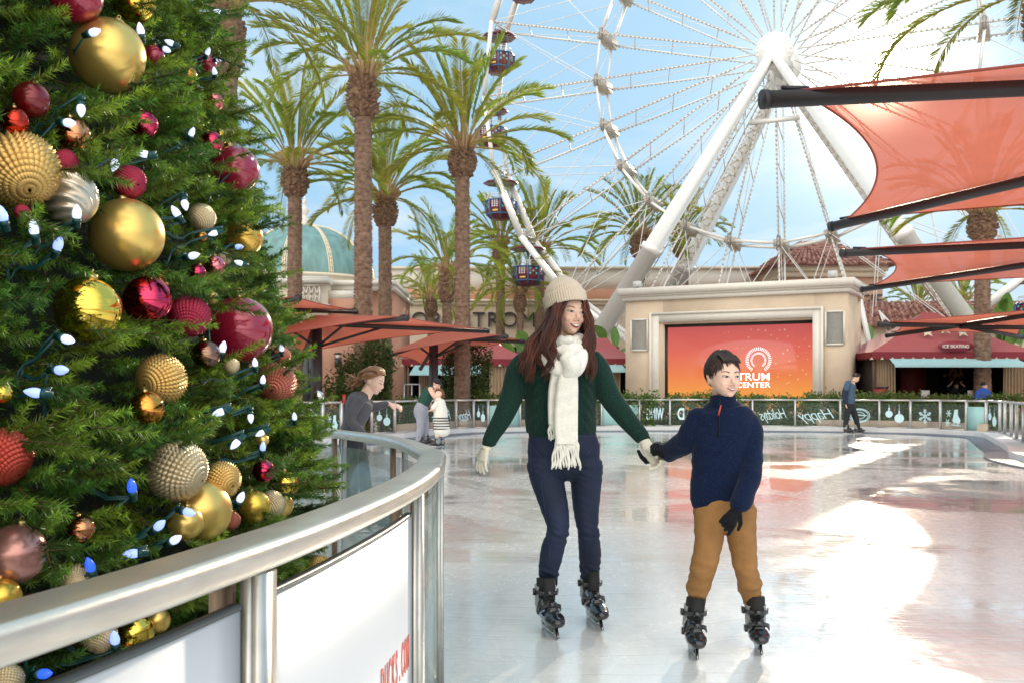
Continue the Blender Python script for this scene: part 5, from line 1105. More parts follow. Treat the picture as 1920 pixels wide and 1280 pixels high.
def make(n, az0, az1, z0, z1, L0, L1, depth, per_m, nl, nw, side=3, avoid=True, z_in=0):
    b, d, L_ = cluster(n, az0, az1, z0, z1, L0, L1, depth, z_in)
    hue = rg.random((n, 1))**1.5; colr = (np.array([[.042, .125, .014]])*(1-hue)+np.array([[.21, .30, .022]])*hue)*rg.uniform(.7, 1.35, (n, 1))
    Bs, Ds, Ls, Cs = [b], [d], [L_], [colr]
    for k in range(side):
        t = rg.uniform(.25, .7, n)[:, None]; sg = (1 if k % 2 else -1); h = np.cross(d, [0, 0, 1.]); h /= np.linalg.norm(h, axis=1)[:, None]
        dd = d*.75+h*sg*rg.uniform(.45, .8, (n, 1))+np.array([0, 0, 1.])*rg.normal(0, .15, (n, 1)); dd /= np.linalg.norm(dd, axis=1)[:, None]
        Bs.append(b+d*L_[:, None]*t); Ds.append(dd); Ls.append(L_*rg.uniform(.4, .62, n)); Cs.append(colr)
    b, d, L_, colr = map(np.concatenate, (Bs, Ds, Ls, Cs))
    if avoid:
        bad = blocked(b+d*L_[:, None]*.95, .16, rg) | blocked(b+d*L_[:, None]*.5, .16, rg)
        # keep clear of the rail
        tip = b+d*L_[:, None]; rc = RC[None, ::4, :]; dist = np.min(np.linalg.norm(tip[:, None, :2]-rc, axis=2), axis=1); bad |= dist < .09
        # drop most of the hidden low ones
        b, d, L_, colr = b[~bad], d[~bad], L_[~bad], colr[~bad]
    v1, c1 = sprigs(b, d, L_, per_m, nl, nw, rg, colr); v2, c2 = stems(b, d, L_, .0035)
    return np.concatenate([v1, v2]), np.concatenate([c1, c2])
parts = [make(2100, R(-48), R(42), .03, 3.9, .15, .24, .20, 420, .032, .0042, 2, z_in=.20), make(2300, R(-48), R(42), .03, 3.9, .17, .30, .24, 900, .032, .0036), make(900, R(-50), R(45), 3.9, 6, .2, .34, .36, 420, .028, .003), make(1500, R(45), R(310), .05, 6, .25, .42, .4, 220, .036, .006, avoid=False), make(1100, 0, 2*PI, 6, 15.8, .28, .5, .4, 150, .05, .01, 2, avoid=False)]
V = np.concatenate([p[0] for p in parts]); C_ = np.concatenate([p[1] for p in parts])
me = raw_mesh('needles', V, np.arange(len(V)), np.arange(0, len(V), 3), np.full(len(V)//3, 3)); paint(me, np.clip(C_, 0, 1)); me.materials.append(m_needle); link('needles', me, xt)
# ---------------------------------------------------------------- people
from mathutils.bvhtree import BVHTree
def skin_mat(name, col):
    m = mat(name, col, .5, var=.06, vscale=30, spec=.4); b = m.node_tree.nodes['Principled BSDF']; b.inputs['Subsurface Weight'].default_value = .18; b.inputs['Subsurface Radius'].default_value = (.02, .008, .004); b.inputs['Subsurface Scale'].default_value = .5; return m
m_skin = skin_mat('skin', (.76, .48, .36)); m_skin2 = skin_mat('fair_skin', (.78, .51, .40))
class Fig:
    def __init__(s, d0): s.d = d0; s.k = d0/F
    def p(s, x, y, dd=0): return P(x, y, s.d+dd)
    def limb(s, mb, pts, n=18, e=1.0, grow=0, res=6):
        """pts: (x px, y px, depth offset m, radius px[, depth ratio])"""
        a = [(q[0], q[1], q[2], q[3]+grow, q[4] if len(q) > 4 else e) for q in pts]; a = spline(a, (len(a)-1)*res+1)
        P_ = [s.p(q[0], q[1], q[2]) for q in a]; r = [max(.2, q[3])*s.k for q in a]
        # rounded ends
        mb.tube(P_, r, n, ell=[(1, q[4]) for q in a], up=(0, -1, 0)); mb.ball(P_[0], r[0]*.96, 10, (1, a[0][4], .7)); mb.ball(P_[-1], r[-1]*.96, 10, (1, a[-1][4], .7)); return mb
def hand_mb(mb, wrist, fwd, nrm, size=1.0, thumb=1, curl=.35, spread=.16, curls=None):
    """palm + five fingers; fwd = direction of the fingers, nrm = out of the back of the hand"""
    f = Vector(fwd).normalized(); n = Vector(nrm); n = (n-f*n.dot(f)).normalized(); s = f.cross(n)*thumb; w = Vector(wrist)
    L_ = .085*size
    mb.tube([w-f*.02*size, w+f*.02*size, w+f*L_*.6, w+f*L_], [.026*size, .029*size, .036*size, .036*size], 14, ell=[(1, .72), (1, .6), (1, .48), (1, .42)], up=n)
    ln = [.070, .078, .073, .058]; tips = []
    for i in range(4):
        o = (i-1.5)*.0205*size; c = (curls[i] if curls else curl)*(1+.08*i); b = w+f*L_*.93-s*o; d = (f-s*((i-1.5)*spread*.5)).normalized(); pts = [b]; ax = d.cross(n).normalized(); ang_ = c*.6; seg = [ln[i]*.46, ln[i]*.30, ln[i]*.24]
        for sgm in seg:
            dd = d*math.cos(ang_)-n*math.sin(ang_); pts.append(pts[-1]+dd*sgm*size); ang_ += c*1.3
        mb.tube([b-d*.02*size]+pts, [.0105*size, .0105*size, .0098*size, .009*size, .0072*size], 10); mb.ball(pts[-1], .0075*size, 8); tips.append(pts[-1])
    b = w+f*.022*size+s*.028*size; d1 = (f*.75+s*.7-n*.25).normalized(); d2 = (f*.95+s*.25-n*.35).normalized(); e1 = b+d1*.040*size; e2 = e1+d2*.032*size
    mb.tube([b-d1*.02*size, b, e1, e2], [.013*size, .0145*size, .0115*size, .0085*size], 10); mb.ball(e2, .0088*size, 8); return tips
def head_frame(c, yaw, pitch=0, roll=0):
    return Matrix.Translation(c) @ (Matrix.Rotation(yaw, 4, 'Z') @ Matrix.Rotation(roll, 4, 'Y') @ Matrix.Rotation(pitch, 4, 'X'))
def head_blobs(mb, M, s=1.0, child=False, ears=True):
    R3 = M.to_3x3(); B = lambda c, r, sc: mb.ball(M @ (Vector(c)*s), s*r, 16, sc, R3)
    B((0, .018, .032), 1, (.074, .092, .083)); w_ = 1.05 if child else 1.0
    # face mass: lofted from the forehead to the chin so cheeks and jaw run into each other
    sec = [(.075, .056, -.000, .070), (.045, .066, -.004, .080), (.015, .067, -.008, .0835), (-.012, .0665, -.010, .0835), (-.038, .062, -.012, .0805), (-.060, .053, -.014, .0765), (-.080, .0385, -.018, .0705), (-.096, .024, -.030, .050), (-.103, .012, -.040, .030)]
    if child: sec = [(z*(.90 if z < 0 else 1), x*1.05+(.006 if z < -.03 else 0), c, y*.985) for z, x, c, y in sec]
    n = 40; vs = []; q_ = spline([(z, x, c, y) for z, x, c, y in sec], 30)
    for z, x, c, y in q_:
        for k in range(n):
            a = 2*PI*k/n; cx_ = math.cos(a); sy = math.sin(a)
            vs.append(M @ (Vector((x*cx_*abs(cx_)**-.08 if abs(cx_) > 1e-3 else 0, c+y*sy*(1 if sy > 0 else abs(sy)**-.12 if abs(sy) > 1e-3 else 1)*(.6 if sy > 0 else 1), z))*s))
    K = len(q_); mb.add(vs, [(i*n+j, i*n+(j+1) % n, (i+1)*n+(j+1) % n, (i+1)*n+j) for i in range(K-1) for j in range(n)]+[tuple(range(n-1, -1, -1)), tuple((K-1)*n+j for j in range(n))])
    for e in (-1, 1):
        B((e*.034, -.066, -.030), 1, (.020, .020, .018))
        if ears: B((e*.073, .012, -.008), 1, (.009, .017, .029)); B((e*.077, .018, .006), 1, (.007, .013, .015))
        B((e*.0105, -.097, -.034), 1, (.0078, .009, .0068))
    mb.tube([M @ (Vector(q)*s) for q in ((0, -.080, .026), (0, -.092, .004), (0, -.105, -.020), (0, -.108, -.029))], [.007*s, .0075*s, .0095*s, .0095*s], 12)
    B((0, -.086, -.058), 1, (.022, .010, .014)); B((0, -.078, -.088*(.94 if child else 1)), 1, (.018, .012, .012))
def decal(bvh, M, outline, off=.0012, s=1.0, rings=3, name='d', m=None, parent=None, off2=None):
    Mi = M.inverted(); pts = [Vector((x*s, 0, z*s)) for x, z in outline]; c = sum(pts, Vector())/len(pts); vs = []; f = []
    dr = (M.to_3x3() @ Vector((0, 1, 0))).normalized()
    def prj(q, o):
        w_ = M @ Vector((q.x, -.25*s, q.z)); h = bvh.ray_cast(w_, dr); return (h[0]-dr*o) if h[0] else M @ Vector((q.x, -.08*s, q.z))
    n = len(pts)
    for k in range(rings, 0, -1):
        for q in pts: vs.append(prj(c.lerp(q, k/rings), (off if off2 is None else off+(off2-off)*(1-(k/rings)**2))*s))
    vs.append(prj(c, (off if off2 is None else off2)*s))
    for k in range(rings-1): f += [(k*n+i, k*n+(i+1) % n, (k+1)*n+(i+1) % n, (k+1)*n+i) for i in range(n)]
    f += [((rings-1)*n+i, (rings-1)*n+(i+1) % n, rings*n) for i in range(n)]
    # thickness: skirt pushed into the skin
    base = len(vs); vs += [v+dr*.004*s for v in vs[:n]]; f += [(base+i, base+(i+1) % n, (i+1) % n, i) for i in range(n)]
    return MB().add(vs, f).build(name, m, parent, smooth=True)
m_eyew = mat('eye_white', (.78, .74, .70), .25); m_iris = mat('dark_iris', (.018, .010, .008), .1); m_brow = mat('brow_hair', (.035, .018, .013), .8); m_lash = mat('lash', (.012, .008, .008), .6); m_teeth = mat('teeth', (.86, .83, .76), .25); m_mouth = mat('mouth_inside', (.16, .03, .03), .5)
def almond(cx, cz, w, h0, h1, tilt=0, n=18):
    o = []
    for i in range(n):
        t = 2*PI*i/n; x = math.cos(t)*w; z = (h1 if math.sin(t) > 0 else h0)*math.sin(t)*abs(math.sin(t))**.15; o.append((cx+x, cz+z+tilt*x))
    return o
def face(body, me, M, s=1.0, lip=(.55, .18, .17), eye_h=.0042, smile=1.0, child=False, brow=.0024):
    bm = bmesh.new(); bm.from_mesh(me); bvh = BVHTree.FromBMesh(bm); bm.free()
    for e in (-1, 1):
        cx = e*.0305; cz = .0045
        decal(bvh, M, almond(cx, cz+.0008, .0175, eye_h+.0016, eye_h+.0030, e*.12), .0006, s, 2, 'eyelash', m_lash, body)
        ew = decal(bvh, M, almond(cx, cz, .0145, eye_h*.8, eye_h, e*.10), .0014, s, 2, 'eye', m_eyew, body)
        decal(bvh, M, almond(cx+.0015, cz+.0003, .0072, eye_h*.85, eye_h*.98), .0021, s, 2, 'iris', m_iris, ew)
        decal(bvh, M, [(cx+e*x, .0250+.006*(1-((x-.003)/.020)**2)-sg*brow*(.35+.65*(1-(x+.017)/.036))*.75) for sg, rng_ in ((1, np.linspace(-.017, .019, 9)), (-1, np.linspace(.019, -.017, 9))) for x in rng_], .0010, s, 2, 'eyebrow', m_brow, body)
        decal(bvh, M, almond(e*.0068, -.0385, .0032, .0016, .0016), .0004, s, 1, 'nostril', m_mouth, body)
    m_lip = mat('lips_%d' % int(lip[0]*1000), lip, .35); W_ = .0265*smile; zc = -.0600 if not child else -.056; cu = .0065*smile
    up = []; N_ = 14
    for i in range(N_+1): t = -1+2*i/N_; up.append((t*W_, zc+cu*t*t+.0075*(1-t*t)-(.0018 if abs(t) < .12 else 0)))
    lo = [((1-2*i/N_)*W_, zc+cu*(1-2*i/N_)**2-(.0150 if smile > 1.1 else .010)*(1-(1-2*i/N_)**2)) for i in range(1, N_)]
    mo = decal(bvh, M, up+lo, .0012, s, 3, 'mouth', m_lip, body, off2=.0030)
    up = [(t*W_*.86, zc+cu*.8*t*t+.0035*(1-t*t)) for t in np.linspace(-1, 1, 12)]; lo = [(t*W_*.86, zc+cu*.8*t*t-(.0085 if smile > 1.1 else .0042)*(1-t*t)) for t in np.linspace(1, -1, 12)[1:-1]]
    decal(bvh, M, up+lo, .0034, s, 3, 'mouth_opening', m_mouth, mo, off2=.0040)
    up = [(t*W_*.78, zc+cu*.75*t*t+.0032*(1-t*t)) for t in np.linspace(-1, 1, 12)]; lo = [(t*W_*.78, zc+cu*.75*t*t-(.0058 if smile > 1.1 else .0020)*(1-t*t)) for t in np.linspace(1, -1, 12)[1:-1]]
    decal(bvh, M, up+lo, .0046, s, 3, 'teeth', m_teeth, mo, off2=.0052)
    return bvh
def knit(name, col, rib=60, strength=.6, cable=0):
    m = mat(name, col, .95, bump=.01, bscale=10, sheen=.08, spec=.1); t = m.node_tree; n = t.nodes; l = t.links.new; b = n['Principled BSDF']
    c = [q for q in n if q.type == 'TEX_COORD'][0]; bp = [q for q in n if q.type == 'BUMP'][0]
    w1 = n.new('ShaderNodeTexWave'); w1.bands_direction = 'X'; w1.inputs['Scale'].default_value = rib; w1.inputs['Distortion'].default_value = 1.0 if not cable else 2.5; w1.inputs['Detail Scale'].default_value = 2
    w2 = n.new('ShaderNodeTexWave'); w2.bands_direction = 'Z'; w2.inputs['Scale'].default_value = rib*1.3; w2.inputs['Distortion'].default_value = 1.5
    l(c.outputs['Object'], w1.inputs['Vector']); l(c.outputs['Object'], w2.inputs['Vector'])
    a = n.new('ShaderNodeMath'); a.operation = 'MULTIPLY_ADD'; l(w2.outputs['Fac'], a.inputs[0]); a.inputs[1].default_value = .4; l(w1.outputs['Fac'], a.inputs[2]); hs = a.outputs[0]
    if cable:
        wc = n.new('ShaderNodeTexWave'); wc.bands_direction = 'DIAGONAL'; wc.wave_profile = 'TRI'; wc.inputs['Scale'].default_value = cable; wc.inputs['Distortion'].default_value = 3.0; wc.inputs['Detail'].default_value = 1; l(c.outputs['Object'], wc.inputs['Vector'])
        a2 = n.new('ShaderNodeMath'); a2.operation = 'MULTIPLY_ADD'; l(wc.outputs['Fac'], a2.inputs[0]); a2.inputs[1].default_value = 1.6; l(hs, a2.inputs[2]); hs = a2.outputs[0]
    l(hs, bp.inputs['Height']); bp.inputs['Strength'].default_value = strength; bp.inputs['Distance'].default_value = .006
    nz = n.new('ShaderNodeTexNoise'); nz.inputs['Scale'].default_value = 220; nz.inputs['Detail'].default_value = 2; l(c.outputs['Object'], nz.inputs['Vector']); r = n.new('ShaderNodeValToRGB'); l(nz.outputs[0], r.inputs[0]); r.color_ramp.elements[0].color = (*[x*.75 for x in col], 1); r.color_ramp.elements[1].color = (*[min(1, x*1.25) for x in col], 1); r.color_ramp.elements[0].position = .35; r.color_ramp.elements[1].position = .62
    e = r.color_ramp.elements.new(.78); e.color = (*[min(1, x*2.2+.02) for x in col], 1); l(r.outputs[0], b.inputs['Base Color']); return m
# ---- skates
m_bk = mat('skate_black', (.012, .012, .014), .18, coat=.5); m_gr = mat('skate_grey', (.36, .36, .34), .4, bump=.05); m_ln = mat('skate_liner', (.014, .014, .015), .8, bump=.1, bscale=200); m_bl = mat('skate_blade', (.72, .72, .74), .15, 1)
def skate(parent, heel, toe, s=1.0, ztop=.235, lean=0):
    """hinged hire skate standing on its blade; heel, toe = ends of the blade on the ice"""
    h, t = Vector(heel), Vector(toe); f = (t-h).normalized(); r = Vector((f.y, -f.x, 0)); z = Vector((0, 0, 1)); Ls = (t-h).length
    q = lambda a, b, c: h+f*(a*Ls)+r*(b*s+lean*c)+z*(c*s)
    mb = MB()   # boot shell
    mb.tube([q(.06, 0, .092), q(.22, 0, .098), q(.42, 0, .095), q(.62, 0, .092), q(.80, 0, .090), q(.92, 0, .086), q(.97, 0, .084)], [.036*s, .043*s, .047*s, .051*s, .051*s, .043*s, .026*s], 20, ell=[(1, .72), (1, .72), (1, .78), (1, .80), (1, .72), (1, .62), (1, .6)], up=z); mb.ball(q(.93, 0, .084), .040*s, 14, (1, 1, .66)); mb.ball(q(.10, 0, .095), .040*s, 12, (1, 1, .9))
    mb.tube([q(.20, 0, .09), q(.24, 0, .14), q(.26, 0, .175)], [.048*s, .047*s, .045*s], 18, ell=[(1, 1.2), (1, 1.1), (1, 1.05)], up=f); mb.tube([q(.36, 0, .165), q(.52, 0, .135), q(.72, 0, .115)], [.036*s, .034*s, .032*s], 14)
    me = remeshed(mb, 'boot', .005*s, 4); bt = finish(me, 'boot', m_bk, parent); bt.name = 'skate_boot'
    w = MB(); w.tube([q(.18, 0, .125), q(.20, 0, .16), q(.21, 0, .20), q(.215, 0, .228)], [.0500*s, .0515*s, .0525*s, .0535*s], 22, ell=[(1, 1.12)]*4, up=f); w.build('cuff_panel', m_gr, bt, smooth=True)
    w = MB(); w.tube([q(.25, 0, .17), q(.26, 0, .22), q(.25, 0, ztop/s+.015)], [.046*s, .0475*s, .047*s], 18, ell=[(1, 1.15)]*3, up=f); w.tube([q(.44, 0, .14), q(.46, 0, .19), q(.45, 0, ztop/s+.022)], [.031*s, .030*s, .028*s], 14, ell=[(1, .7)]*3, up=f); w.build('liner', m_ln, bt, smooth=True)
    for a, c, rad, out_, dz in ((.24, .200, .060, .080, .0), (.46, .118, .056, .062, .034)):
        w = MB(); pts = [q(a+out_*s/Ls*math.sin(PI*k/20)*.95, math.cos(PI*k/20)*rad, c+dz*math.sin(PI*k/20)) for k in range(21)]
        for i in range(20): w.bar(pts[i], pts[i+1], .007*s, .021*s)
        m_ = q(a+out_*s*1.0/Ls, 0, c+dz); w.bar(m_-r*.020*s, m_+r*.020*s, .010*s, .028*s); w.bar(q(a+.02, rad+.003, c-.014), q(a+.02, rad+.003, c+.016), .012*s, .034*s); w.build('strap', m_bk, bt)
    w = MB()
    w.add([q(a, b, c) for b in (-.006, .006) for a, c in ((.04, .062), (.90, .058), (.97, .026), (1.0, .012), (.9, .022), (.78, .048), (.66, .024), (.30, .024), (.2, .046), (.1, .024), (.02, .026))], [tuple(range(10, -1, -1)), tuple(range(11, 22))]+[(i, (i+1) % 11, 11+(i+1) % 11, 11+i) for i in range(11)])
    w.build('blade_holder', m_bk, bt)
    w = MB(); w.add([q(a, b, c) for b in (-.0018, .0018) for a, c in ((0, .012), (.03, .002), (.93, .002), (1.0, .016), (.96, .03), (.02, .03))], [tuple(range(5, -1, -1)), tuple(range(6, 12))]+[(i, (i+1) % 6, 6+(i+1) % 6, 6+i) for i in range(6)]); w.build('blade', m_bl, bt)
def strands(mb, guides, n, r0, r1, rg, jit=.012, wav=.012, freq=9, fig=None, ns=16, grow=1.6, locks=0):
    """hair: n tapered strands between random blends of neighbouring guides (each a list of 3D points)"""
    G = [spline([tuple(q) for q in g], ns) for g in guides]
    LK = [(rg.random()*(len(G)-1), rg.uniform(0, 2*PI), rg.uniform(.8, 1.2), rg.normal(0, .006, 3)) for _ in range(max(1, locks))]
    for i in range(n):
        k = rg.random()*(len(G)-1); lk = None
        if locks: lk = LK[rg.integers(0, locks)]; k = min(len(G)-1.001, max(0, lk[0]+rg.normal(0, .10)))
        a = int(k); t = k-a; pth = G[a]*(1-t)+G[min(a+1, len(G)-1)]*t
        u = np.linspace(0, 1, ns)[:, None]; ph = rg.uniform(0, .9)+k*1.5; off = rg.normal(0, jit, 3)*(.35+u*grow)
        if lk: ph = lk[1]+rg.uniform(-.25, .25); off = rg.normal(0, jit, 3)*(1.1-.75*u**1.5)+lk[3]*u*2
        wv_ = np.concatenate([np.sin(u*freq+ph), np.cos(u*freq*.9+ph+1)*.8, np.sin(u*freq*1.2+ph)*.2], 1)*wav*(.15+u)*(lk[2] if lk else 1)
        e = rg.uniform(.78, 1.0); m_ = max(5, int(ns*e)); q = (pth+off+wv_)[:m_]
        rr = [r0+(r1-r0)*(j/(m_-1))**1.5 for j in range(m_)]; mb.tube([Vector(v) for v in q], rr, 5, False)
def hairmat(name, col, col2):
    m = mat(name, col, .5, col2=col2, vscale=20, stretch=(1, 1, .12), spec=.5); return m
# ================================================================= WOMAN
f = Fig(5.05); m_gk = knit('green_cable_knit', (.011, .036, .027), 34, .35)
wo = thing('person', 'smiling long haired woman in cream knitted hat, green sweater and white scarf', 'person', f.p(1068, 1170, .1)*1)
wo.location.z = 0
HM = head_frame(f.p(1066, 586, 0)-Vector((0, 0, .005)), R(25), R(3), R(5)); Hs = 1.0
mb = MB(); head_blobs(mb, HM, Hs, ears=True)
mb.tube([HM @ Vector((0, .02, -.05)), f.p(1057, 640, .03), f.p(1053, 668, .04)], [.050, .046, .052], 16)
f.limb(mb, [(1053, 655, .03, 26, .8), (1052, 672, .03, 58, .6), (1051, 700, .03, 62, .62), (1051, 745, .03, 56, .62), (1054, 800, .03, 54, .62), (1057, 850, .03, 62, .65), (1058, 862, .03, 56, .6)], 24)
armL = [(1000, 672, .03, 20), (968, 702, .02, 20), (957, 742, 0, 19), (942, 781, -.03, 17), (916, 829, -.06, 12)]
armR = [(1104, 672, .03, 20), (1127, 700, .02, 20), (1143, 740, 0, 19), (1172, 780, -.05, 17), (1206, 820, -.13, 12)]
for a_ in (armL, armR): f.limb(mb, a_, grow=-4)
legL = [(1021, 866, .02, 34), (1025, 895, 0, 31.5), (1041, 956, -.05, 25.5), (1046, 991, -.09, 20.5), (1036, 1030, -.05, 22), (1030, 1062, -.02, 20), (1029, 1092, .03, 17.5)]
legR = [(1097, 866, .03, 33), (1099, 895, .03, 31), (1099, 956, .05, 24.5), (1103, 997, .04, 20.5), (1106, 1032, .1, 21.5), (1106, 1060, .14, 20), (1106.5, 1084, .19, 18)]
for a_ in (legL, legR): f.limb(mb, a_, grow=-4)
body = finish(remeshed(mb, 'body', .0042, 4), 'body', m_skin, wo)
face(body, body.data, HM, Hs, lip=(.50, .13, .13), smile=1.18, eye_h=.0030)
# sweater
mb = MB(); f.limb(mb, [(1054, 652, .03, 30, .9), (1052, 664, .03, 62, .62), (1051, 684, .03, 72, .62), (1051, 715, .03, 71, .64), (1051, 745, .03, 68, .66), (1051, 785, .03, 67.5, .68), (1052, 800, .03, 67, .68), (1052, 811, .03, 65, .66)], 36)
f.limb(mb, [(1000, 672, .03, 23), (973, 692, .02, 22.5), (961, 738, 0, 22), (943, 781, -.03, 19), (925, 812, -.05, 15.5), (916, 830, -.06, 13.5)], grow=0); f.limb(mb, [(1104, 672, .03, 23), (1123, 694, .02, 22.5), (1142, 740, 0, 21.5), (1171, 780, -.05, 19), (1195, 808, -.1, 16), (1205, 820, -.13, 14.5)])
me = remeshed(mb, 'sweater', .0065, 6)
# ribbed hem and cuffs are pressed into the knit with real relief
V = np.zeros(len(me.vertices)*3); me.vertices.foreach_get('co', V); V = V.reshape(-1, 3); Nn = np.zeros(len(me.vertices)*3); me.vertices.foreach_get('normal', Nn); Nn = Nn.reshape(-1, 3)
zr = (V[:, 2]-f.p(1050, 811).z); rib = np.clip(1-zr/.07, 0, 1)*(np.abs(V[:, 0]-f.p(1051, 800).x) < .2)
X_ = V[:, 0]-f.p(1051, 800).x; cab = np.zeros(len(V))
for cx_ in (-.13, -.055, .055, .13): 
    g_ = np.exp(-((X_-cx_)/.020)**2); cab += g_*(.008+.0065*np.sin(V[:, 2]*95+np.sign(cx_)*(X_-cx_)*110))
dsp = rib*.0022*np.sin(X_*430)+(1-rib)*cab*(V[:, 2] < f.p(1050, 690).z+.03); V += Nn*dsp[:, None]
me.vertices.foreach_set('co', V.astype(np.float32).ravel()); me.update(); finish(me, 'sweater', m_gk, wo)
# jeans
m_jean = mat('dark_denim', (.004, .009, .031), .75, col2=(.009, .020, .058), vscale=5, bump=.25, bscale=260, stretch=(1, 1, .5))
mb = MB(); f.limb(mb, [(1053, 802, .03, 61, .62), (1055, 825, .03, 66, .64), (1057, 845, .03, 69, .66), (1058, 858, .03, 66, .60)], 28)
for a_ in (legL, legR): f.limb(mb, a_, 20)
me = remeshed(mb, 'jeans', .0065, 5)
V = np.zeros(len(me.vertices)*3); me.vertices.foreach_get('co', V); V = V.reshape(-1, 3); Nn = np.zeros(len(me.vertices)*3); me.vertices.foreach_get('normal', Nn); Nn = Nn.reshape(-1, 3)
zs = [f.p(0, y).z for y in (880, 998, 1078)]; am = .0012+sum(a_*np.exp(-((V[:, 2]-z_)/w_)**2) for z_, a_, w_ in ((zs[0], .0030, .06), (zs[1], .0045, .05), (zs[2], .0055, .05)))
wr_ = np.array([noise.noise(Vector((v[0]*14, v[1]*10, v[2]*46+v[0]*20))) for v in V])*am*1.6; V += Nn*wr_[:, None]; me.vertices.foreach_set('co', V.astype(np.float32).ravel()); me.update(); jn = finish(me, 'jeans', m_jean, wo)
bmz = bmesh.new(); bmz.from_mesh(jn.data); bz = BVHTree.FromBMesh(bmz); bmz.free()
def ontoj(x, y, off=.0012):
    o = Vector((0, 0, H)); d = (f.p(x, y)-o).normalized(); h = bz.ray_cast(o, d); return (h[0]-d*off) if h[0] else None
w = MB()
for pts in ([(992+1.0*(y-815)/14, y) for y in range(816, 890, 6)], [(1123+.4*(y-815)/20, y) for y in range(816, 890, 6)], [(990+4*t, 822+t*7-t*t*.25) for t in range(0, 7)], [(1121-4*t, 822+t*7-t*t*.25) for t in range(0, 7)], [(x, 817+.0*x) for x in range(988, 1126, 6)], [(1014+18*math.sin(min(1, t/16)*1.6), 900+t*12) for t in range(0, 14)]):
    q = [v for v in (ontoj(*c) for c in pts) if v]; 
    if len(q) > 2: w.tube(q, .0014, 4)
w.build('seam', mat('seam_thread', (.03, .05, .11), .7), jn)
for hx_, tx_ in (((1016, 1175.5), (1047, 1201)), ((1100, 1155.5), (1130, 1185.5))): skate(wo, px_ground(*hx_), px_ground(*tx_), 1.0, .25)
# gloves
m_glv = mat('cream_glove', (.78, .72, .60), .95, var=.04, vscale=40, bump=.25, bscale=160, spec=.1)
mb = MB(); tips = hand_mb(mb, f.p(912, 836, -.06), f.p(899, 880, -.08)-f.p(912, 836, -.06), (-.75, -.6, .1), .92, thumb=1, curl=.22, spread=.2); mb.tube([f.p(919, 820, -.055), f.p(911, 842, -.06)], [.028, .027], 14)
g1 = finish(remeshed(mb, 'glove', .0032, 3), 'glove', m_glv, wo)
w = MB(); 
for t_ in tips[:2]: w.ball(t_-Vector((0, 0, .004)), .0105, 8)
w.build('touch_pad', mat('grey_tip', (.25, .24, .24), .8), g1)
K = 1/F*4.86; mb = MB(); mb.tube([P(1205, 819, 4.925), P(1210, 829, 4.90), P(1217, 842, 4.87), P(1226, 856, 4.85), P(1231, 862, 4.85)], [.024, .026, .033, .035, .030], 16, ell=[(1, .9), (1, .85), (1, .6), (1, .55), (1, .5)], up=(0, -1, 0)); mb.ball(P(1229, 860, 4.85), .030, 12, (1, .6, 1))
for i, (a_, b_, c_, e_) in enumerate((((1234, 851), (1244, 853), (1247, 862), (1239, 864)), ((1231, 858), (1241, 861), (1243, 870), (1235, 871)), ((1226, 863), (1234, 868), (1235, 876), (1227, 876)), ((1220, 866), (1226, 872), (1226, 879), (1219, 878)))):
    q = [P(*a_, 4.85), P(*b_, 4.85), P(*c_, 4.81), P(*e_, 4.785)]; mb.tube(q, [.0115, .011, .0105, .009], 10); mb.ball(q[-1], .0092, 8); mb.ball(q[1], .0112, 8); mb.ball(q[2], .0106, 8)
mb.tube([P(1214, 842, 4.85), P(1222, 848, 4.81), P(1231, 855, 4.79)], [.014, .013, .010], 10); mb.ball(P(1231, 855, 4.79), .0102, 8)
finish(remeshed(mb, 'glove', .0032, 3), 'glove', m_glv, wo)
# knitted hat
m_hat = mat('cream_rib_knit', (.64, .54, .43), .95, bump=.2, bscale=320, spec=.1)
ax_t = f.p(1050, 517.5, .03); ax_b = f.p(1062, 577, -.005); az_ = (ax_t-ax_b).normalized(); Lh = (ax_t-ax_b).length; xx = Vector((1, 0, 0)); xx = (xx-az_*xx.dot(az_)).normalized(); yy = az_.cross(xx)
prof = [(.0, 1.0), (.02, 1.035), (.12, 1.06), (.28, 1.07), (.36, 1.06), (.385, 1.0), (.40, .975), (.52, .93), (.66, .80), (.78, .62), (.88, .42), (.95, .25), (.99, .12), (1.0, .02)]
w = MB(); vs = []; nn = 208; Rb = 38.0*f.k
pr_ = spline(prof, 44)
for u, q in pr_:
    for j in range(nn):
        a = 2*PI*j/nn; rb = 1+.022*math.cos(52*a)*min(1, q*2); cuffdrop = -.014*math.sin(a) if u < .39 else 0
        vs.append(ax_b+az_*(u*Lh+.006*math.sin(a*1)*(1-u)*0)+xx*(Rb*q*rb*math.cos(a))+yy*(Rb*1.16*q*rb*math.sin(a)))
w.add(vs, [(i*nn+j, i*nn+(j+1) % nn, (i+1)*nn+(j+1) % nn, (i+1)*nn+j) for i in range(43) for j in range(nn)])
w.build('knitted_hat', m_hat, wo, smooth=True)
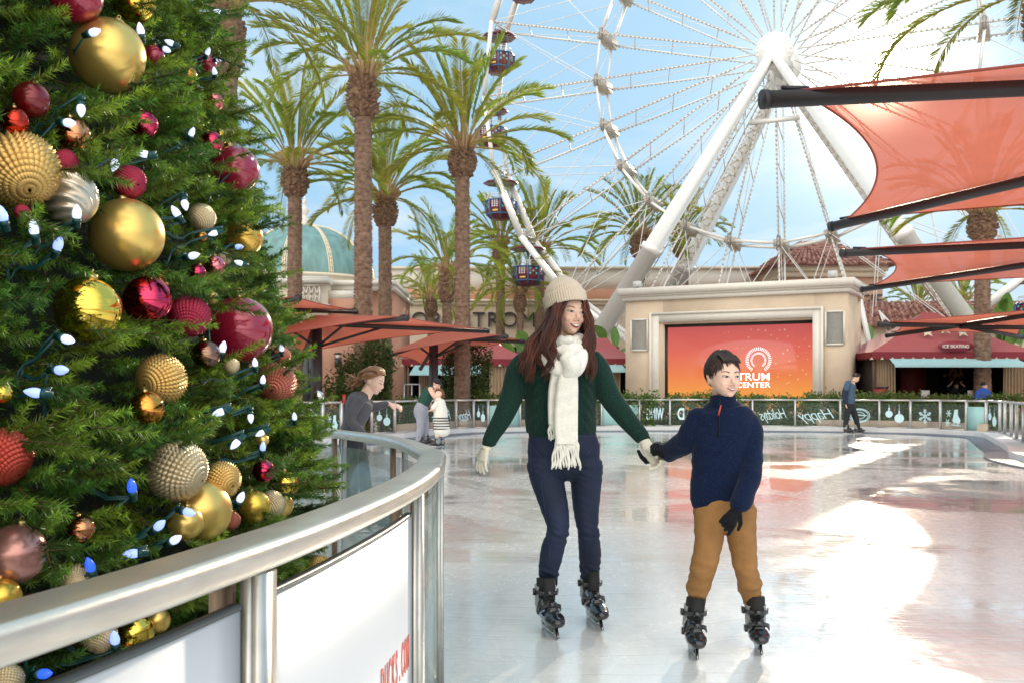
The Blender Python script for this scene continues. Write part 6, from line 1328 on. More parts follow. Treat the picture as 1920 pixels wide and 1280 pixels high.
# hair
rg = np.random.default_rng(12); mb = MB()
Lg = [[f.p(1034, 575, .05), f.p(1027, 596, .06), f.p(1011, 622, .03), f.p(989, 642, -.02), f.p(972, 662, -.05), f.p(978, 690, -.08)],
      [f.p(1036, 572, .0), f.p(1029, 598, -.01), f.p(1013, 630, -.05), f.p(995, 660, -.09), f.p(993, 695, -.12), f.p(1003, 722, -.13)],
      [f.p(1040, 570, -.05), f.p(1034, 598, -.07), f.p(1016, 630, -.10), f.p(1012, 662, -.13), f.p(1016, 690, -.14), f.p(1010, 718, -.14)],
      [f.p(1046, 566, -.085), f.p(1040, 592, -.10), f.p(1032, 622, -.115), f.p(1027, 652, -.15), f.p(1032, 682, -.16), f.p(1020, 706, -.15)],
      [f.p(1058, 563, -.10), f.p(1051, 580, -.112), f.p(1043, 604, -.12), f.p(1044, 632, -.145), f.p(1034, 652, -.185), f.p(1044, 682, -.19)]]
strands(mb, Lg, 420, .0036, .0008, rg, .0085, .019, 11.5, ns=26, locks=17)
Rg_ = [[f.p(1094, 566, -.05), f.p(1100, 586, -.055), f.p(1104, 612, -.06), f.p(1096, 640, -.10), f.p(1092, 672, -.13), f.p(1094, 712, -.13)],
       [f.p(1095, 568, -.02), f.p(1100, 592, -.03), f.p(1106, 620, -.05), f.p(1106, 650, -.09), f.p(1108, 682, -.11), f.p(1104, 716, -.11)],
       [f.p(1096, 570, .03), f.p(1101, 594, .02), f.p(1110, 622, -.02), f.p(1114, 650, -.06), f.p(1111, 680, -.08), f.p(1122, 706, -.08)]]
strands(mb, Rg_, 260, .0036, .0008, rg, .0075, .018, 12, ns=26, locks=10)
Bk = [[f.p(1030, 560, .12), f.p(1020, 610, .13), f.p(1012, 650, .12), f.p(1010, 690, .12)], [f.p(1062, 560, .13), f.p(1062, 610, .14), f.p(1062, 650, .13), f.p(1062, 700, .14)], [f.p(1094, 562, .10), f.p(1104, 610, .11), f.p(1108, 650, .11), f.p(1108, 690, .12)]]
strands(mb, Bk, 90, .010, .003, rg, .008, .01, 8)
mb.build('hair', hairmat('auburn_hair', (.028, .008, .005), (.135, .033, .013)), wo, smooth=True)
# scarf
m_sc = mat('white_scarf_knit', (.86, .83, .75), .95, var=.05, vscale=40, bump=.5, bscale=110, spec=.1)
mb = MB()
def loop(cx, cy, rx, ry, rt, sag, ph, n=40, dz=0):
    pts = []
    for i in range(n+1):
        a = 2*PI*i/n+ph; x = cx+rx*math.cos(a); dd = -math.sin(a)*ry; y = cy+sag*(math.sin(a) if math.sin(a) > 0 else math.sin(a)*.7); pts.append(f.p(x, y, dd+.03))
    mb.tube(pts, [rt*f.k*(1+.10*math.sin(i*1.7)) for i in range(n+1)], 14, cap=False)
loop(1060, 637, 26, .095, 11.5, 4, 0); loop(1056, 655, 31, .11, 12.5, 12, .6)
f.limb(mb, [(1033, 640, -.07, 11, .8), (1026, 662, -.11, 13, .7), (1036, 684, -.14, 14, .7), (1054, 694, -.15, 14, .7)]); f.limb(mb, [(1088, 645, -.07, 11, .8), (1090, 668, -.12, 13, .7), (1080, 690, -.16, 15, .7), (1062, 700, -.16, 14, .7)])
f.limb(mb, [(1052, 655, -.14, 11, .6), (1068, 657, -.15, 12, .7), (1082, 650, -.12, 11, .7)])
f.limb(mb, [(1062, 672, -.17, 13, .8), (1072, 684, -.18, 17, .8), (1068, 700, -.17, 15, .7)])
finish(remeshed(mb, 'scarf_loop', .0055, 3), 'scarf', m_sc, wo).name = 'scarf'
def panel(pts, th, name, par=None):
    a = spline(pts, 34); w = MB(); nu = 22; vs = []
    for q in a:
        for j in range(nu):
            t = 2*PI*j/nu; cx_, cz_ = math.cos(t), math.sin(t); k_ = abs(cx_)**.5*(1 if cx_ > 0 else -1); fold = .006*math.cos(k_*6.5+q[1]*.01)+.003*math.sin(q[1]*.21+k_*2)
            vs.append(f.p(q[0]+q[3]*k_, q[1], q[2])+Vector((0, (-th*(abs(cz_)**.6)*(1 if cz_ > 0 else -1))+fold, 0)))
    w.add(vs, [(i*nu+j, i*nu+(j+1) % nu, (i+1)*nu+(j+1) % nu, (i+1)*nu+j) for i in range(33) for j in range(nu)]+[tuple(range(nu-1, -1, -1)), tuple(33*nu+j for j in range(nu))]); return w.build(name, m_sc, wo, smooth=True)
rgf = random.Random(3)
def fringe(x0, x1, y0, y1, dd, n, par, sp_=1.25):
    w = MB(); cx_ = (x0+x1)/2
    for i in range(n):
        x = x0+(x1-x0)*(i+.5)/n; xe = cx_+(x-cx_)*sp_+rgf.uniform(-2, 2); ye = y1+rgf.uniform(-5, 5); pts = []
        for t in np.linspace(0, 1, 9): pts.append(f.p(x+(xe-x)*t+1.4*math.sin(t*9+i), y0-3+(ye-y0+3)*t, dd+rgf.uniform(-.004, .004)))
        w.tube(pts, [.0045, .0062, .0058, .0056, .0054, .0054, .0056, .0060, .0035], 7)
    w.build('fringe', m_sc, par, smooth=True)
p2 = panel([(1043, 696, -.135, 10), (1040, 730, -.13, 12), (1040, 765, -.13, 13), (1041, 795, -.135, 13)], .012, 'scarf_end'); fringe(1029, 1052, 794, 822, -.135, 7, p2, 1.1)
p1 = panel([(1066, 694, -.165, 15), (1064, 715, -.165, 20), (1062, 750, -.165, 22), (1061, 790, -.17, 22.5), (1062, 822, -.175, 21.5), (1062, 832, -.175, 21)], .015, 'scarf_end'); fringe(1040, 1084, 831, 877, -.178, 14, p1, 1.3)
# ================================================================= BOY
f = Fig(4.6); bo = thing('person', 'smiling boy in navy quarter zip sweater, tan trousers and black gloves', 'person', f.p(1362, 1200)); bo.location.z = 0
HM = head_frame(f.p(1356, 707, 0), R(17), R(2), R(1)); Hs = .92
mb = MB(); head_blobs(mb, HM, Hs, child=True)
mb.tube([HM @ Vector((0, .02, -.05)), f.p(1356, 752, .02), f.p(1357, 770, .03)], [.046, .040, .044], 16)
f.limb(mb, [(1356, 752, .02, 18, .8), (1358, 785, .02, 44, .6), (1358, 820, .02, 52, .62), (1356, 870, .02, 50, .62), (1355, 930, .02, 50, .64), (1357, 958, .02, 50, .6)], 24)
bL = [(1314, 776, .02, 20), (1296, 806, .03, 21), (1285, 828, .07, 20), (1266, 840, .15, 18.5), (1250, 848, .22, 17)]
bR = [(1400, 782, .02, 19), (1409, 812, .0, 19.5), (1408, 853, -.03, 19.5), (1405, 891, -.08, 19.5), (1394, 930, -.14, 18.5), (1388, 946, -.155, 17)]
for a_ in (bL, bR): f.limb(mb, a_, grow=-6)
qL = [(1332, 955, .02, 33), (1330, 1000, .0, 28), (1322, 1052, -.05, 24.5), (1313, 1085, -.02, 22.5), (1308, 1108, .01, 21.5), (1307.5, 1121, .02, 16)]
qR = [(1386, 955, .02, 33), (1390, 1000, .0, 28), (1397, 1055, -.04, 23), (1404, 1086, .0, 22.5), (1407, 1106, .04, 21.5), (1409, 1120, .05, 16.5)]
for a_ in (qL, qR): f.limb(mb, a_, grow=-6)
body = finish(remeshed(mb, 'body', .0042, 4), 'body', m_skin2, bo)
bvh = face(body, body.data, HM, Hs, lip=(.55, .20, .18), smile=1.02, eye_h=.0032, child=True, brow=.0030)
m_nk = knit('navy_knit', (.006, .013, .040), 60, .3)
mb = MB(); f.limb(mb, [(1356, 751, .015, 25, .95), (1356.5, 761, .02, 38, .75), (1358, 772, .02, 56, .62), (1358, 790, .02, 62, .62), (1358, 830, .02, 61, .64), (1355, 880, .02, 59.5, .66), (1352, 915, .02, 58.5, .66), (1351, 936, .02, 57, .64)], 36)
f.limb(mb, [(1312, 778, .02, 20), (1298, 802, .03, 21.5), (1286, 827, .07, 22), (1266, 840, .15, 20.5), (1251, 848, .22, 19)]); f.limb(mb, [(1401, 782, .02, 20), (1410, 812, .0, 21), (1409, 855, -.03, 21), (1406, 892, -.08, 21.5), (1393, 932, -.14, 19.5), (1388, 947, -.155, 19)])
me = remeshed(mb, 'sweater', .0065, 5)
V = np.zeros(len(me.vertices)*3); me.vertices.foreach_get('co', V); V = V.reshape(-1, 3); Nn = np.zeros(len(me.vertices)*3); me.vertices.foreach_get('normal', Nn); Nn = Nn.reshape(-1, 3)
wr_ = np.array([noise.noise(Vector((v[0]*9, v[1]*9, v[2]*16))) for v in V])*.008+np.array([noise.noise(Vector((v[0]*22+5, v[1]*20, v[2]*40))) for v in V])*.003
V += Nn*wr_[:, None]; me.vertices.foreach_set('co', V.astype(np.float32).ravel()); me.update(); sw = finish(me, 'sweater', m_nk, bo)
w = MB(); cc = [f.p(1356, 766, .012), f.p(1356, 756, .008), f.p(1355.5, 745, .004), f.p(1355.5, 741, .004)]
w.tube(cc, [27.5*f.k, 25*f.k, 24*f.k, 23.3*f.k], 30, cap=False, ell=[(1, .95)]*4, up=(0, -1, 0)); w.tube(cc[::-1], [21.5*f.k, 22*f.k, 23*f.k, 24*f.k], 30, cap=False, ell=[(1, .95)]*4, up=(0, -1, 0))
n0 = 30; w.add([w.v[0][3*n0+i] for i in range(n0)]+[w.v[1][i] for i in range(n0)], [(i, (i+1) % n0, n0+(i+1) % n0, n0+i) for i in range(n0)]); w.build('collar', m_nk, sw, smooth=True)
bmz = bmesh.new(); bmz.from_mesh(sw.data); bz = BVHTree.FromBMesh(bmz); bmz.free()
def onto(x, y, off=.003):
    o = Vector((0, 0, H)); d = (f.p(x, y)-o).normalized(); h = bz.ray_cast(o, d); return (h[0]-d*off) if h[0] else f.p(x, y, -.1)
zp = [onto(1349-.12*(y-765)*.15, y) for y in np.linspace(768, 818, 14)]
MB().tube([f.p(1350.5, 748, -.098)]+zp, .0028, 6).build('zip', mat('zip_dark', (.01, .012, .02), .4, .5), sw)
w = MB(); w.tube([f.p(1352, 759, -.118), f.p(1350, 766, -.125)], .003, 6); w.bar(f.p(1350.5, 764, -.127), f.p(1346.5, 778, -.130), .011, .003); w.build('zip_pull', mat('orange_pull', (.65, .07, .02), .4), sw)
m_tan = mat('tan_cotton', (.30, .145, .045), .85, var=.12, vscale=14, bump=.3, bscale=120)
mb = MB(); f.limb(mb, [(1354, 925, .02, 52, .64), (1357, 945, .02, 56, .66), (1359, 962, .02, 55, .62)], 28)
for a_ in (qL, qR): f.limb(mb, a_, 20)
me = remeshed(mb, 'trousers', .006, 4)
V = np.zeros(len(me.vertices)*3); me.vertices.foreach_get('co', V); V = V.reshape(-1, 3); Nn = np.zeros(len(me.vertices)*3); me.vertices.foreach_get('normal', Nn); Nn = Nn.reshape(-1, 3); zk = f.p(0, 1060).z; za_ = f.p(0, 1110).z
wr_ = np.array([noise.noise(Vector((v[0]*16, v[1]*12, v[2]*34))) for v in V])*(.004+.006*np.exp(-((V[:, 2]-zk)/.05)**2)+.006*np.exp(-((V[:, 2]-za_)/.05)**2)); V += Nn*wr_[:, None]; me.vertices.foreach_set('co', V.astype(np.float32).ravel()); me.update(); tr_ = finish(me, 'trousers', m_tan, bo)
for cx_, cy_, dd in ((1307.5, 1122, .02), (1409, 1121, .05)):
    w = MB(); vs = []; nn = 72
    for i, (yy_, rr) in enumerate(((cy_-4, 16.5), (cy_+3, 15.5), (cy_+10, 14.5))):
        for j in range(nn): a = 2*PI*j/nn; q = rr*(1+.05*math.cos(18*a)); vs.append(f.p(cx_+q*math.cos(a), yy_, dd)+Vector((0, q*f.k*math.sin(a), 0)))
    w.add(vs, [(i*nn+j, i*nn+(j+1) % nn, (i+1)*nn+(j+1) % nn, (i+1)*nn+j) for i in range(2) for j in range(nn)]); w.build('cuff', m_tan, tr_, smooth=True)
for hx_, tx_ in (((1290, 1215), (1307, 1240)), ((1415, 1213), (1428.5, 1231))): skate(bo, px_ground(*hx_), px_ground(*tx_), .93, .235, lean=-.10 if hx_[0] < 1300 else .02)
m_bg = knit('black_glove', (.010, .010, .012), 90, .4)
wr = f.p(1382, 953, -.165); mb = MB(); hand_mb(mb, wr, f.p(1357, 992, -.19)-wr, (.05, -1, .3), .90, thumb=-1, curl=.75, spread=.1, curls=[.45, .7, .85, .95]); mb.tube([f.p(1388, 942, -.155), wr], [.030, .027], 14); finish(remeshed(mb, 'glove', .0032, 3), 'glove', m_bg, bo)
mb = MB(); mb.tube([P(1254, 846, 4.81), P(1244, 849, 4.84), P(1234, 852, 4.90), P(1222, 857, 4.92)], [.028, .026, .033, .030], 16, ell=[(1, .9), (.9, .8), (1, .55), (1, .5)], up=(0, -1, 0))
for i, (x_, y_) in enumerate(((1243, 836), (1237, 833), (1231, 833), (1226, 836))):
    q = [P(x_+1, y_+8, 4.90), P(x_, y_-2, 4.86), P(x_-3, y_+1, 4.79), P(x_-3, y_+13-i, 4.765), P(x_, y_+20-1.5*i, 4.77)]; mb.tube(q, [.0115, .0118, .0115, .0108, .0088], 10)
    for v, r_ in zip(q[1:], (.0119, .0116, .0109, .009)): mb.ball(v, r_, 8)
q = [P(1226, 860, 4.92), P(1212, 864, 4.90), P(1203, 856, 4.88), P(1197, 845, 4.87)]; mb.tube(q, [.015, .0145, .0118, .0085], 10)
for v, r_ in zip(q, (.015, .0146, .0119, .0087)): mb.ball(v, r_, 8)
finish(remeshed(mb, 'glove', .0032, 3), 'glove', m_bg, bo)
# short dark hair
rg = np.random.default_rng(21); mb = MB(); R3 = HM.to_3x3()
Hc = lambda x, y, z: HM @ (Vector((x, y, z))*Hs)
cap_ = MB(); nu, nv = 60, 26; vs = []
for i in range(nv+1):
    for j in range(nu):
        a = 2*PI*j/nu; # angle round the head, front = -y
        fr = max(0, -math.sin(a)); hl = .62-.30*fr**2+.16*(1-fr)*(math.sin(a) > -.2)   # how far down the hair reaches
        ph = (i/nv)*PI*hl; k_ = 1.09
        top = 1+.16*math.exp(-((ph-.3)/.6)**2); edge_ = 1-.08*(i/nv)**8
        vs.append(Hc(.0765*math.sin(ph)*math.cos(a)*k_*edge_, .018+.096*math.sin(ph)*math.sin(a)*k_*edge_, .032+.086*math.cos(ph)*k_*top))
cap_.add(vs, [(i*nu+j, i*nu+(j+1) % nu, (i+1)*nu+(j+1) % nu, (i+1)*nu+j) for i in range(nv) for j in range(nu)])
m_bh = hairmat('dark_brown_hair', (.020, .010, .007), (.05, .024, .014))
hr = cap_.build('hair', m_bh, bo, smooth=True)
w = MB()
for i in range(900):
    a = rg.uniform(0, 2*PI); fr = max(0, -math.sin(a)); hl = .60-.30*fr**2+.16*(1-fr)*(math.sin(a) > -.2); u = rg.random()**.7; ph = u*PI*hl; k_ = 1.05
    def q(ph, a, lift): top = 1+.16*math.exp(-((ph-.3)/.6)**2); return Hc(.0765*math.sin(ph)*math.cos(a)*(k_+lift), .018+.096*math.sin(ph)*math.sin(a)*(k_+lift), .032+.086*math.cos(ph)*(k_+lift)*top)
    da = .35 if u < .6 else .08; w.tube([q(ph, a, .0), q(ph+.16, a+da*.4, .045), q(ph+.32, a+da, .03+.04*rg.random())], [.0022, .0019, .0004], 4, False)
for i in range(260):
    x0 = rg.uniform(-.060, .035); s0 = rg.uniform(0, .5); e0 = .55*abs(x0+.012)**1.3*8*.1; w.tube([Hc(x0*.95, -.020-.02*s0, .126-.006*s0-e0), Hc(x0+.008, -.046, .117-e0), Hc(x0+.015, -.064, .102-e0), Hc(x0+.020, -.074, .084-e0+rg.uniform(-.005, .004))], [.0024, .0026, .002, .0005], 5, False)
w.build('hair_tufts', m_bh, hr)
# ================================================================= other skaters
def simple_head(mb, f, x, y, yaw, pitch, s, roll=0): M = head_frame(f.p(x, y), yaw, pitch, roll); head_blobs(mb, M, s); return M
# grey top skater
f = Fig(8.6); gp = thing('person', 'skater in grey top looking down, brown hair tied back, one arm out', 'person', f.p(665, 985)); gp.location.z = 0
mb = MB(); HM = simple_head(mb, f, 700, 712, R(78), R(26), 1.0)
f.limb(mb, [(696, 722, 0, 11), (684, 742, 0, 12), (678, 750, 0, 13)]); f.limb(mb, [(677, 752, 0, 17, 1.0), (672, 770, 0, 19, 1.1), (664, 795, 0, 14, 1.2), (660, 815, 0, 18, 1.2), (660, 835, 0, 18, 1.1)])
gA = [(675, 748, -.18, 11), (662, 772, -.22, 10), (659, 788, -.24, 9), (672, 803, -.28, 8), (684, 815, -.3, 6)]; gB = [(686, 752, .18, 11), (698, 763, .2, 9.5), (712, 760, .2, 8), (727, 756, .2, 6), (731, 757, .2, 5)]
for a_ in (gA, gB): f.limb(mb, a_, grow=-1.5)
gl1 = [(655, 825, -.08, 20), (657, 870, -.1, 16), (660, 910, -.08, 13), (655, 950, -.02, 11), (650, 975, 0, 9)]; gl2 = [(666, 825, .1, 20), (676, 865, .12, 16), (684, 905, .1, 13), (692, 945, .12, 11), (696, 968, .12, 9)]
for a_ in (gl1, gl2): f.limb(mb, a_, grow=-2)
hand_mb(mb, f.p(731, 757, .2), (.05, -.01, -.012), (0, -.3, 1), .9, thumb=1, curl=.4)
body = finish(remeshed(mb, 'body', .0065, 3), 'body', m_skin2, gp); face(body, body.data, HM, 1.0, smile=.8, eye_h=.002)
mb = MB(); f.limb(mb, [(681, 741, 0, 15, 1.1), (676, 750, 0, 24, 1.3), (671, 768, 0, 25, 1.2), (664, 790, 0, 20.5, 1.25), (660, 806, 0, 22, 1.25)], 28)
for a_ in (gA, gB): f.limb(mb, a_[:-1] if a_ is gB else a_)
finish(remeshed(mb, 'top', .009, 4), 'top', mat('grey_knit', (.085, .082, .095), .9, var=.08, vscale=20, bump=.3, bscale=90), gp)
mb = MB(); f.limb(mb, [(660, 800, 0, 20, 1.25), (660, 822, 0, 24, 1.2), (660, 838, 0, 24, 1.1)]); 
for a_ in (gl1, gl2): f.limb(mb, a_)
finish(remeshed(mb, 'leggings', .01, 4), 'leggings', mat('black_leggings', (.012, .012, .016), .7), gp)
skate(gp, Vector((f.p(645, 990).x, 8.52, 0)), Vector((f.p(645, 990).x+.27, 8.45, 0)), .95); skate(gp, Vector((f.p(688, 990).x, 8.78, 0)), Vector((f.p(688, 990).x+.27, 8.72, 0)), .95)
mb = MB(); rg = np.random.default_rng(4); G_ = []
for yy_ in np.linspace(-.085, .085, 9):
    c = math.sqrt(max(0, 1-(yy_/.095)**2)); G_.append([HM @ Vector((yy_*.95, -.075+.05*abs(yy_)*8, .062+.02*c)), HM @ Vector((yy_, -.02, .070+.050*c)), HM @ Vector((yy_, .06, .045+.045*c)), HM @ Vector((yy_*.5, .125, .0)), f.p(671, 713, yy_*.3)])
strands(mb, G_, 260, .006, .003, rg, .004, .003, 5, grow=1)
for e in (-1, 1): strands(mb, [[HM @ Vector((e*.075, -.03, .06)), HM @ Vector((e*.086, .0, .02)), HM @ Vector((e*.07, .07, -.02)), f.p(672, 714, e*.02)], [HM @ Vector((e*.06, -.06, .08)), HM @ Vector((e*.086, .0, .05)), HM @ Vector((e*.08, .06, .02)), f.p(672, 711, e*.02)]], 50, .005, .003, rg, .004, .003)
for i in range(60):
    a = rg.uniform(0, 2*PI); c = f.p(670, 714, 0)+Vector((rg.normal(0, .02), rg.normal(0, .025), rg.normal(0, .02))); mb.tube([c, c+Vector((-.03+rg.normal(0, .02), rg.normal(0, .03), rg.normal(0, .025))), c+Vector((-.055+rg.normal(0, .025), rg.normal(0, .03), -.03+rg.normal(0, .03)))], [.006, .005, .001], 5, False)
mb.build('hair', hairmat('light_brown_hair', (.17, .075, .03), (.34, .17, .07)), gp, smooth=True)
# cap woman bending to the child
f = Fig(22.6); cw = thing('person', 'woman in black cap, green sleeveless top and grey trousers bending over a child', 'person', f.p(792, 830)); cw.location.z = 0
mb = MB(); HM = simple_head(mb, f, 818, 719, R(60), R(30), .98)
f.limb(mb, [(815, 724, 0, 4.5), (808, 730, 0, 5)]); f.limb(mb, [(808, 729, 0, 10, 1), (800, 742, 0, 11.5, 1), (793, 757, 0, 10, 1.1), (789, 768, 0, 12, 1.2)])
f.limb(mb, [(807, 728, -.15, 5), (813, 740, -.2, 4.3), (822, 749, -.22, 4), (824, 738, -.2, 3), (824, 730, -.15, 2.6)]); f.limb(mb, [(806, 730, .15, 5), (806, 748, .15, 4), (808, 762, .1, 3.4), (814, 770, .0, 3)])
cl1 = [(786, 768, -.08, 10), (789, 795, -.08, 8), (785, 824, -.08, 6)]; cl2 = [(792, 768, .08, 10), (797, 797, .08, 8), (796, 826, .06, 6)]
for a_ in (cl1, cl2): f.limb(mb, a_, grow=-1)
hand_mb(mb, f.p(824, 731, -.15), (0, -.02, .1), (-.8, 0, .1), .9); hand_mb(mb, f.p(814, 770, .0), (.1, 0, -.05), (0, 0, 1), .9)
finish(remeshed(mb, 'body', .012, 3), 'body', m_skin, cw)
mb = MB(); f.limb(mb, [(807, 729, 0, 10.5, 1.1), (800, 742, 0, 12.5, 1.05), (793, 758, 0, 11, 1.15)]); finish(remeshed(mb, 'vest_top', .014, 3), 'vest_top', mat('dark_green_jersey', (.01, .06, .045), .85), cw)
mb = MB(); f.limb(mb, [(792, 757, 0, 11, 1.2), (789, 768, 0, 13.5, 1.2), (789, 778, 0, 13, 1.1)])
for a_ in (cl1, cl2): f.limb(mb, a_)
finish(remeshed(mb, 'trousers', .014, 3), 'trousers', mat('light_grey_jersey', (.30, .31, .37), .9, var=.06), cw)
w = MB(); R3 = HM.to_3x3(); w.ball(HM @ Vector((0, .018, .055)), .10, 14, (.86, 1.05, .8), R3); w.add([HM @ Vector(q) for q in ((-.06, -.07, .06), (.06, -.07, .06), (.055, -.15, .045), (-.055, -.15, .045), (-.06, -.07, .072), (.06, -.07, .072), (.055, -.15, .055), (-.055, -.15, .055))], [(3, 2, 1, 0), (4, 5, 6, 7), (0, 1, 5, 4), (1, 2, 6, 5), (2, 3, 7, 6), (3, 0, 4, 7)]); w.build('cap', mat('black_cap', (.01, .012, .012), .7), cw)
w = MB(); rg = np.random.default_rng(8)
strands(w, [[HM @ Vector((e*.06, .04, .0)), HM @ Vector((e*.08, .02, -.06)), HM @ Vector((e*.08, -.02, -.14)), HM @ Vector((e*.07, -.05, -.22))] for e in (-1, -.3, .4, 1)], 70, .012, .005, rg, .01, .01); w.build('hair', hairmat('brown_hair', (.035, .014, .01), (.08, .03, .02)), cw, smooth=True)
for y_ in (-.08, .07): skate(cw, Vector((f.p(786 if y_ < 0 else 797, 830).x-.06, 22.6+y_, 0)), Vector((f.p(786 if y_ < 0 else 797, 830).x+.2, 22.55+y_, 0)), .95)
# child
f = Fig(21.9); ch = thing('person', 'small child in white cardigan with black stripes at the hem', 'person', f.p(822, 836)); ch.location.z = 0
mb = MB(); HM = simple_head(mb, f, 823, 739, R(-70), R(5), .9)
f.limb(mb, [(823, 744, 0, 4), (824, 752, 0, 5)]); f.limb(mb, [(824, 753, 0, 10, 1), (826, 775, 0, 11, 1), (824, 800, 0, 11, 1)])
k1 = [(821, 795, -.05, 6), (820, 812, -.05, 4.6), (821, 828, -.05, 3.8)]; k2 = [(830, 795, .07, 6), (829, 812, .07, 4.6), (829, 828, .07, 3.8)]
for a_ in (k1, k2): f.limb(mb, a_)
f.limb(mb, [(819, 755, -.1, 4), (813, 764, -.12, 3.6), (809, 768, -.1, 3)]); f.limb(mb, [(830, 756, .1, 4), (834, 772, .1, 3.6), (828, 784, .05, 3)]); hand_mb(mb, f.p(809, 768, -.1), (-.1, 0, -.03), (0, 0, 1), .7); hand_mb(mb, f.p(828, 784, .05), (-.05, 0, -.1), (1, 0, 0), .7)
finish(remeshed(mb, 'body', .011, 3), 'body', m_skin2, ch)
mb = MB(); f.limb(mb, [(823, 749, 0, 7, 1), (824, 754, 0, 11, 1), (826, 775, 0, 13, 1), (828, 800, 0, 15, 1), (829, 808, 0, 15.5, 1)], 24); f.limb(mb, [(819, 755, -.1, 5), (812, 764, -.12, 4.6)]); f.limb(mb, [(830, 756, .1, 5), (835, 772, .1, 4.8), (830, 782, .05, 4)])
cg = finish(remeshed(mb, 'cardigan', .013, 3), 'cardigan', mat('white_cardigan', (.72, .70, .64), .9, bump=.2, bscale=60), ch)
w = MB()
for yy_ in (783, 788, 793, 798, 803): w.tube([f.p(827.5, yy_)+Vector((15.3*f.k*math.cos(a)*(1+(yy_-803)*.003), 15.3*f.k*math.sin(a)*(1+(yy_-803)*.003), 0)) for a in np.linspace(0, 2*PI, 30)], .012, 5)
w.build('stripes', mat('black_wool', (.02, .02, .03), .9), cg)
for a_ in (k1, k2): f_ = a_[-1]; w = MB(); f.limb(w, [(f_[0], 820, f_[2], 5), (f_[0], 829, f_[2], 5)]); w.build('sock', mat('grey_sock', (.22, .23, .25), .8), ch, smooth=True)
for y_, x in ((-.05, 821), (.07, 829)): skate(ch, Vector((f.p(x, 830).x+.05, 21.9+y_, 0)), Vector((f.p(x, 830).x-.17, 21.86+y_, 0)), .8, .16)
w = MB(); strands(w, [[HM @ Vector((e*.05, -.04, .11)), HM @ Vector((e*.075, .03, .11)), HM @ Vector((e*.08, .08, .03)), HM @ Vector((e*.07, .08, -.09))] for e in (-1, -.5, 0, .5, 1)], 120, .016, .008, np.random.default_rng(3), .006, .006); w.build('hair', hairmat('tan_brown_hair', (.10, .045, .02), (.20, .09, .04)), ch, smooth=True)
# dark blue skater
f = Fig(28.6); mn = thing('person', 'lone male skater in blue tee over navy sleeves, head bowed, near the far barrier', 'person', f.p(1598, 812)); mn.location.z = 0
mb = MB(); HM = simple_head(mb, f, 1604.5, 708, R(70), R(28), 1.02)
f.limb(mb, [(1602, 712, 0, 3.6), (1597, 717, 0, 4)]); f.limb(mb, [(1594, 719, 0, 9, 1.2), (1592, 735, 0, 9, 1.3), (1592, 752, 0, 8.5, 1.2), (1593, 762, 0, 9, 1.1)])
ma = [(1589, 719, -.18, 4.6), (1583, 736, -.2, 4), (1584, 750, -.2, 3.4), (1586, 756, -.2, 2.8)]; m2 = [(1597, 719, .18, 4.6), (1594, 738, .22, 4), (1598, 750, .2, 3.2)]
for a_ in (ma, m2): f.limb(mb, a_, grow=-.6)
n1 = [(1592, 760, -.08, 7), (1588, 778, -.08, 5.6), (1585, 800, -.08, 4)]; n2 = [(1595, 760, .08, 7), (1603, 778, .08, 5.6), (1609, 800, .08, 4)]
for a_ in (n1, n2): f.limb(mb, a_, grow=-.6)
hand_mb(mb, f.p(1586, 756, -.2), (.01, 0, -.1), (-1, 0, 0), 1.0); hand_mb(mb, f.p(1598, 750, .2), (.03, 0, -.1), (-1, 0, 0), 1.0)
finish(remeshed(mb, 'body', .013, 3), 'body', m_skin, mn)
mb = MB(); f.limb(mb, [(1597, 716, 0, 6, 1.1), (1594, 721, 0, 10.5, 1.35), (1592.5, 736, 0, 10.5, 1.3), (1592, 754, 0, 10.5, 1.2)]); f.limb(mb, [(1589, 719, -.18, 5.6), (1586, 729, -.2, 5.4)]); f.limb(mb, [(1597, 719, .18, 5.6), (1596, 729, .2, 5.4)]); finish(remeshed(mb, 'tee_shirt', .015, 3), 'tee_shirt', mat('slate_blue_jersey', (.055, .10, .15), .85), mn)
mb = MB(); f.limb(mb, ma, grow=.4); f.limb(mb, m2, grow=.4); finish(remeshed(mb, 'long_sleeves', .015, 2), 'long_sleeves', mat('navy_jersey', (.012, .02, .05), .8), mn)
mb = MB(); f.limb(mb, [(1592, 753, 0, 9.5, 1.2), (1593.5, 764, 0, 9.5, 1.1)]); 
for a_ in (n1, n2): f.limb(mb, a_, grow=.3)
finish(remeshed(mb, 'trousers', .015, 3), 'trousers', mat('black_trousers', (.014, .014, .017), .8), mn)
for x, y_ in ((1580, -.08), (1604, .1)):
    z0 = f.p(x, 812).x; skate(mn, Vector((z0, 28.6+y_, 0)), Vector((z0+.28, 28.55+y_, 0)), 1.1)
w = MB(); R3 = HM.to_3x3(); w.ball(HM @ Vector((0, .028, .052)), .1, 14, (.84, .98, .86), R3); strands(w, [[HM @ Vector((e*.05, .04, .12)), HM @ Vector((e*.06, -.04, .125)), HM @ Vector((e*.055, -.09, .085))] for e in (-1, 0, 1)], 60, .010, .004, np.random.default_rng(6), .008, .006); w.build('hair', hairmat('black_hair', (.010, .007, .006), (.03, .018, .012)), mn, smooth=True)
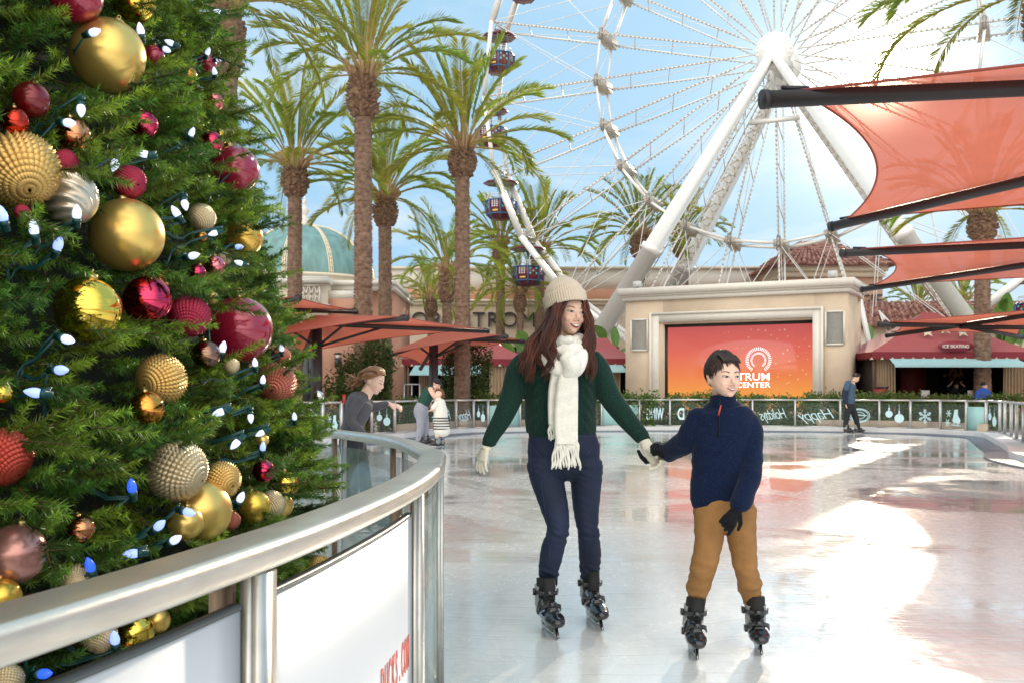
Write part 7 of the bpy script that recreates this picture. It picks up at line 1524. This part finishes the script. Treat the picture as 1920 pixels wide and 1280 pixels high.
# attendants at the kiosk
def bust(f, x, y, label, shirt, cap=None, arms=False, yaw=0, dy=0):
    pr_ = thing('person', label, 'person', f.p(x, y)); pr_.location.z = 0; g = pr_.location
    mb = MB(); HM = simple_head(mb, f, x, y, yaw, R(12), 1.0); k = 1/f.k
    f.limb(mb, [(x, y+.08*k, 0, .05*k), (x-.02*k, y+.14*k, 0, .055*k)]); tor = [(x-.02*k, y+.16*k, 0, .16*k, .6), (x-.04*k, y+.3*k, 0, .19*k, .62), (x-.06*k, y+.55*k, 0, .17*k, .65), (x-.06*k, y+.75*k, 0, .17*k, .65)]
    f.limb(mb, tor)
    zf = HZ+H/f.k
    for e in (-1, 1): f.limb(mb, [(x-.06*k+e*.09*k, y+.75*k, 0, .09*k), (x-.06*k+e*.1*k, (y+.75*k+zf)/2, 0, .065*k), (x-.06*k+e*.1*k, zf-.03*k, 0, .045*k)])
    if arms: A_ = [[(x+e*.16*k, y+.2*k, 0, .05*k), (x+e*.32*k, y+.05*k, -.03, .042*k), (x+e*.16*k, y-.12*k, 0, .035*k)] for e in (-1, 1)]
    else: A_ = [[(x+e*.18*k-.03*k, y+.2*k, 0, .055*k), (x+e*.22*k-.04*k, y+.42*k, -.05, .045*k), (x+e*.12*k, y+.55*k, -.25, .035*k)] for e in (-1, 1)]
    for a_ in A_: f.limb(mb, a_, grow=-.3); hand_mb(mb, f.p(*a_[-1][:3]), (0, -.5, .5 if arms else -.2), (0, 0, 1), .95)
    finish(remeshed(mb, 'body', .014, 3), 'body', m_skin2, pr_)
    mb = MB(); f.limb(mb, [(q[0], q[1], q[2], q[3]+.02*k, q[4]) for q in tor]); 
    for a_ in A_: f.limb(mb, a_[:2], grow=.015*k)
    finish(remeshed(mb, 'shirt', .016, 3), 'shirt', shirt, pr_)
    mb = MB()
    for e in (-1, 1): f.limb(mb, [(x-.06*k+e*.09*k, y+.72*k, 0, .11*k), (x-.06*k+e*.1*k, (y+.75*k+zf)/2, 0, .08*k), (x-.06*k+e*.1*k, zf-.05*k, 0, .065*k)])
    finish(remeshed(mb, 'trousers', .016, 3), 'trousers', mat('black_trousers', (.014, .014, .017), .8), pr_)
    w = MB(); w.ball(HM @ Vector((0, .028, .052)), .1, 12, (.86, 1.0, .84), HM.to_3x3())
    if cap: w.add([HM @ Vector(q) for q in ((-.05, -.07, .07), (.05, -.07, .07), (.045, -.15, .06), (-.045, -.15, .06), (-.05, -.07, .08), (.05, -.07, .08), (.045, -.15, .07), (-.045, -.15, .07))], [(3, 2, 1, 0), (4, 5, 6, 7), (0, 1, 5, 4), (1, 2, 6, 5), (2, 3, 7, 6), (3, 0, 4, 7)])
    w.build('cap' if cap else 'hair', cap or hairmat('black_hair', (.010, .007, .006), (.03, .018, .012)), pr_, smooth=not cap)
bust(Fig(32.6), 1845, 723, 'attendant in bright blue shirt and dark cap standing behind the barrier at the kiosk', mat('bright_blue_shirt', (.02, .10, .50), .7), cap=mat('black_cap', (.01, .012, .012), .7), yaw=R(60))
bust(Fig(36.2), 1793, 723, 'dark haired attendant inside the ice skating kiosk with both arms raised to the head', mat('black_trousers', (.014, .014, .017), .8), arms=True)
for o_ in list(bpy.data.objects):
    if '_local' in o_.keys(): del o_['_local']
